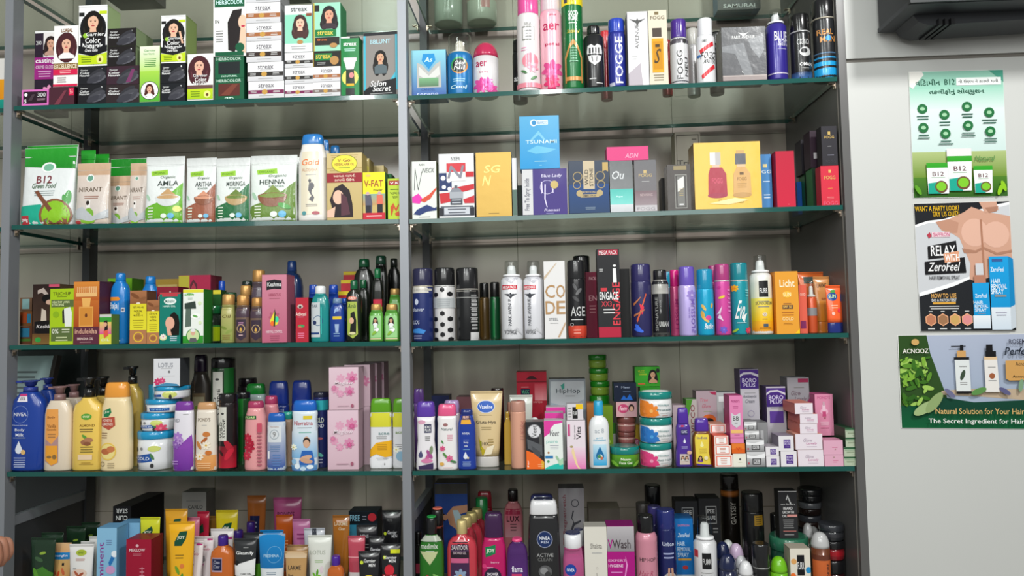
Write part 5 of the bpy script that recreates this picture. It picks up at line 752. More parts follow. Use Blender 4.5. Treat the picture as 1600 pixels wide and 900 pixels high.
I('4 bottle 715.5 744 639 d=.008 c=.1 s=.7 q=.6', '1d3a96,1c2c70', 'lotion_bottle', 'small royal blue bottle with an orange and yellow offer sticker', 'r 18 0 78 8 3a2a4a;r 18 8 78 16 e8a838;t 48 4 44 6 f0c0b0 FREE;t 48 33 42 4 dfe4f2 NIVEA;s 28 44 68 46 1 9ad;t 48 50 26 4 dfe4f2 Body;t 48 56 20 4 dfe4f2 milk;s 24 62 74 64 1 7ac;d 44 76 12 dfe4ee;e 58 78 6 6 d8c8a0;s 18 84 82 94 4 9ab4e0')
I('4 tube 736 786 611 d=.012 c=.14 q=.42 s=.72', 'd4bc8e,c8c4c0', 'lotion_tube', 'gold lotion tube with a blue oval and white cap, standing on its cap', 'e 48 24 30 20 d8dce8;e 48 24 28 18 1f5ab8;t 48 24 44 6 eef2fa Vaseline;s 20 36 76 38 1 a08a5a;t 48 48 70 6 5a5040 Gluta-Hya;s 24 54 74 60 2 a08c60;p b8a420 20 68 30 84 50 94 30 98 24 86;r 24 76 30 90 8a8a20;t 46 80 26 5 5a5040 10X;s 50 72 80 84 3 9a8450;p e8dcc0 36 98 50 86 80 82 70 96')
I('4 can 798 822 626 d=.01 c=.16 s=.98', 'd8a088,b88878', 'deodorant_can', 'rose gold can with a ribbed cap, left of the black and orange box', 'v 80 26 20 22 c07a70 LXX;s 60 22 96 50 6 c89080', 'rose gold cans')
I('4 box 822 850 659 d=.006 q=.04', '2c2c30,7a7a7a', 'hair_remover_box', 'black and orange box with a white circle', 'e 48 20 36 36 d8d8dc;o 48 20 38 4 9a9a9e;v 48 20 26 24 333 Veet;r 74 26 90 50 555;p 5a5c60 6 36 90 50 90 72 10 56;p 4a4c50 30 50 80 64 76 80 40 70;p e86a28 0 60 40 66 100 84 100 100 0 100;p d8a830 84 82 100 84 100 96 84 100;v 10 88 8 14 fff For;s 60 88 96 96 2 f8b080')
vt = 'g 0 0 100 100 e4e8e6 dfe6e0;p d8409c 0 0 100 0 100 5 56 8 36 16 30 26 0 34;i 54 26 54 12 4a4a50 Veet;t 42 45 62 7 8ac0b8 pure;s 24 50 84 60 3 99a;e 22 66 6 6 a87a5a;r 4 72 46 78 3a7ab0;l 70 78 18 60 9ac0a0;e 20 84 7 7 5a9a6a;p 2ab8a8 10 96 50 90 100 86 100 100 0 100;p a8d0b0 70 84 100 76 100 90 80 92'
I('4 box 850.5 879.5 657 d=.004 q=.04', 'e2e6e2,b8b4b8', 'hair_remover_box', 'white and mint box with a magenta arch, front of its line', vt, 'magenta-arched hair remover boxes')
I('4 box 886 915 657 d=.004 q=.055 id=vits', 'e0d4dc,b0a8ac', 'hair_remover_box', 'white and pink box with slim legs, beneath the tiny black square box', 'g 0 55 100 100 e4d0dc e078b4;r 6 8 18 32 c04a80;v 64 26 26 26 2a2a2e Vits;v 42 24 10 28 888 hair cream;p e8d0a0 26 58 34 56 56 92 70 100 60 100 44 90 24 66;e 24 54 9 6 a89a6a;v 82 84 12 14 e8a8cc 25g')
I('^vits box 886 911 631 d=.01 q=.035', 'd0ccd0,a8a4a8', 'cream_box', 'tiny box with a black square and yellow corner on the pink leg box', 'r 34 20 66 92 1c1c1e;t 50 60 22 24 ddd FURR;r 56 2 98 34 e8c020;s 4 20 30 90 4 888')
I('4 neck 920 952 626 d=.006 c=.22 s=.46 q=.7 n=2.2', 'e4e6e8,2aa0cc', 'face_wash_bottle', 'white bottle with sky blue cap and a blue drop', 't 50 28 46 9 a8b0b8 ac 8;t 50 42 30 3 5ab0d0 pH;t 50 46 60 3 5ab0d0 CLEANSING;g 18 54 82 94 c0e0ee 1fa0d4;d 50 76 20 1a6aa0;e 50 78 13 13 d8e8e0;f 46 77 10 3a8a5a 4a9a5a;e 58 80 7 7 c86a4a')
I('4 jar 952 999 696 d=.01 c=.36', '3a7a1e,127a74', 'cream_jar', 'low green face gel jar with a teal lid, in front', 'g 0 0 100 100 5a9a20 2a6a1a;t 50 34 34 20 f0f4e0 Neem;t 50 62 44 20 f0f4e0 Face Gel;l 14 70 14 40 7ab83a;l 86 74 14 -40 7ab83a')
def him(c1, c2, t): return 'p %s 0 4 20 10 34 40 56 84 30 96 0 92;f 30 62 22 %s %s;t 68 32 34 14 7a9a9a Himalaya;t 70 56 44 11 4a6a6a %s;s 54 70 88 76 1 aaa;s 60 84 84 90 1 b07a70' % (c1, c1, c2, t)
I('4 jar 999 1050 690 d=.008 c=.27 s=.98 n=2.2 id=m1', 'dedede,158078,2a8a80', 'cream_jar', 'teal-lidded hair cream jar with pink leaves, bottom of three', 'l 14 60 24 60 c83a7a;l 24 64 26 90 e05a94;l 10 76 20 30 b82a6a;'+him('d8407c', 'e890b0', 'Anti Hair'), 'teal-lidded hair cream jars')
I('^m1 jar 999 1050.5 651 c=.28 s=.98 n=2.2 id=m2', 'dedede,158078,2a8a80', 'cream_jar', 'teal-lidded hair cream jar with blue leaves, middle of three', 'l 14 60 24 60 2a6ab8;'+him('2a74c0', '4a9ad8', 'Anti-Dandruff'), 'teal-lidded hair cream jars')
I('^m2 jar 998 1050 611 c=.27 s=.98 n=2.2', 'dedede,158078,e8ecec', 'cream_jar', 'teal-lidded hair cream jar with orange swirls, top of three', 'l 20 50 24 60 e88a30;'+him('e8842c', 'f0b060', 'Protein'), 'teal-lidded hair cream jars')
I('4 bell 1051 1080.5 637 d=.012 c=.26 s=.66 q=.6 n=3.4', '4a2c8e,4c2a96', 'shampoo_bottle', 'violet bottle with a slanted cap and a photo of two long-haired women', 'r 30 14 76 26 2c2a5a;t 53 19 40 6 d8d8f0 CLINIC;r 30 4 50 8 c83a5a;d 54 42 9 dfe0f0;s 24 52 80 58 2 a8a0d8;r 22 70 78 94 c8b8b0;F 38 78 7 15100e d8a888 e8e8e8 2.4;F 62 78 7 15100e d8a888 e8e8e8 2.4;e 76 66 11 11 d0a890')
I('4 bottle 1081 1112 653 d=.02 c=.27 s=.7 q=.6 n=3.4', '7a4c1c,4f2c96', 'shampoo_bottle', 'amber bottle with purple cap and a yellow slanted label', 'p e4cc4a 8 8 84 8 78 60 86 96 14 92;t 46 18 54 7 4a3a7a Indica;d 44 40 9 f0e8a0;s 22 48 76 64 3 9a7a2a;F 34 76 8 15100e d8a888 7a4aa0 2.4;e 62 76 10 10 e8dcb0;p 4f2c96 16 92 86 96 86 99 20 97')
nv = 'o 0 0 1 1 fff'
ob = 'r 8 10 92 92 e8562c;r 13 16 87 86 f0eeec;s 26 24 74 80 4 c8705a'
I('4 box 1113 1145 711 d=.008 q=.05 id=o1', 'e8d8d0,d8482a', 'cream_box', 'lowest orange-framed white box of four', ob, 'orange-framed small boxes')
I('^o1 box 1113 1142 696 q=.05 id=o2', 'e8d8d0,d8482a', 'cream_box', 'second lowest orange-framed white box of four', ob, 'orange-framed small boxes')
I('^o2 box 1115 1138 681 q=.05 id=o3', 'e8d8d0,d8482a', 'cream_box', 'orange-framed white box third from below', ob, 'orange-framed small boxes')
I('^o3 box 1109 1134 663 q=.05', 'e8d8d0,d89a80,e8a890', 'cream_box', 'orange-framed white box on top of four, set left', ob, 'orange-framed small boxes')
I('4 box 1145.5 1166 709 d=.008 q=.05 id=w1', 'e4e2d4,c8c0b0', 'cream_box', 'small ivory box with a dark dot under the orange one', 'e 54 42 8 8 555;s 34 62 72 68 1 bb9;s 6 6 94 8 1 ccb')
I('^w1 box 1143.5 1164 693 q=.05 id=w2', 'e07a30,c8602a', 'cream_box', 'small orange box between an ivory box and the tall pink one', 'p d86020 0 60 50 40 100 60 100 100 0 100;t 52 54 40 30 c05020 Vi')
I('^w2 box 1134 1161 618 d=.008 q=.05', 'd880ac,a83a70', 'cream_box', 'tall pink box with a silver shield reading BB', 't 46 12 64 5.5 a03a70 POND\'S;s 20 22 72 28 2 b04a80;p c8c8cc 12 36 40 42 80 36 80 62 48 68 12 60;t 46 48 44 9 444 BB;s 30 56 62 60 1 777;r 4 72 96 79 e8b870;s 20 82 80 84 1 b04a80;r 0 88 100 89 b04a80')
def silv(x0, x1, y, i, base, l): I('%s box %d %d %d %s q=.05 id=v%d' % (base, x0, x1, y, 'd=.008' if base == '4' else '', i), 'a4a4a6,7a7a7c', 'cream_box', l, 'g 0 0 100 100 d0d0d2 848486;p e8e8ea 0 20 40 30 100 10 100 40 50 50 0 40;r 30 44 76 86 2a2a2c;r 35 50 71 80 b8b8ba;t 53 64 28 18 333 KL;r 6 70 14 84 b03a4a', 'silver foil small boxes')
silv(1167, 1196, 706, 1, '4', 'widest silver foil box at the bottom of its pile')
silv(1166, 1194, 687, 2, '^v1', 'silver foil box second from the bottom of its pile')
silv(1164, 1186, 673, 3, '^v2', 'narrow silver foil box third from the bottom')
silv(1163, 1182, 659, 4, '^v3', 'narrow silver foil box on top of its pile')
bo = 'r 34 24 78 82 4a2c80;t 56 38 36 14 dcd0f0 BORO;t 56 56 36 14 dcd0f0 PLUS;s 38 70 74 78 1 b8a8d8'
I('4 box 1197.5 1218 713 d=.006 q=.04 id=r1', 'dedade,a8a0a8', 'cream_box', 'smaller white box with a purple shield, bottom left of four', bo, 'purple-shielded small boxes')
I('^r1 box 1196.5 1217 698 q=.04 id=r2', 'dedade,a8a0a8', 'cream_box', 'smaller white box with a purple shield, upper left of four', bo, 'purple-shielded small boxes')
I('4 box 1220 1245 705 d=.006 q=.05 id=r3', 'dedade,8a8090', 'cream_box', 'larger white box with a purple shield, bottom right of four', bo, 'purple-shielded small boxes')
I('^r3 box 1214.5 1240 681 q=.05', 'dedade,8a8090', 'cream_box', 'larger white box with a purple shield, upper right of four', bo, 'purple-shielded small boxes')
gl = 'i 46 40 34 22 b0a0b0 Glow;i 60 62 40 18 c07aa0 Lovely;s 34 78 84 84 1 b8a8b8'
I('4 box 1247 1287 703 d=.006 q=.06 id=l1', 'e0d6de,e0a08c', 'cream_box', 'wider pale pink box, lowest in the pile of five near the side panel', gl, 'pale pink cream boxes')
I('^l1 box 1243 1285 678 q=.06 id=l2', 'e0d6de,e0a08c', 'cream_box', 'wider pale pink box, second lowest in the pile of five', gl, 'pale pink cream boxes')
I('^l2 box 1250 1277 662 q=.08 id=l3', 'e0d6de,c87060', 'cream_box', 'smaller pale pink box, middle of the pile of five', gl, 'pale pink cream boxes')
I('^l3 box 1250 1277.5 647 q=.08 id=l4', 'e0d6de,c87060', 'cream_box', 'smaller pale pink box, second highest in the pile of five', gl, 'pale pink cream boxes')
I('^l4 box 1242 1270 630 q=.08', 'e0d6de,c87060', 'cream_box', 'smaller pale pink box on top of the pile of five', gl, 'pale pink cream boxes')
I('4 box 1288.5 1318 711 d=.004 q=.04 id=t1', 'd8a4ba,c88aa4', 'cream_box', 'rose pink small box beneath its twin, right end of the shelf', 's 40 44 76 54 1 d0608a;s 40 60 70 66 1 d0608a;e 50 20 4 4 a88', 'rose pink small boxes')
I('^t1 box 1287 1317 688 q=.04 id=t2', 'd8a4ba,c88aa4', 'cream_box', 'rose pink small box on its twin, under the tall pink serum box', 's 40 44 76 54 1 d0608a;e 60 62 4 4 a88', 'rose pink small boxes')
I('^t2 box 1274 1302 616 q=.05', 'd88aa8,b0507c', 'serum_box', 'tall pink box with a dropper bottle outline near the side panel', 't 50 8 72 7 c05a88 POND\'S;e 50 42 22 18 e8b0c8;r 40 26 58 40 e8c4d4;r 44 18 54 28 c8a8b4;r 40 42 60 54 c04a78;t 52 58 14 6 844 W;s 20 66 80 76 3 e8c0d0;s 16 80 84 84 1 a84a70')
for i in range(4):
    I(('4' if i == 0 else '^y%d' % i)+' box %s %s %s %s q=.07 id=y%d' % (1319, 1340, [714, 699, 684, 669][i], 'd=.006' if i == 0 else '', i+1), 'b0bca4,2a4c34', 'cream_box', 'slim green and cream box, '+['lowest', 'second from below', 'third from below', 'topmost'][i]+' of four against the side panel', 'r 0 0 100 16 2c5a3a;r 6 22 94 30 8aa88a;s 10 44 84 62 2 7a8a6a;s 50 74 92 82 1 8a9a7a', 'slim green boxes')
# back rows of the right bay
I('4 bottle 646 664 607 d=.1 c=.2 s=.9', '6a4a8a,5a3a80', 'lotion_bottle', 'purple-capped bottle at the back by the centre post')
I('4 box 675 702 618 d=.2 q=.05', '20264c,1a1f3c', 'cream_box', 'dark navy box at the back beside the rear post')
I('4 bottle 693 720 625 d=.08 c=.2 s=.9', 'c8bcc8,a084b4', 'lotion_bottle', 'lilac-capped bottle behind the bright pink cap')
I('4 box 714 744 620 d=.14 q=.05', '6a4248,5a3a40', 'cream_box', 'dull rose carton behind the small royal blue bottle')
I('4 can 768 788 606 d=.1 c=.1 s=.97', '2c1c1c,241618', 'deodorant_can', 'dark can behind the gold lotion tube')
I('4 can 793 812 628 d=.07 c=.16 s=.98', 'c08a78,a87868', 'deodorant_can', 'rose gold can second in line, left behind the front one', '', 'rose gold cans')
I('4 bottle 784 800 643 d=.06 c=.1 s=.5', 'c8a040,c09838', 'lotion_bottle', 'mustard yellow bottle behind, right of the gold tube')
I('4 tube 797 833 617 d=.1 c=.14 q=.4', 'c8ccc4,1c1c1c', 'cream_tube', 'greyish white tube behind the rose gold cans')
I('4 box 808 855 581 d=.16 q=.05', 'a81c30,8a1626', 'skincare_box', 'red hanging box with a small rainbow emblem at the back', 'r 0 11 100 12.5 7a1020;p 3a1018 30 9 44 5 56 5 72 9;g 60 14 100 34 c03848 d88a90;s 12 17 44 19 1 e8a0a0;r 14 20 44 27 1c1c3c;t 29 23.5 24 4 5ac08a VLCC;t 70 36 30 3 e8a0a0 strips')
I('4 box 859 916 592 d=.14 q=.05', '7c8288,3a3c42', 'skincare_box', 'grey-blue box with a pale oval, beside the red hanging box', 'r 4 3 96 42 a8acb0;p 3a8a7a 32 8 42 5 42 12 36 14;t 52 16 66 7.5 3a4248 HipHop;s 40 21 74 23 1 777;p 8c98a2 4 30 50 36 96 26 96 42 4 42')
I('4 dome 826 846 652 d=.06 c=.3', 'd0d0d4,e0e0e4', 'roll_on_bottle', 'white domed bottle peeping over the black and orange box')
for i in range(2): I('4 box %d %d %d d=%.3f q=.04' % (852+2*i, 881+3*i, 645-9*i, .055+.045*i), 'd8dcda,b0a4ac', 'hair_remover_box', ['magenta-arched box second in its line', 'magenta-arched box third in its line'][i], 'p d8409c 0 0 100 0 100 12 0 16', 'magenta-arched hair remover boxes')
I('4 box 853 884 632 d=.15 q=.04', 'd8dcda,b0a4ac', 'hair_remover_box', 'magenta-arched box last in its line, seen highest', 'p d8409c 16 4 90 4 84 16 20 20', 'magenta-arched hair remover boxes')
for i in range(4): I(('4' if i == 0 else '^n%d' % i)+' jar %s %s %s %s c=.4 id=n%d' % ([922, 922, 920, 919][i], [954, 953, 951, 948][i], [617, 595, 575, 554][i], 'd=.15' if i == 0 else '', i+1), '7a9a34,1f7a1c', 'cream_jar', 'green-lidded translucent jar, '+['lowest', 'second from below', 'third from below', 'topmost'][i]+' of four in the tall green stack', '', 'green stacked jars')
I('4 box 938 958 634 d=.06 q=.04', '6a8a1e,5a7a1a', 'cream_box', 'olive green box right behind the sky blue capped bottle', 'l 60 60 30 60 a8c85a')
I('4 box 918 934 630 d=.08 q=.04', 'a86a34,8a5428', 'cream_box', 'brown box left behind the sky blue capped bottle')
I('4 jar 950 963 660 d=.06 c=.3', 'b8b8b4,4a8a3a', 'cream_jar', 'white jar with green print between the blue-capped bottle and the rose jars', '', None)
for i, (a, b, y) in enumerate([(964, 996, 692), (964, 996, 674), (964, 996, 650)]): I(('4' if i == 0 else '^z%d' % i)+' jar %d %d %d %s c=.4 id=z%d' % (a, b, y, 'd=.075' if i == 0 else '', i+1), '9a5a58,7a4440', 'cream_jar', ['lowest', 'middle', 'upper'][i]+' rose-brown jar of the pile behind the green gel jar', 'r 0 20 100 34 c8a098', 'rose-brown jars')
I('^z3 box 963 995 628 q=.04 id=z4', 'c89aa0,a07078', 'cream_box', 'pale pink box with a crimson oval, on the rose-brown jars', 'e 34 44 26 22 b8406a;i 34 42 36 30 f0d0d8 fem;e 74 40 14 18 2a1c1c;e 74 46 9 12 d8a890')
I('^z4 box 959 996 598 q=.04', '121c30,0e1424', 'cream_box', 'midnight blue box with glowing blue shapes, on the pale pink box', 't 54 24 40 12 8a94a8 Meer;s 36 44 80 48 1 6a7a9a;p 1a5ab0 30 90 44 66 56 84 70 60 84 92;t 14 20 10 8 99a M')
I('4 box 983 1001 664 d=.045 q=.03', 'd8b040,b08a30', 'cream_box', 'small yellow box with a crimson oval left of the jar stack', 'e 60 50 34 26 b8307a;i 60 50 40 24 f0d0e0 fem')
I('4 box 997 1033 604 d=.11 q=.04 id=ga', '2c8a24,1c5a1a', 'cream_box', 'green face pack box partly hidden behind the top jar', 'r 10 20 60 60 6aa030')
I('^ga box 992 1031 573 q=.04', '3a9a2a,1c5a1a', 'cream_box', 'green box with a dark-haired woman at the back above the jars', 't 26 24 26 12 c8c030 VLCC;s 10 34 54 44 2 c0c830;F 72 40 13 1c1614 d0a080 c89878 2.6;r 12 84 40 90 c86a3a;e 92 20 7 9 2a2a2a')
I('4 box 1052 1072 633 d=.1 q=.04', 'c8b4bc,9a848c', 'cream_box', 'pale carton behind the violet bottle')
I('4 box 1072 1090 624 d=.09 q=.04', 'b0a8a4,4a7a3a', 'cream_box', 'beige carton with upright maroon lettering and a green corner', 'p 4a8a2a 0 0 60 0 0 40;v 60 32 40 46 7a2a34 VICCO')
I('4 box 1089 1121 611 d=.1 q=.04', 'a8949c,7a6a70', 'cream_box', 'mauve carton with faded script and a dark round disc at its foot', 'i 38 13 40 5 c0687a True;i 50 22 44 5.5 b06878 Glow;p a03050 64 1 98 1 98 6 80 5;e 60 42 34 26 c8602a;e 60 45 24 18 1c1614;s 30 29 80 31 1 8a6')
I('4 box 1120 1151 613 d=.1 q=.04', 'a8a8aa,6a6a6c', 'cream_box', 'grey and black carton left behind the tall pink box', 'r 10 6 90 14 d8d8da;r 34 24 60 70 1c1c1e')
I('4 box 1158 1187 577 d=.11 q=.05', 'b8b4bc,4a3c60', 'cream_box', 'tallest purple and silver box at the back', 'g 0 0 100 22 4a2c80 3c2470;p c8c4d0 0 6 20 3.5 60 3 100 6 100 9 60 5.5 20 6 0 9;t 50 12.5 76 5 d8d0ec BORO;t 50 18 62 4 d8d0ec PLUS;s 14 26 90 27.5 1 888;i 50 31 74 4 6a6a74 Antiseptic;i 50 36 50 4 6a6a74 Cream;o 54 50 18 3 9a92aa', 'purple and silver cartons')
I('4 box 1199 1229 604 d=.09 q=.05', 'b4b0b8,4a3c60', 'cream_box', 'shorter purple and silver box at the back right of the tallest one', 'g 0 2 100 28 4a2c80 3c2470;p c8c4d0 0 9 20 5 60 4.5 100 9 100 12 60 7 20 8 0 12;t 50 15 76 6 d8d0ec BORO;t 50 21 62 5 d8d0ec PLUS;s 10 28 90 31 1 777;r 14 34 86 50 5a3c90', 'purple and silver cartons')
I('4 box 1184 1200 660 d=.06 q=.05', '8a8a8c,6a6a6c', 'cream_box', 'upright silver foil box behind the purple-shielded boxes', 'r 30 20 60 60 b8b8ba')
I('4 box 1232 1266 590 d=.1 q=.05', '8e8c92,6a686e', 'cream_box', 'grey carton with fine script at the back near the side panel', 'r 50 1 98 6 8a2a4a;i 40 19 46 6 6a5a64 Glow;i 60 27 54 6.5 6a5a64 Lovely;s 24 11 84 14 1 777;p a83a70 60 42 100 26 100 50')
I('4 box 1262 1288 617 d=.075 q=.05', '9a3c5a,7a2c48', 'cream_box', 'dark rose carton between the grey carton and the serum box')
I('4 can 1183 1200 640 d=.16 c=.2', '5a2050,4a1a44', 'deodorant_can', 'plum can far back between the two purple and silver cartons')
# ---- fifth shelf, left bay: face washes (their feet are below the frame)
def GT(x0, x1, y, d, l): I('5 tube %d %d %d d=%.3f q=.4' % (x0, x1, y, d), '1c3422,13241a', 'face_wash_tube', l, 'l 54 30 14 -10 8aa83a;l 40 42 20 20 3a5a3a;p 3f7a24 0 100 24 64 60 56 100 70 100 100;l 30 70 24 60 5a9a2a', 'dark green tubes')
GT(48, 87, 840, .03, 'dark green tube with a light leaf, foremost in the left row')
GT(64, 99, 832, .075, 'dark green tube second in the left row')
GT(103, 134, 822, .14, 'dark green tube third in the left row')
GT(127, 156, 816, .19, 'dark green tube farthest back in the left row')
pe = 'g 0 0 100 34 e0b888 d8a068;r 0 22 100 38 1f80c0;t 50 30 70 7 eef menglin;g 0 38 100 100 d8b070 e0a060;l 20 66 18 50 d0603c;l 44 72 18 110 c8502c;l 70 66 18 70 d86a40;r 62 46 74 52 2a2420'
I('5 tube 68 100 854 d=.02 q=.42', 'd8b484,c8a070', 'face_wash_tube', 'peach tube with a blue band, in front', pe, 'peach tubes')
I('5 tube 81 112 848 d=.055 q=.4', 'd0a878,c8a070', 'face_wash_tube', 'peach tube with a blue band, behind its twin', pe, 'peach tubes')
I('5 tube 108 147 850 d=.02 q=.42', 'e4e2e0,d8d4d0', 'face_wash_tube', 'white tube with a green oval and an almond bowl', 'e 52 18 22 12 a8b83a;t 52 18 24 4 5a7a1a ever;s 26 30 76 36 2 b07a6a;e 50 62 34 18 e0c8b8;l 40 62 14 40 b05a3c;l 60 64 14 -30 a04c30;s 20 48 40 56 1 aaa')
I('5 tube 126 148 846 d=.07 q=.45', 'dcdcda,c8c8c8', 'face_wash_tube', 'white tube behind the almond one', 's 60 20 96 70 6 7a8a7a', 'plain white tubes behind')
I('5 tube 139 158 838 d=.12 q=.45', 'd8d8d6,c8c8c8', 'face_wash_tube', 'white tube farther back, left of the sky blue boxes', '', 'plain white tubes behind')
I('5 box 151 182 825 d=.02 q=.045', '86b8d8,6aa0c8', 'sunscreen_box', 'sky blue box with purple lettering running up it, in front', 'v 22 58 26 76 8a3a8a Prominent;s 44 16 80 24 3 6a8ab0;p 2a74b8 60 48 76 38 96 38 80 48 66 54;e 70 58 24 20 c89ac8;e 90 36 16 16 e4ecf4;e 86 72 18 18 e4ecf4', 'sky blue boxes')
I('5 box 186 218 817 d=.07 q=.04', '7aaed0,6498c0', 'sunscreen_box', 'sky blue box behind, above the crimson box', 's 40 30 90 60 4 8a7ab0', 'sky blue boxes')
I('5 box 197 236 843 d=.01 q=.05', '9a1a34,801428', 'sunscreen_box', 'crimson box with silver lettering, right of the sky blue one', 'e 44 10 6 6 d8b0b8;t 44 17 62 5 e8d0d4 MEGLOW;s 22 22 66 26 2 c8808c;s 50 44 78 88 8 c07080;s 6 58 40 64 1 c07080;r 64 44 66 92 d09aa4')
I('5 box 176 204 791 d=.12 q=.15', '17171a,141416,1c1c1e', 'razor_box', 'long black carton with upside-down white lettering at the back', 'u 50 6 64 6 d8d8d8 STAR;u 50 15 64 6 d8d8d8 CLIN;r 0 21 100 22 3a4a5a')
I('5 tube 219 250 808 d=.05 q=.4', 'c8cc28,a8ac20', 'face_wash_tube', 'lime yellow tube with a dark green leaf badge', 'p 0f4a34 12 24 60 14 68 20 56 34 14 34;t 40 25 38 7 f0f4e0 JOY', 'tubes with leaf badge')
joy = 'p 0f4a34 24 30 44 15 74 14 70 26 54 36 24 36;t 50 24 30 6 f4f4e0 JOY;s 24 48 70 56 2 8a6a1a;l 40 72 18 60 6a9a2a;e 60 66 9 9 d87a3a;l 60 84 18 100 4a8a2a'
I('5 tube 264 304 815 d=.015 q=.4 y=3', 'e8ac1c,d89a14', 'face_wash_tube', 'golden yellow tube with a dark green leaf badge, in front', joy, 'tubes with leaf badge')
I('5 tube 255 293 795 d=.08 q=.4', 'd89c24,c88a14', 'face_wash_tube', 'golden yellow tube with a leaf badge behind the front one', joy, 'tubes with leaf badge')
glt = 'i 44 20 46 8 b86a7a Glow;i 60 27 50 7 b86a7a Lovely;r 70 4 96 8 b8387a;p 8a8a8e 10 42 60 40 66 50 40 58 8 58;p c02a94 12 58 60 56 46 66 12 66'
I('5 tube 283 318 846 d=.01 q=.4', 'e4dcdc,c89ab0', 'face_cream_tube', 'white tube with pink script and a grey and magenta flag, in front', glt, 'white and magenta tubes')
I('5 tube 303 334 838 d=.05 q=.4', 'e0d6d8,c89ab0', 'face_cream_tube', 'white tube with pink script, just behind the front one', glt, 'white and magenta tubes')
I('5 tube 329 365 826 d=.09 q=.4', 'dcd8d8,c89ab0', 'face_cream_tube', 'white tube behind, above the orange foaming wash', 'r 56 16 96 21 a8387a', 'white and magenta tubes')
I('5 tube 286 312 808 d=.1 q=.4', 'c8708a,b06078', 'face_wash_tube', 'dusty pink tube among the yellow ones', 'r 0 10 70 22 6a9a4a;t 36 16 50 7 dfe8c0 NEEM')
I('5 tube 308 327 799 d=.13 q=.4', 'b82440,a01c34', 'face_wash_tube', 'crimson tube with a small leaf badge in the yellow group', 'p 0f4a34 10 28 50 20 60 34 12 38', 'tubes with leaf badge')
I('5 box 284 322 769 d=.22 q=.05', '8a8884,6a6662', 'skincare_box', 'grey box at the back above the yellow and pink tubes', 't 56 19 60 5 3a3a3c CARLO;s 10 10 88 13 1 777')
I('5 tube 337 372 797 d=.13 q=.4', 'd8c424,c8a420', 'face_wash_tube', 'lemon yellow tube with a leaf badge, upright in the middle back', 'g 0 40 100 100 d8a820 d09a18;p 0f4a34 16 36 44 22 76 20 72 32 56 40 22 42;t 48 30 32 7 f4f4e0 JOY', 'tubes with leaf badge')
I('5 tube 324 341 806 d=.17 q=.45', 'a87a34,8a6428', 'face_wash_tube', 'brownish tube with a leaf badge at the back', 'p 0f4a34 10 34 80 24 90 40 20 46', 'tubes with leaf badge')
I('5 neck 330 367 836 d=.012 c=.15 s=.4 q=.6 m=L', 'd8702c,3c1c80', 'face_wash_bottle', 'orange foaming wash bottle with a purple cap, in front', 'r 14 20 60 46 c8a8b8;r 17 22 58 43 1c2450;t 37 28 26 6 c8c8d8 Clean;t 37 36 26 6 c8c8d8 Clear;t 40 58 64 8 7a2c4a foaming;r 8 70 66 100 b81c4a', 'orange foaming wash bottles')
I('5 neck 512 538 868 d=.01 c=.2 s=.5 q=.6 m=L', 'd8702c,4a2490', 'face_wash_bottle', 'small orange foaming wash bottle with a purple cap', 'r 14 30 60 80 1c2450', 'orange foaming wash bottles')
I('5 neck 364 381 828 d=.07 c=.2 s=.8', '7a3a1c,2c1660', 'face_wash_bottle', 'purple-capped bottle, lower of the two behind the orange wash', '', 'purple-capped bottles behind')
I('5 neck 384 400 815 d=.12 c=.2 s=.8', '7a3a1c,2c1660', 'face_wash_bottle', 'purple-capped bottle, higher of the two behind the orange wash', '', 'purple-capped bottles behind')
I('5 tube 386 416 774 d=.24 c=.3 q=.4', 'a8602c,17171a', 'face_wash_tube', 'orange tube with a navy badge and black cap standing high at the back', 'r 18 40 72 78 1c2450;s 28 50 62 66 2 a8a8c0')
I('5 tube 366 401 841 d=.012 q=.4', '2c2e30,1c1c1c', 'face_wash_tube', 'charcoal tube over white and green, in front', 't 50 28 82 8 f0f0f0 Gleamify;s 40 16 70 19 1 999;g 0 52 100 70 e4e4e4 dcdcdc;p e4e4e4 0 50 100 38 100 56 0 60;t 60 66 56 4 333 CHARCOAL;e 12 46 12 10 111;g 0 72 100 100 6ac02c 5aae24', 'charcoal and green tubes')
I('5 tube 380 411 832 d=.06 q=.4', '2a2c2e,1c1c1c', 'face_wash_tube', 'charcoal tube behind its twin', 'g 0 60 100 100 6ac02c 5aae24', 'charcoal and green tubes')
I('5 tube 405 446 834 d=.014 q=.4', 'd8dce0,c8ccd0', 'face_wash_tube', 'white tube with a broad metallic blue head, in front', 'g 0 0 100 60 1484c8 0f6aa8;t 50 38 62 5 b8d8e8 FRESHINA;o 62 36 30 1 8ac0e0;t 56 68 52 4 6a7a8a;s 26 66 80 72 2 7a8a9a'.replace('t 56 68 52 4 6a7a8a;', ''), 'blue-headed tubes')
I('5 tube 406 443 828 d=.06 q=.4', '1478b8,0f6aa8', 'face_wash_tube', 'blue tube head just behind the front one', '', 'blue-headed tubes')
I('5 tube 427 472 777 d=.2 q=.4', 'a8487a,8a3a64', 'face_wash_tube', 'large rose metallic tube at the back', 't 46 26 62 7 5a1c3c POND\'S;s 20 38 80 42 1 6a2a4a', 'rose metallic tubes')
I('5 tube 457 485 811 d=.12 q=.4', 'b86a98,8a4a74', 'face_wash_tube', 'smaller rose metallic tube with a sheen', 's 20 24 80 40 2 8a3a6a;p 7a2a5a 20 60 80 60 50 74', 'rose metallic tubes')
I('5 tube 431 458 804 d=.14 q=.4', 'b8541c,a84a18', 'face_wash_tube', 'rust orange tube in front of the large rose one', 's 14 44 86 60 3 e09a6a')
I('5 tube 475 508 825 d=.1 q=.4', 'b8bcc4,9a9ea4', 'face_wash_tube', 'silver tube behind the white leaf tube', 'p 3a3e48 40 0 60 0 64 20 40 30;l 30 40 18 40 6a7480;l 70 30 18 -40 6a7480')
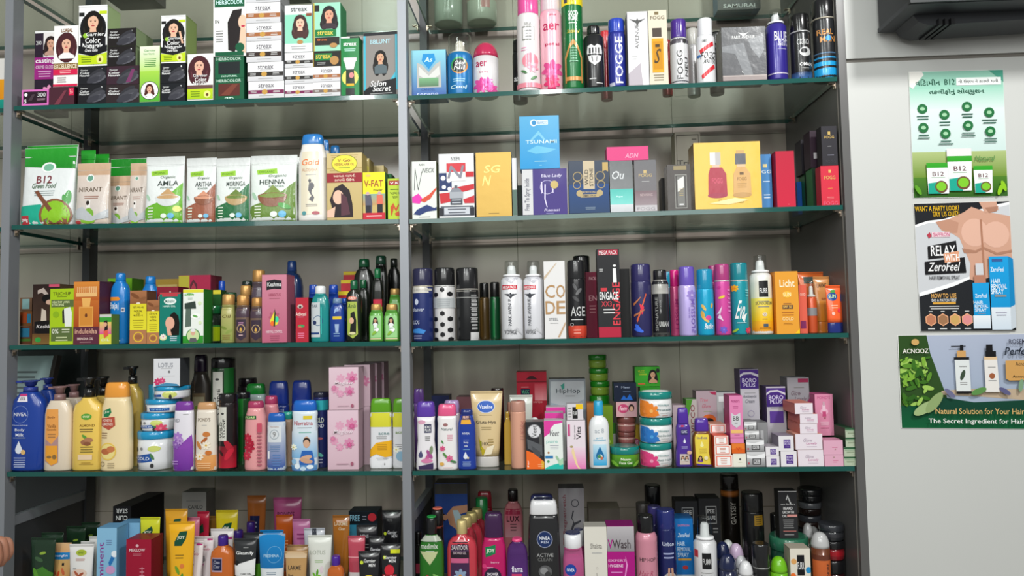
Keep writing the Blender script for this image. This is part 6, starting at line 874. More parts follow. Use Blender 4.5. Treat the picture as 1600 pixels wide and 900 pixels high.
I('5 tube 441 480 861 d=.012 q=.42', 'b8905c,a07c4a', 'face_wash_tube', 'bronze gold tube lettered dark, in front', 'g 0 0 100 16 c8a880 d8c0a0;t 46 38 62 10 3a3028 LAKME;t 28 56 26 6 4a3c30 Blush', 'bronze gold tubes')
I('5 tube 448 482 851 d=.055 q=.4', 'b08a5c,a07c4a', 'face_wash_tube', 'bronze gold tube behind its twin', '', 'bronze gold tubes')
I('5 tube 481 519 836 d=.016 q=.42', 'd8dad2,c8cac2', 'face_wash_tube', 'pearl white tube with a green leaf, right of the bronze gold one', 't 44 32 66 8 a8aca0 LOTUS;s 26 46 74 52 2 8ab06a;l 30 74 12 50 6ab02c;l 44 70 14 100 5aa024;l 54 76 12 20 7ab83a;e 64 64 8 14 d8c8d0')
I('5 tube 520 547 805 d=.1 q=.4 m=L', 'b8722a,a06020', 'face_wash_tube', 'translucent amber tube standing alone at the back', 't 50 14 80 6 f0e0c0 LAKME;t 56 22 40 5 f0e0c0 Clear', )
I('5 box 545 590 799 d=.17 q=.05', '1c2c38,14202a', 'face_wash_box', 'dark teal box reading FREE with a red badge', 'r 0 0 100 18 141c24;t 22 10 34 9 8ac0d8 FREE;e 82 9 15 14 c8303c;s 46 6 64 14 2 99a;g 0 20 34 100 3a9ac0 8ac8dc;p 8a9094 34 24 90 24 90 60 40 60')
I('5 tube 557 590 820 d=.07 q=.4', '202024,17171a', 'face_wash_tube', 'black tube with small grey lettering, in front of the dark teal box', 't 40 20 40 6 b8b8bc MENS;s 14 32 70 42 2 888', 'black mens tubes')
ga = 'e 22 24 8 8 c8d83a;t 50 20 56 6 e8e8e8 Garnier;t 66 27 34 6 e8e8e8 MEN;e 56 56 30 30 e0c83a;o 56 56 24 3 f0e8a0;'
I('5 tube 597 628 797 d=.13 q=.4', '1c1c1f,141416', 'face_wash_tube', 'black tube with a lemon slice at the back by the post', 't 40 16 30 4 777 MENS;e 16 38 8 8 c8d83a;t 54 36 50 6 d8d8dc Garnier;t 66 42 28 5 d8d8dc MEN;e 58 66 30 34 c8b03a', 'black mens tubes')
I('5 tube 560 594 861 d=.01 q=.4', '1c1c1f,141416', 'face_wash_tube', 'black tube with a lemon slice, in front', 'e 16 26 8 8 c8d83a;t 54 22 56 8 e8e8e8 Garnier;t 66 32 30 7 e8e8e8 MEN;e 52 72 36 34 e0c83a;e 52 72 26 24 f0e080;p 3a281c 0 86 100 80 100 100 0 100', 'black mens tubes')
I('5 tube 594.5 627 849 d=.014 q=.4', '1c1c1f,141416', 'face_wash_tube', 'black tube with a red face print, right front by the post', 'r 50 12 96 20 d8dc28;e 20 28 8 8 c8d83a;t 50 28 62 6 e8e8e8 Garnier;t 60 35 34 6 e8e8e8 MEN;e 46 54 26 26 c82434;r 8 62 84 72 8a1420;t 48 67 72 6 f0e0e0 AcnoFight;g 0 76 100 86 8a8a8a 6a6a6a;g 0 86 100 100 4a9a3a 3a8a2c', 'black mens tubes')
I('5 tube 544 571 837 d=.04 q=.4', 'b8485a,a03a4c', 'face_wash_tube', 'dusty red tube left of the black tubes', 'r 0 40 100 42 e8a0a8;r 4 70 96 88 d8d0d0')
I('5 tube 576 601 838 d=.055 q=.4', '242428,17171a', 'face_wash_tube', 'black tube peeping out above the lemon slice tube', 't 46 26 70 7 d8d8dc Garnier', 'black mens tubes')
# ---- fifth shelf, right bay: shower gels, sprays
def gel(l): return l
I('5 neck 656 694 808 d=.012 c=.2 s=.42 q=.6 m=L', '2c7a24,18181a,22a048', 'shower_gel_bottle', 'clear green bottle with a black and green flip cap, by the centre post', 't 44 16 74 8 e8f0e0 medimix;s 24 22 70 25 1 cdc;p d8e0a8 6 24 80 24 70 32 46 44 20 32;f 34 66 20 c83a4a e06a6a;f 56 74 18 f0e8d8 d8c040;l 70 60 14 30 8ac06a;r 0 0 100 9 c8d0c0')
I('5 neck 675 694 795 d=.07 c=.2 s=.9', 'a84434,1a1a1a,f07a64', 'shower_gel_bottle', 'salmon flip-capped bottle behind the clear green one', 'r 0 0 100 30 1a1a1a')
I('5 neck 699 746 812 d=.012 c=.17 s=.34 q=.55 m=L k=metal', 'd84452,d8c488', 'shower_gel_bottle', 'red bottle with a gold cap and dark label, front of its line', 'r 14 14 76 96 4a2c54;r 14 10 76 34 2c1c2c;t 45 18 56 7 e8dce0 SANTOOR;t 45 26 44 4 e0c8d0 SHOWER GEL;r 16 34 74 41 e06a98;f 46 60 22 9ab0d0 e8a040;e 46 80 18 14 c83a6a', 'gold-capped red bottles')
for i in range(3): I('5 neck %d %d %d d=%.3f c=.14 s=.5 q=.55 m=L k=metal' % (712+9*i, 746+8*i, 806-6*i, .06+.05*i), 'c83c4c,c8b478', 'shower_gel_bottle', ['gold-capped red bottle second in its line', 'gold-capped red bottle third in its line', 'gold-capped red bottle last in its line'][i], '', 'gold-capped red bottles')
I('5 box 680 731 755 d=.2 q=.06', '2c4c94,4a4844,4a4640', 'body_shaper_box', 'blue box at the back with a woman in a pale top shown sideways', 'g 0 12 100 100 2c4c94 24408a;r 0 0 100 12 4a4844;e 24 38 12 12 1c1614;e 32 38 8 9 c89474;p c89474 36 34 56 26 100 24 100 32 62 36 74 44 90 52 80 58 60 50 44 46;p b8d0d8 54 30 70 30 100 48 100 74 78 56 66 50;p c08a6a 74 44 88 44 86 56 74 54')
I('5 bottle 744 772 767 d=.24 c=.2 s=.8', '8a1424,a02434', 'shower_gel_bottle', 'dark red bottle at the back behind the green cap')
I('5 neck 744 763 777 d=.16 c=.55 s=.98', '2c6a3a,127a3a', 'shower_gel_bottle', 'bottle with a long bright green cap in the middle back')
I('5 bottle 752 792 800 d=.014 c=.28 s=.74 q=.55', 'b81860,3a1c44', 'shower_gel_bottle', 'magenta bottle with a tapering plum cap and green badge', 'p 137a4a 16 14 60 10 58 24 18 30;t 38 20 34 8 e8f4e0 JOY;t 56 38 34 4 e8b0c8 berry;s 14 44 52 48 1 e0a0c0;e 46 60 34 34 2a1c38;t 46 56 44 5 f0e8f0 SHOWER;t 40 64 24 5 f0e8f0 GEL;e 76 70 14 14 d83a7a;e 14 44 9 9 d83a7a')
I('5 neck 787 818 764 d=.2 c=.14 s=.5 q=.6 m=L', 'c87a80,1a1416', 'shower_gel_bottle', 'translucent pink bottle with black cap, standing at the back', 'g 10 10 90 50 c8506a d8a0a8;r 10 10 90 18 a83450;t 50 24 64 8 1c1418 LUX;s 30 30 72 42 3 6a4a50')
I('5 neck 789 825 840 d=.01 c=.05 s=.5 q=.6', '4a2464,e04a80', 'shower_gel_bottle', 'small purple bottle with a pink cap, in front', 'g 0 20 100 100 4a2464 5a2c80;t 50 44 52 10 ece8f4 fiama;r 24 52 72 58 c83a6a;s 28 64 76 72 2 a080c0;l 76 84 20 -10 7ab83a;e 50 92 18 10 c83a6a')
I('5 bottle 825 876 780 d=.014 c=.14 s=.84 q=.5 n=4', '242426,d8d8da,20243c', 'shower_gel_bottle', 'large charcoal bottle with a white and navy cap and a round blue badge', 'o 52 28 25 2 9aa0b8;e 52 28 23 23 152c5c;t 52 26.5 34 4 e8ecf4 NIVEA;t 52 31 24 3 b8c0d8 MEN;t 52 46 52 4 a8a8a8 ACTIVE;t 52 51 46 4 6a6a6a CLEAN;e 52 65 21 19 5a5a5c;e 48 64 12 10 8a8a8c;e 60 68 9 9 3a3a3c', 'charcoal and white shower bottles')
I('5 bottle 826 870 772 d=.065 c=.14 s=.84 q=.5 n=4', 'c8c8cc,262a58', 'shower_gel_bottle', 'white bottle with navy cap top behind the charcoal one', '', 'charcoal and white shower bottles')
I('5 box 874 914 763 d=.14 q=.05', '8e8a8e,6a666a', 'cream_box', 'tall grey box with red upright script and a curved figure line', 'v 24 28 17 42 7a3a44 Pregnastretch;o 64 16 15 3 3a3a40;p 3a3a40 54 24 60 24 52 32 60 37 86 34 86 36 60 40 52 46 60 52 54 52 46 44 56 36 48 32;e 76 50 14 14 a06a64;v 22 57 14 8 8a4a4a 75')
I('5 neck 880 912 833 d=.012 c=.2 s=.84 q=.6', 'b04a7c,e4e4e8,1c2450', 'roll_on_bottle', 'pink bottle with a wide white cap and round blue badge, in front', 'g 0 0 100 100 b8588a a04070;e 36 40 28 28 17409a;t 36 40 36 6 e8ecf6 NIVEA;s 20 64 60 72 2 e0b0c8', 'pink white-capped bottles')
I('5 neck 896 914 828 d=.06 c=.24 s=.84 q=.6', 'b04a7c,e0e0e4,1c2450', 'roll_on_bottle', 'pink white-capped bottle behind its twin', '', 'pink white-capped bottles')
I('5 box 914 949 823 d=.02 q=.04', 'd8d4ca,a8a49c', 'cream_box', 'ivory box with faint grey script and a curved line', 't 52 26 52 7 8a8680 Shaista;s 26 34 84 37 1 aaa;o 54 56 5 1 a8a49c;p b0aca4 50 62 54 62 60 78 52 92 48 92 54 78', )
I('5 box 949.5 992 822 d=.02 q=.05', 'a81a7c,7a1a60', 'hygiene_wash_box', 'magenta box with a silver head and a pale curved line', 'g 0 0 100 34 b8b4b8 8a868a;t 44 24 84 12 3a3034 VWash;t 12 24 18 12 b0208a V;t 36 46 66 3 e8b0d8 EXPERT;t 30 53 54 4 f0d0e8 HYGIENE;s 6 60 60 64 1 d080c0;p e090cc 66 40 74 52 66 66 50 84 52 96 48 96 46 84 62 66 68 52;p f0d8ec 64 84 90 86 76 94')
I('5 can 993.5 1027 804 d=.012 c=.2 s=.74', 'd08a9c,161618', 'hair_removal_spray_can', 'pink can with a black cap and dark lettering, in front', 'p d08a9c 0 0 100 0 100 100 0 100;t 50 38 72 6 3a2c30 HIP HOP;i 44 58 62 8 b0506a Hair R;s 14 70 90 80 2 b86a7c;l 12 92 24 70 c8946a')
I('5 can 1026 1056 795 d=.05 c=.22 s=.97', '1c245c,242c6c', 'hair_removal_spray_can', 'navy can with a round picture of crossed legs', 't 54 22 60 6 c8d0e8 Urban;s 20 34 90 46 2 a8b0d8;e 60 76 36 36 b8b4b0;p c89880 50 58 60 58 50 100 40 100;p c89880 66 58 76 58 84 100 72 100', 'navy spray cans')
I('5 can 1013 1034 790 d=.1 c=.22 s=.97', '2c2c5c,3a3470', 'hair_removal_spray_can', 'indigo can half hidden behind the navy can', '', 'navy spray cans')
I('5 can 1008 1034 757 d=.2 c=.3 s=.97', '17171a,121214', 'deodorant_can', 'black-capped can rising at the back left of the two black cubes')
I('5 jar 995 1018 785 d=.14 c=.4', '2a2624,3a3634', 'hair_wax_jar', 'dark jar at the back left of the navy cans')
I('5 box 1056.5 1084 810 d=.012 q=.045', '1c70b8,1a5c98', 'hair_removal_box', 'bright blue box reading HAIR REMOVAL SPRAY', 't 46 10 66 3 c87a9a SAFFRON;i 46 24 66 6 d8e8f4 ZeroFeel;t 30 36 44 6 c8e0f4 HAIR;t 46 44 76 6 c8e0f4 REMOVAL;t 40 52 64 6 c8e0f4 SPRAY;r 10 57 84 60 d8a040;e 50 70 16 12 b83a3a;g 0 80 100 100 b8c8d4 a8b8c8')
I('5 can 1084.5 1120 806 d=.012 c=.27 s=.6 k=clear', 'd8d8da,e8e8ea', 'hair_removal_spray_can', 'white can with a clear cap and black square badge, in front', 'r 26 20 66 46 17171a;t 46 34 36 9 e0e0e0 FURR;r 0 16 12 28 c83a44;r 20 52 74 53 888;t 48 62 52 10 2c2c30 HAIR;t 48 75 52 6 3a3a3e REMOVAL;t 56 84 40 4 3a3a3e SPRAY')
I('5 box 1057 1092 783 d=.13 q=.05', '232325,1a1a1b', 'hygiene_box', 'left of two black cube-like boxes with a square frame', 'r 28 8 80 29 8a8a8a;r 31 9 77 28 232325;t 54 14 36 5 b8b8b8 PEE;t 54 22 40 5 b8b8b8 SAFE', 'black framed boxes')
I('5 box 1093 1127 779 d=.13 q=.05', '1f1f21,1a1a1b', 'hygiene_box', 'right of two black cube-like boxes with a square frame', 'r 32 9 82 30 8a8a8a;r 35 10 79 29 1f1f21;t 57 15 34 5 b8b8b8 PEE;t 57 23 38 5 b8b8b8 SAFE;s 60 34 90 42 2 777', 'black framed boxes')
I('5 can 1127 1156 740 d=.18 c=.14 s=.97', '17130f,1a1612', 'hair_spray_can', 'tallest black can with a copper ring and upright lettering', 'r 0 2 100 9 7a4414;r 0 3 100 7 a0602a;v 56 28 30 26 a8a49c GATSBY;r 30 88 90 90 6a4a2a')
I('5 can 1160 1194 768 d=.1 c=.2 s=.97', '121212,141414', 'deodorant_can', 'broad black can with a mustard label, right of the copper ring can', 'r 44 4 86 18 8a6a1c;s 48 5 82 17 4 4a3a14;e 66 46 8 8 888')
def ro(x0, x1, y, d, c, l, g): I('5 dome %s %s %s d=%s c=.35 m=G' % (x0, x1, y, d), c, 'roll_on_bottle', l, '', g)
ro(1124, 1151, 864, .012, '161c3c,1a2244', 'front navy domed roll-on', 'navy domed roll-ons')
ro(1118, 1142, 846, .06, '161c3c,1a2244', 'navy domed roll-on behind the front one', 'navy domed roll-ons')
ro(1154, 1177, 876, .012, 'd4d4d6,dcdcde', 'front white domed roll-on', 'white domed roll-ons')
ro(1149, 1169, 868, .055, 'c8c8cc,d0d0d4', 'white domed roll-on behind the front one', 'white domed roll-ons')
ro(1139, 1163, 849, .1, 'b8a0c0,c8b0cc', 'lilac domed roll-on among the navy and white ones', None)
ro(1128, 1148, 843, .14, 'c8ccc8,d0d4d0', 'white domed roll-on farthest back over the navy ones', 'white domed roll-ons')
I('5 can 1175.5 1203 848 d=.012 c=.42 s=.97', '1a1a1c,1c1c1e,8a8a88', 'deodorant_can', 'short black can with a grey ring, right of the white domed roll-ons', 'e 60 60 12 10 888')
ro(1204, 1231, 869, .012, '6ab01c,70b81c', 'lime green domed roll-on, in front', None)
I('5 jar 1204 1263 836 d=.06 c=.24 id=tin', '1f4a3a,2c6a50', 'hair_cream_jar', 'wide dark green tin carrying the small black carton', 's 40 30 90 40 1 8ab0a0')
I('^tin box 1217 1246 767 d=.075 q=.03', '2c2c2e,222', 'beard_oil_box', 'small upright black carton standing on the wide green tin', 'r 0 0 100 2 b8b8b8;p c8c8c8 40 18 50 8 70 28 62 28 50 14 44 20;t 50 28 76 3 b8b8b8 urban;t 50 37 50 6 d8d8d8 BEARD;t 50 45 62 6 d8d8d8 GROWTH;t 30 53 26 5 d8d8d8 OIL;r 44 50 98 55 c88a84;s 12 60 88 80 5 9a9a9a;r 20 84 90 86 a86a64;s 14 90 90 96 1 888')
I('5 box 1232 1267 857 d=.01 q=.04', 'dcd6c8,a8a090', 'skincare_box', 'white box with colourful shapes and a black square badge, in front', 'e 18 24 14 14 d8a060;e 90 40 14 16 2a8ac0;p c83a34 0 60 30 50 60 62 100 54 100 80 0 80;e 12 50 14 12 e8702c;r 34 12 70 50 17171a;t 52 32 32 14 e0e0e0 FURR;r 0 80 100 100 e4e0d8;t 50 90 60 8 3a2c2c PLUS 99')
I('5 dome 1268.5 1297 831 d=.012 c=.22 m=M', '6a3a24,b8b8b8', 'shaving_foam_can', 'brown and orange can with a clear domed cap, in front', 'g 0 20 100 100 d06a34 b8542a;r 0 12 100 22 6a3828;v 44 70 26 36 e8d8cc RISE;v 72 40 14 24 2a1c1c NORE', 'clear-domed cans')
I('5 dome 1259 1282 822 d=.07 c=.24 m=M', '4a6a34,b0b0b0', 'shaving_foam_can', 'clear-domed can second in the line', '', 'clear-domed cans')
I('5 dome 1250 1272 817 d=.12 c=.24 m=M', '4a4a34,a8a8a8', 'shaving_foam_can', 'clear-domed can last in the line beside the small black carton', '', 'clear-domed cans')
for i, (x0, x1, y, c) in enumerate([(1284, 1320, 872, '3a1418,1a1a1c'), (1282, 1319, 842, '8a1a24,1c1c1e'), (1280, 1318, 817, '2a2c30,33353a')]):
    I(('5' if i == 0 else '^x%d' % i)+' jar %d %d %d %s c=.4 id=x%d' % (x0, x1, y, 'd=.06' if i == 0 else '', i+1), c, 'hair_wax_jar', ['lowest red and black wax jar near the side panel', 'red-banded black wax jar in the middle of its pile', 'grey-lidded black wax jar on top of the red-banded pile'][i], 'r 0 20 100 60 %s' % ['5a1a20', 'a81c28', '3a3a3e'][i], 'red and black wax jars')
for i, (x0, x1, y, c) in enumerate([(1247, 1283, 824, '1c1c1e,2a2c30'), (1247, 1283, 803, '2a1c1a,3c3e44'), (1247, 1283, 783, '241a18,5a5c60'), (1247, 1284, 762, '1c1c1e,222224')]):
    I(('5' if i == 0 else '^k%d' % i)+' jar %d %d %d %s c=.45 id=k%d' % (x0, x1, y, 'd=.17' if i == 0 else '', i+1), c, 'hair_wax_jar', ['lowest', 'second from below', 'third from below', 'topmost'][i]+' dark wax jar of the tall pile behind the small black carton', '', 'dark wax jars')
I('5 jar 1300 1342 886 d=.012 c=.4', '1a1a20,1c1c24', 'hair_wax_jar', 'low black jar at the right end, nearest the front edge')
I('5 can 1204 1222 802 d=.13 c=.3', '17171a,141416', 'deodorant_can', 'black can in the shade left of the small black carton')
I('5 box 921 970 795 d=.13 q=.07', '4c4640,7a6e60,6a6256', 'cream_box', 'brown carton lying behind the ivory box', 'r 10 20 60 90 3a3a3a;e 36 50 12 14 8a4a3a')
I('5 neck 646 662 830 d=.07 c=.2 s=.7', '1c1c1c,141414', 'shower_gel_bottle', 'black bottle at the back by the centre post', 'r 0 40 100 60 a83a50')
# ---- slice of the neighbouring bay beyond the left post
def far(spec, col, nm, l, art=''): I(spec+' fx=1', col, nm, l, art)
I('1 box -40 7 92 d=.02 q=.05 fx=1', 'e0dcd8,c8c4c0', 'hair_colour_box', 'white and orange box beyond the left post, on the upper level', 'g 0 42 100 82 e8a020 e0901c;g 0 82 100 100 1a9a8a 1a8a7a')
I('3 box -30 4 480 d=.05 q=.05 fx=1', '8ac0d0,5a90a0', 'hair_oil_box', 'pale blue box beyond the left post, middle level')
I('3 box -34 2 452 d=.11 q=.05 fx=1', '3a7a3a,2a5a2a', 'hair_oil_box', 'green box behind the pale blue one beyond the left post')
# ---- printed sheet leaning in the dark corner of the neighbouring bay, fourth level
def sheet():
    p = [at(-20, 545, .2), at(120, 545, .26), at(97, 612, .24), at(60, 700, .2), at(-30, 700, .16)]
mbs = MB()
def leaning_sheet():
    r = bpy.data.objects.new('framed_notice', None); COL.objects.link(r)
    za = ZS[4][0][0]+.0005; X1 = XL-.03; r.location = (X1-.16, .17, za)
    r['label'] = 'pale printed notice in a dark frame, leaning beyond the left post'; r['category'] = 'notice'
    mb = MB(); mb.box(-.15, .15, .0, .004, .0, .262, lin('a8bcc0'))
    A = Art(mb, lambda u, v, o: (-.15+.3*u, -o, .262*(1-v)), .3/.262, False); A.run('s 30 14 92 60 9 6a7478;g 0 66 100 100 8ea0a0 8ea0a0')
    mb.obj('notice_sheet', FIN['S'], r)
    c = lin('2c2624')
    for q in (-.162, .15): mb = MB(); mb.box(q, q+.012, -.006, .008, 0, .262, c); mb.obj('frame_side', FIN['S'], r)
    r.rotation_euler = (math.radians(-14), 0, math.radians(-10))
leaning_sheet()
# ---- posters taped to the white cupboard front
def poster(name, quad, label, art, torn=None):
    P = [at(x, y, -.0012) for x, y in quad]          # tl, tr, br, bl
    tl, tr, br, bl = [np.array(q) for q in P]
    cen = (tl+tr+br+bl)/4
    def fn(u, v, off):
        a = tl*(1-u)+tr*u; b = bl*(1-u)+br*u; q = a*(1-v)+b*v
        curl = 0
        return (q[0]-cen[0], -off-curl*.3-.0004, q[2]-cen[2])
    mb = MB(); n = 12; base = lin('e8e8e4'); g = []
    for j in range(n+1):
        for i in range(n+1):
            mb.v.append(fn(i/n, j/n, 0))
    for j in range(n):
        for i in range(n):
            a = j*(n+1)+i; mb.f.append((a, a+n+1, a+n+2, a+1)); mb.c.append([base]*4); mb.sm.append(True)
    w_, h_ = np.linalg.norm(tr-tl), np.linalg.norm(bl-tl)
    A = Art(mb, fn, w_/h_, False); A.cv = True; A.run(art)
    o = mb.obj(name, FIN['C'], loc=(cen[0], -.0012, cen[2])); o['label'] = label; o['category'] = 'poster'
    return o
ic = ''
for x, y in ((13, 30), (36, 35), (60, 29), (83, 34), (13, 45), (36, 50), (60, 44), (83, 49)):
    ic += 'e %d %d 5.4 5.4 1f6a3a;e %d %d 2.6 2 9ac8a0;s %d %.1f %d %.1f 2 2a5a4a;' % (x, y, x, y, x-8, y+5, x+8, y+9.4)
def mini(cx, y0, y1, w_):
    h = y1-y0
    return ('p e8ecea %s %s %s %s %s %s %s %s;g %s %s %s %s 3aa02c 2a9a24;t %s %s %s %s 5a1c2c B12;s %s %s %s %s 1 6a9a6a;p 1aa08a %s %s %s %s %s %s %s %s;e %s %s %s %s 6a4a30;e %s %s %s %s 7ac02c;'
            % tuple(round(q, 2) for q in (cx-w_/2, y0, cx+w_/2, y0, cx+w_/2*.9, y1, cx-w_/2*.9, y1, cx-w_/2, y0, cx+w_/2, y0+h*.16, cx, y0+h*.36, w_*.5, h*.14, cx-w_*.3, y0+h*.46, cx+w_*.3, y0+h*.5,
             cx-w_*.45, y0+h*.66, cx, y0+h*.62, cx+w_*.1, y1, cx-w_*.44, y1, cx+w_*.12, y0+h*.78, w_*.28, w_*.28, cx+w_*.12, y0+h*.77, w_*.22, w_*.2)))
poster('wall_poster', [(1419, 112), (1567, 108.5), (1575, 307), (1427, 310)], 'topmost poster, green and sky-coloured with B12 products and round icons, on the white panel',
       'g 0 0 100 26 8fc4b0 9accb8;g 0 26 100 66 d8e4e2 c4d8d4;g 0 14 100 30 9accb8 d0e0dc;g 0 64 100 84 a8b87a 6a8a30;g 0 84 100 100 4a7a24 2c5a1c;p e8e6e0 0 0 14 0 16 3 10 8 4 14 0 12;p 4a9a84 84 0 100 0 100 10 92 5;'
       't 20 9 26 5 14503c વિટામીન;t 43 9 11 4.4 14503c B12;r 50 6 97 12 e8ecea;t 73 9 42 3 222 ની ઉણપ ને કારણે થતી;t 50 17 58 5 14503c તકલીફોનું સોલ્યુશન;'+ic+'i 76 70 20 4 5a8a4a Natural;r 36 62 62 69 e0dcdc;'+mini(26, 73, 97, 24)+mini(49, 68, 95, 26)+mini(73, 76, 97, 20)+'l 94 92 6 70 8ac020;l 90 95 6 110 8ac020;l 4 94 6 60 5a9a24')
skin = 'c89a84'
hexs = ''
for i, c in enumerate(('b8785a', '9a7050', 'c8a060', 'd88a8a')):
    x = 11+12.6*i
    hexs += 'p e8a880 %s;p %s %s;s %s 97 %s 99 1 ddd;s %s 84 %s 85.4 1 ddd;' % (' '.join('%.1f %.1f' % (x+6.4*math.cos(a*math.pi/3+.52), 91+4.9*math.sin(a*math.pi/3+.52)) for a in range(6)), c,
             ' '.join('%.1f %.1f' % (x+5.4*math.cos(a*math.pi/3+.52), 91+4.1*math.sin(a*math.pi/3+.52)) for a in range(6)), x-5, x+5, x-3, x+3)
poster('wall_poster', [(1427, 318), (1577, 313.5), (1587, 517), (1438, 518)], 'middle poster, black and grey with a bare male torso and blue hair removal spray bottles',
       'r 0 0 100 100 c4c6ca;p 1c1e22 0 0 100 0 100 1 84 3 60 8 46 10 30 13 14 14 0 17;p ececee 0 17 14 14 30 13 46 10 60 8 84 3 100 1 100 3 60 10 30 15 14 16 0 19;'
       'p %s 22 15 36 13 52 8 60 4 74 8 100 12 100 62 84 62 54 62 56 48 52 40 46 28 38 24 28 22;p b98a74 22 15 36 13 46 16 44 24 34 24 26 20;e 62 24 14 15 d8ac98;e 84 26 14 14 d8ac98;p %s 68 0 86 0 88 7 74 9;p a87a64 48 36 62 38 70 35 84 40 100 38 100 40 84 42 70 37 62 40 50 40;p a8765e 68 14 70 14 71 60 69 60;p a87a64 74 5 88 4 86 8 78 9;'
       't 24 4.5 46 4 e8b820 WANT A PARTY LOOK?;t 33 9 28 4 e8b820 TRY US OUT!!;p b03a4a 12 25 15 23 17 26 14 28;r 17 23 36 27 e4c8d0;t 27 25 17 3 b83a6a SAFFRON;'
       'p 1a1a1c 12 34 42 30 43 42 12 44;t 28 37.5 26 8 f4f4f4 RELAX;p 17171a 8 46 50 43 51 55 8 56;p d89a78 28 40 44 38 45 46 29 47;t 37 43 15 5 fff WITH;i 28 50 32 7 f0f0f0 ZeroFeel;t 28 58.5 32 3 4a4a4e HAIR REMOVAL SPRAY;'
       'p 202226 0 72 20 68 38 64 54 60 60 62 80 58 100 60 100 100 0 100;p ececee 0 70 20 66 38 62 54 58 54 60 38 65 20 69 0 73;t 26 72.5 26 3.4 e8b060 HOW TO USE;t 26 76 26 2.2 e8e8e8 DO A PATCH TEST;r 14 77.5 38 79 d8a040;s 6 80 46 83.5 2 ccc;' % (skin, skin)
       + hexs + 'g 56 63 73 88 1a9ad8 1590cc;g 55 88 73 98 e4e8ec c8d4e0;r 58 57 70 63 b07a64;r 60 48 68 57 c8c8cc;t 64 73 12 3 e8f4fa ZeroFeel;t 61 78 10 2.6 e8f4fa HAIR;t 64 81 14 2.6 e8f4fa REMOVAL;t 63 84 12 2.6 e8f4fa SPRAY;s 58 86 70 87 1 d8a080;'
       'g 74 43 94 82 1a9ad8 1590cc;p 1580b8 94 43 99 45 99 80 94 82;g 74 82 94 99 dce2e8 c8d4e0;p c0c8d0 94 82 99 80 99 97 94 99;t 82 53 14 3.4 e8f4fa ZeroFeel;r 77 45 88 47 3a5a94;t 80 62 10 3.6 e8f4fa HAIR;t 83 66 16 3.6 e8f4fa REMOVAL;t 81 70 13 3.6 e8f4fa SPRAY;r 78 72.5 90 74 8a8a8a;s 78 85 90 89 2 aab')
lv = ''
rr = random.Random(4)
for i in range(60): lv += 'l %.1f %.1f %.1f %d %s;' % (rr.uniform(1, 18), rr.uniform(24, 74), rr.uniform(1.5, 4), rr.randrange(180), rr.choice(('5a8a2c', '7aa83a', '3a6a20', '9ac05a', '2c5a1c')))
poster('wall_poster', [(1402, 524), (1655, 520.5), (1659, 671), (1408, 669)], 'lowest poster, green foliage with a pump bottle and hair growth slogans',
       'g 0 0 100 80 a8b0c4 9aa8bc;p 2c4a20 0 0 18 0 20 20 26 50 30 70 0 80;g 0 76 100 100 0f4a30 0c5a34;p 0f4030 24 66 46 72 100 68 100 80 20 82;p b8a48c 26 60 40 58 80 58 92 62 94 68 80 70 50 66 26 64;' + lv +
       'e 10 7.5 2.4 2 c8a060;t 10 17 16 5 f0ece4 ACNOOZ;p d8dcdc 34 26 43 26 43.5 61 34.5 61;r 33.5 24 43 27 17171a;r 35.5 17 41 24 c89a60;r 37.5 11 39.6 17 17171a;r 32 12 41 13 17171a;r 34.5 60 43.8 62.5 17171a;l 38.6 43 3.4 110 3a4a3a;s 36 33 42 35 1 888;s 36 50 42 54 2 999;'
       'p e0dcd8 52 27 60 27 61 61 52.4 61;r 52 23.5 60 27 d8b890;r 53 18 59.4 24 17171a;r 53.4 11 57.4 18 17171a;e 56.6 44 1.8 1.8 9a5a3a;s 53 34 60 36 1 888;s 53.4 48 60 50 1 999;'
       't 79 8 23 5 3a3c4c ROSEMARY OIL;i 84 18 38 8 1c2430 Perfect Combo;p c89858 65 28 98 27 98 48 67 49 65 47;t 80 31.5 18 4 3a2c1c Acnooz Hair Oil;t 80 38 2 3.4 3a2c1c &;t 82 45 26 4 3a2c1c Acnooz Hair Shampoo;'
       'l 30 62 4 40 6a6a8a;l 48 60 5 -20 5a8a4a;l 64 60 4 30 5a5a80;l 74 54 4 100 7a9a7a;l 94 52 5 60 3a8a2a;l 96 60 5 20 5a9a3a;e 88 76 2.4 2.4 8a7ab0;l 14 78 8 -30 9ab07a;l 20 72 8 -50 8aa06a;'
       't 48 81 55 6 d8b070 Natural Solution for Your Hair;t 54 92 76 6.4 ecece8 The Secret Ingredient for Hair Growth')
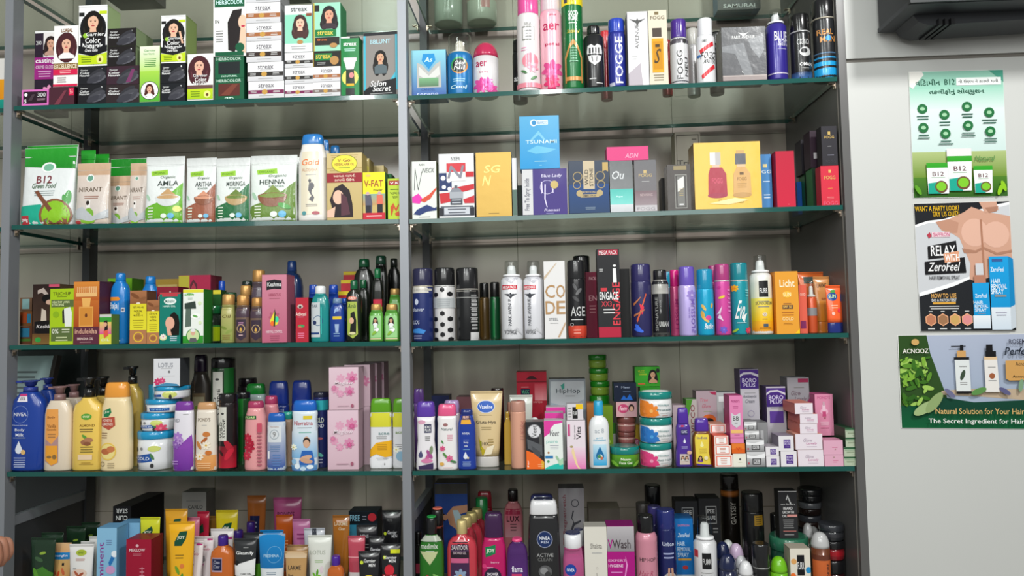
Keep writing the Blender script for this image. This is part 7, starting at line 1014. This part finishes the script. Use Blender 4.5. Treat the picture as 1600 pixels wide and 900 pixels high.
# ---- black device fixed high on the white panel
def device():
    a = at(1411, 17, -.12); b = at(1435, 33, -.05); r = bpy.data.objects.new('wall_mounted_device', None); COL.objects.link(r)
    r['label'] = 'black boxy device with a slatted underside mounted high on the white panel'; r['category'] = 'device'
    x0, z0 = a[0], a[2]; r.location = (x0+.25, -.08, z0+.03)
    def B(nm, xa, xb, ya, yb, za, zb, hx='26282b', bev=.004):
        mb = MB(); mb.box(xa-.25, xb-.25, ya+.08, yb+.08, za-.03, zb-.03, lin(hx)); o = mb.obj(nm, FIN['S'], r); m = o.modifiers.new('b', 'BEVEL'); m.width = bev; m.segments = 2; return o
    B('case', 0, .5, -.15, -.015, .006, .26); B('front_bezel', -.004, .5, -.158, -.148, .0, .25, '1f2225'); B('lower_rim', -.002, .5, -.152, -.012, -.001, .008, '33363a')
    mb = MB(); c = lin('2e3033')
    pr = [(.03, -.002), (.04, -.016), (.06, -.024), (.3, -.018), (.36, -.006), (.5, -.004)]
    y0, y1 = -.10+.08, -.02+.08
    for (xa, za), (xb, zb) in zip(pr[:-1], pr[1:]):
        mb.quad((xa-.25, y0, za-.03), (xb-.25, y0, zb-.03), (xb-.25, y1, zb-.03), (xa-.25, y1, za-.03), c)
        mb.quad((xa-.25, y0, za-.03), (xb-.25, y0, zb-.03), (xb-.25, y0, -.03), (xa-.25, y0, -.03), c)
    mb.obj('underside', FIN['S'], r)
    for k, X in enumerate((.075, .33)):
        mb = MB()
        for q in range(3): mb.box(X+q*.012-.25, X+q*.012+.007-.25, -.11+.08, -.03+.08, -.03-.028, -.03-.014, lin('17181a'))
        mb.obj('vent_slats', FIN['S'], r)
    B('wall_bracket', .1, .4, -.02, -.0005, .05, .2, '1a1a1c')
device()
# ---- fingertips of a person's hand entering at the left edge
def hand():
    base = at(4, 862, -.30)
    me = bpy.data.meshes.new('person'); o = bpy.data.objects.new('person', me); COL.objects.link(o)
    V, E, Rr = [], [], []
    def ch(pts, par=None):
        for (x, y, z, r) in pts:
            V.append((x, y, z)); Rr.append(r); k = len(V)-1
            if par is not None: E.append((par, k))
            par = k
        return par
    # wrist and palm lie left of the frame; the fingers curl upward to the right
    ch([(-.16, -.01, -.10, .030), (-.12, -.005, -.07, .029), (-.085, 0, -.045, .033), (-.06, 0, -.025, .034)])
    palm = 3
    for k, (dy, dz, L, r) in enumerate(((-.024, .010, .92, .0088), (-.008, .016, 1.0, .0092), (.009, .014, .95, .0088), (.024, .006, .78, .0078))):
        ch([(-.040, dy, -.004+dz*.5, r*1.15), (-.018, dy, .010+dz*.6, r*1.08), (-.006, dy*.95, .002+dz*.3+.012*L, r), (-.002, dy*.9, -.016*L+.004, r*.95), (-.012, dy*.85, -.030*L, r*.85)], palm)
    ch([(-.055, -.030, -.036, .013), (-.032, -.038, -.034, .0115), (-.014, -.034, -.026, .0105), (-.002, -.028, -.018, .009)], 2)
    me.from_pydata(V, E, []); me.update()
    m = o.modifiers.new('skin', 'SKIN'); m.use_smooth_shade = True
    for i, sv in enumerate(me.skin_vertices[0].data): sv.radius = (Rr[i], Rr[i]); sv.use_root = (i == 3)
    s = o.modifiers.new('sub', 'SUBSURF'); s.levels = 2; s.render_levels = 2
    mt = plain('skin', 'b07a62', .5, noise=.12, nscale=40); mt.node_tree.nodes['Principled BSDF'].inputs['Subsurface Weight'].default_value = .1
    me.materials.append(mt); o.location = base
    o['label'] = 'person reaching in at the lower left edge, only curled fingers in view'; o['category'] = 'person'
hand()
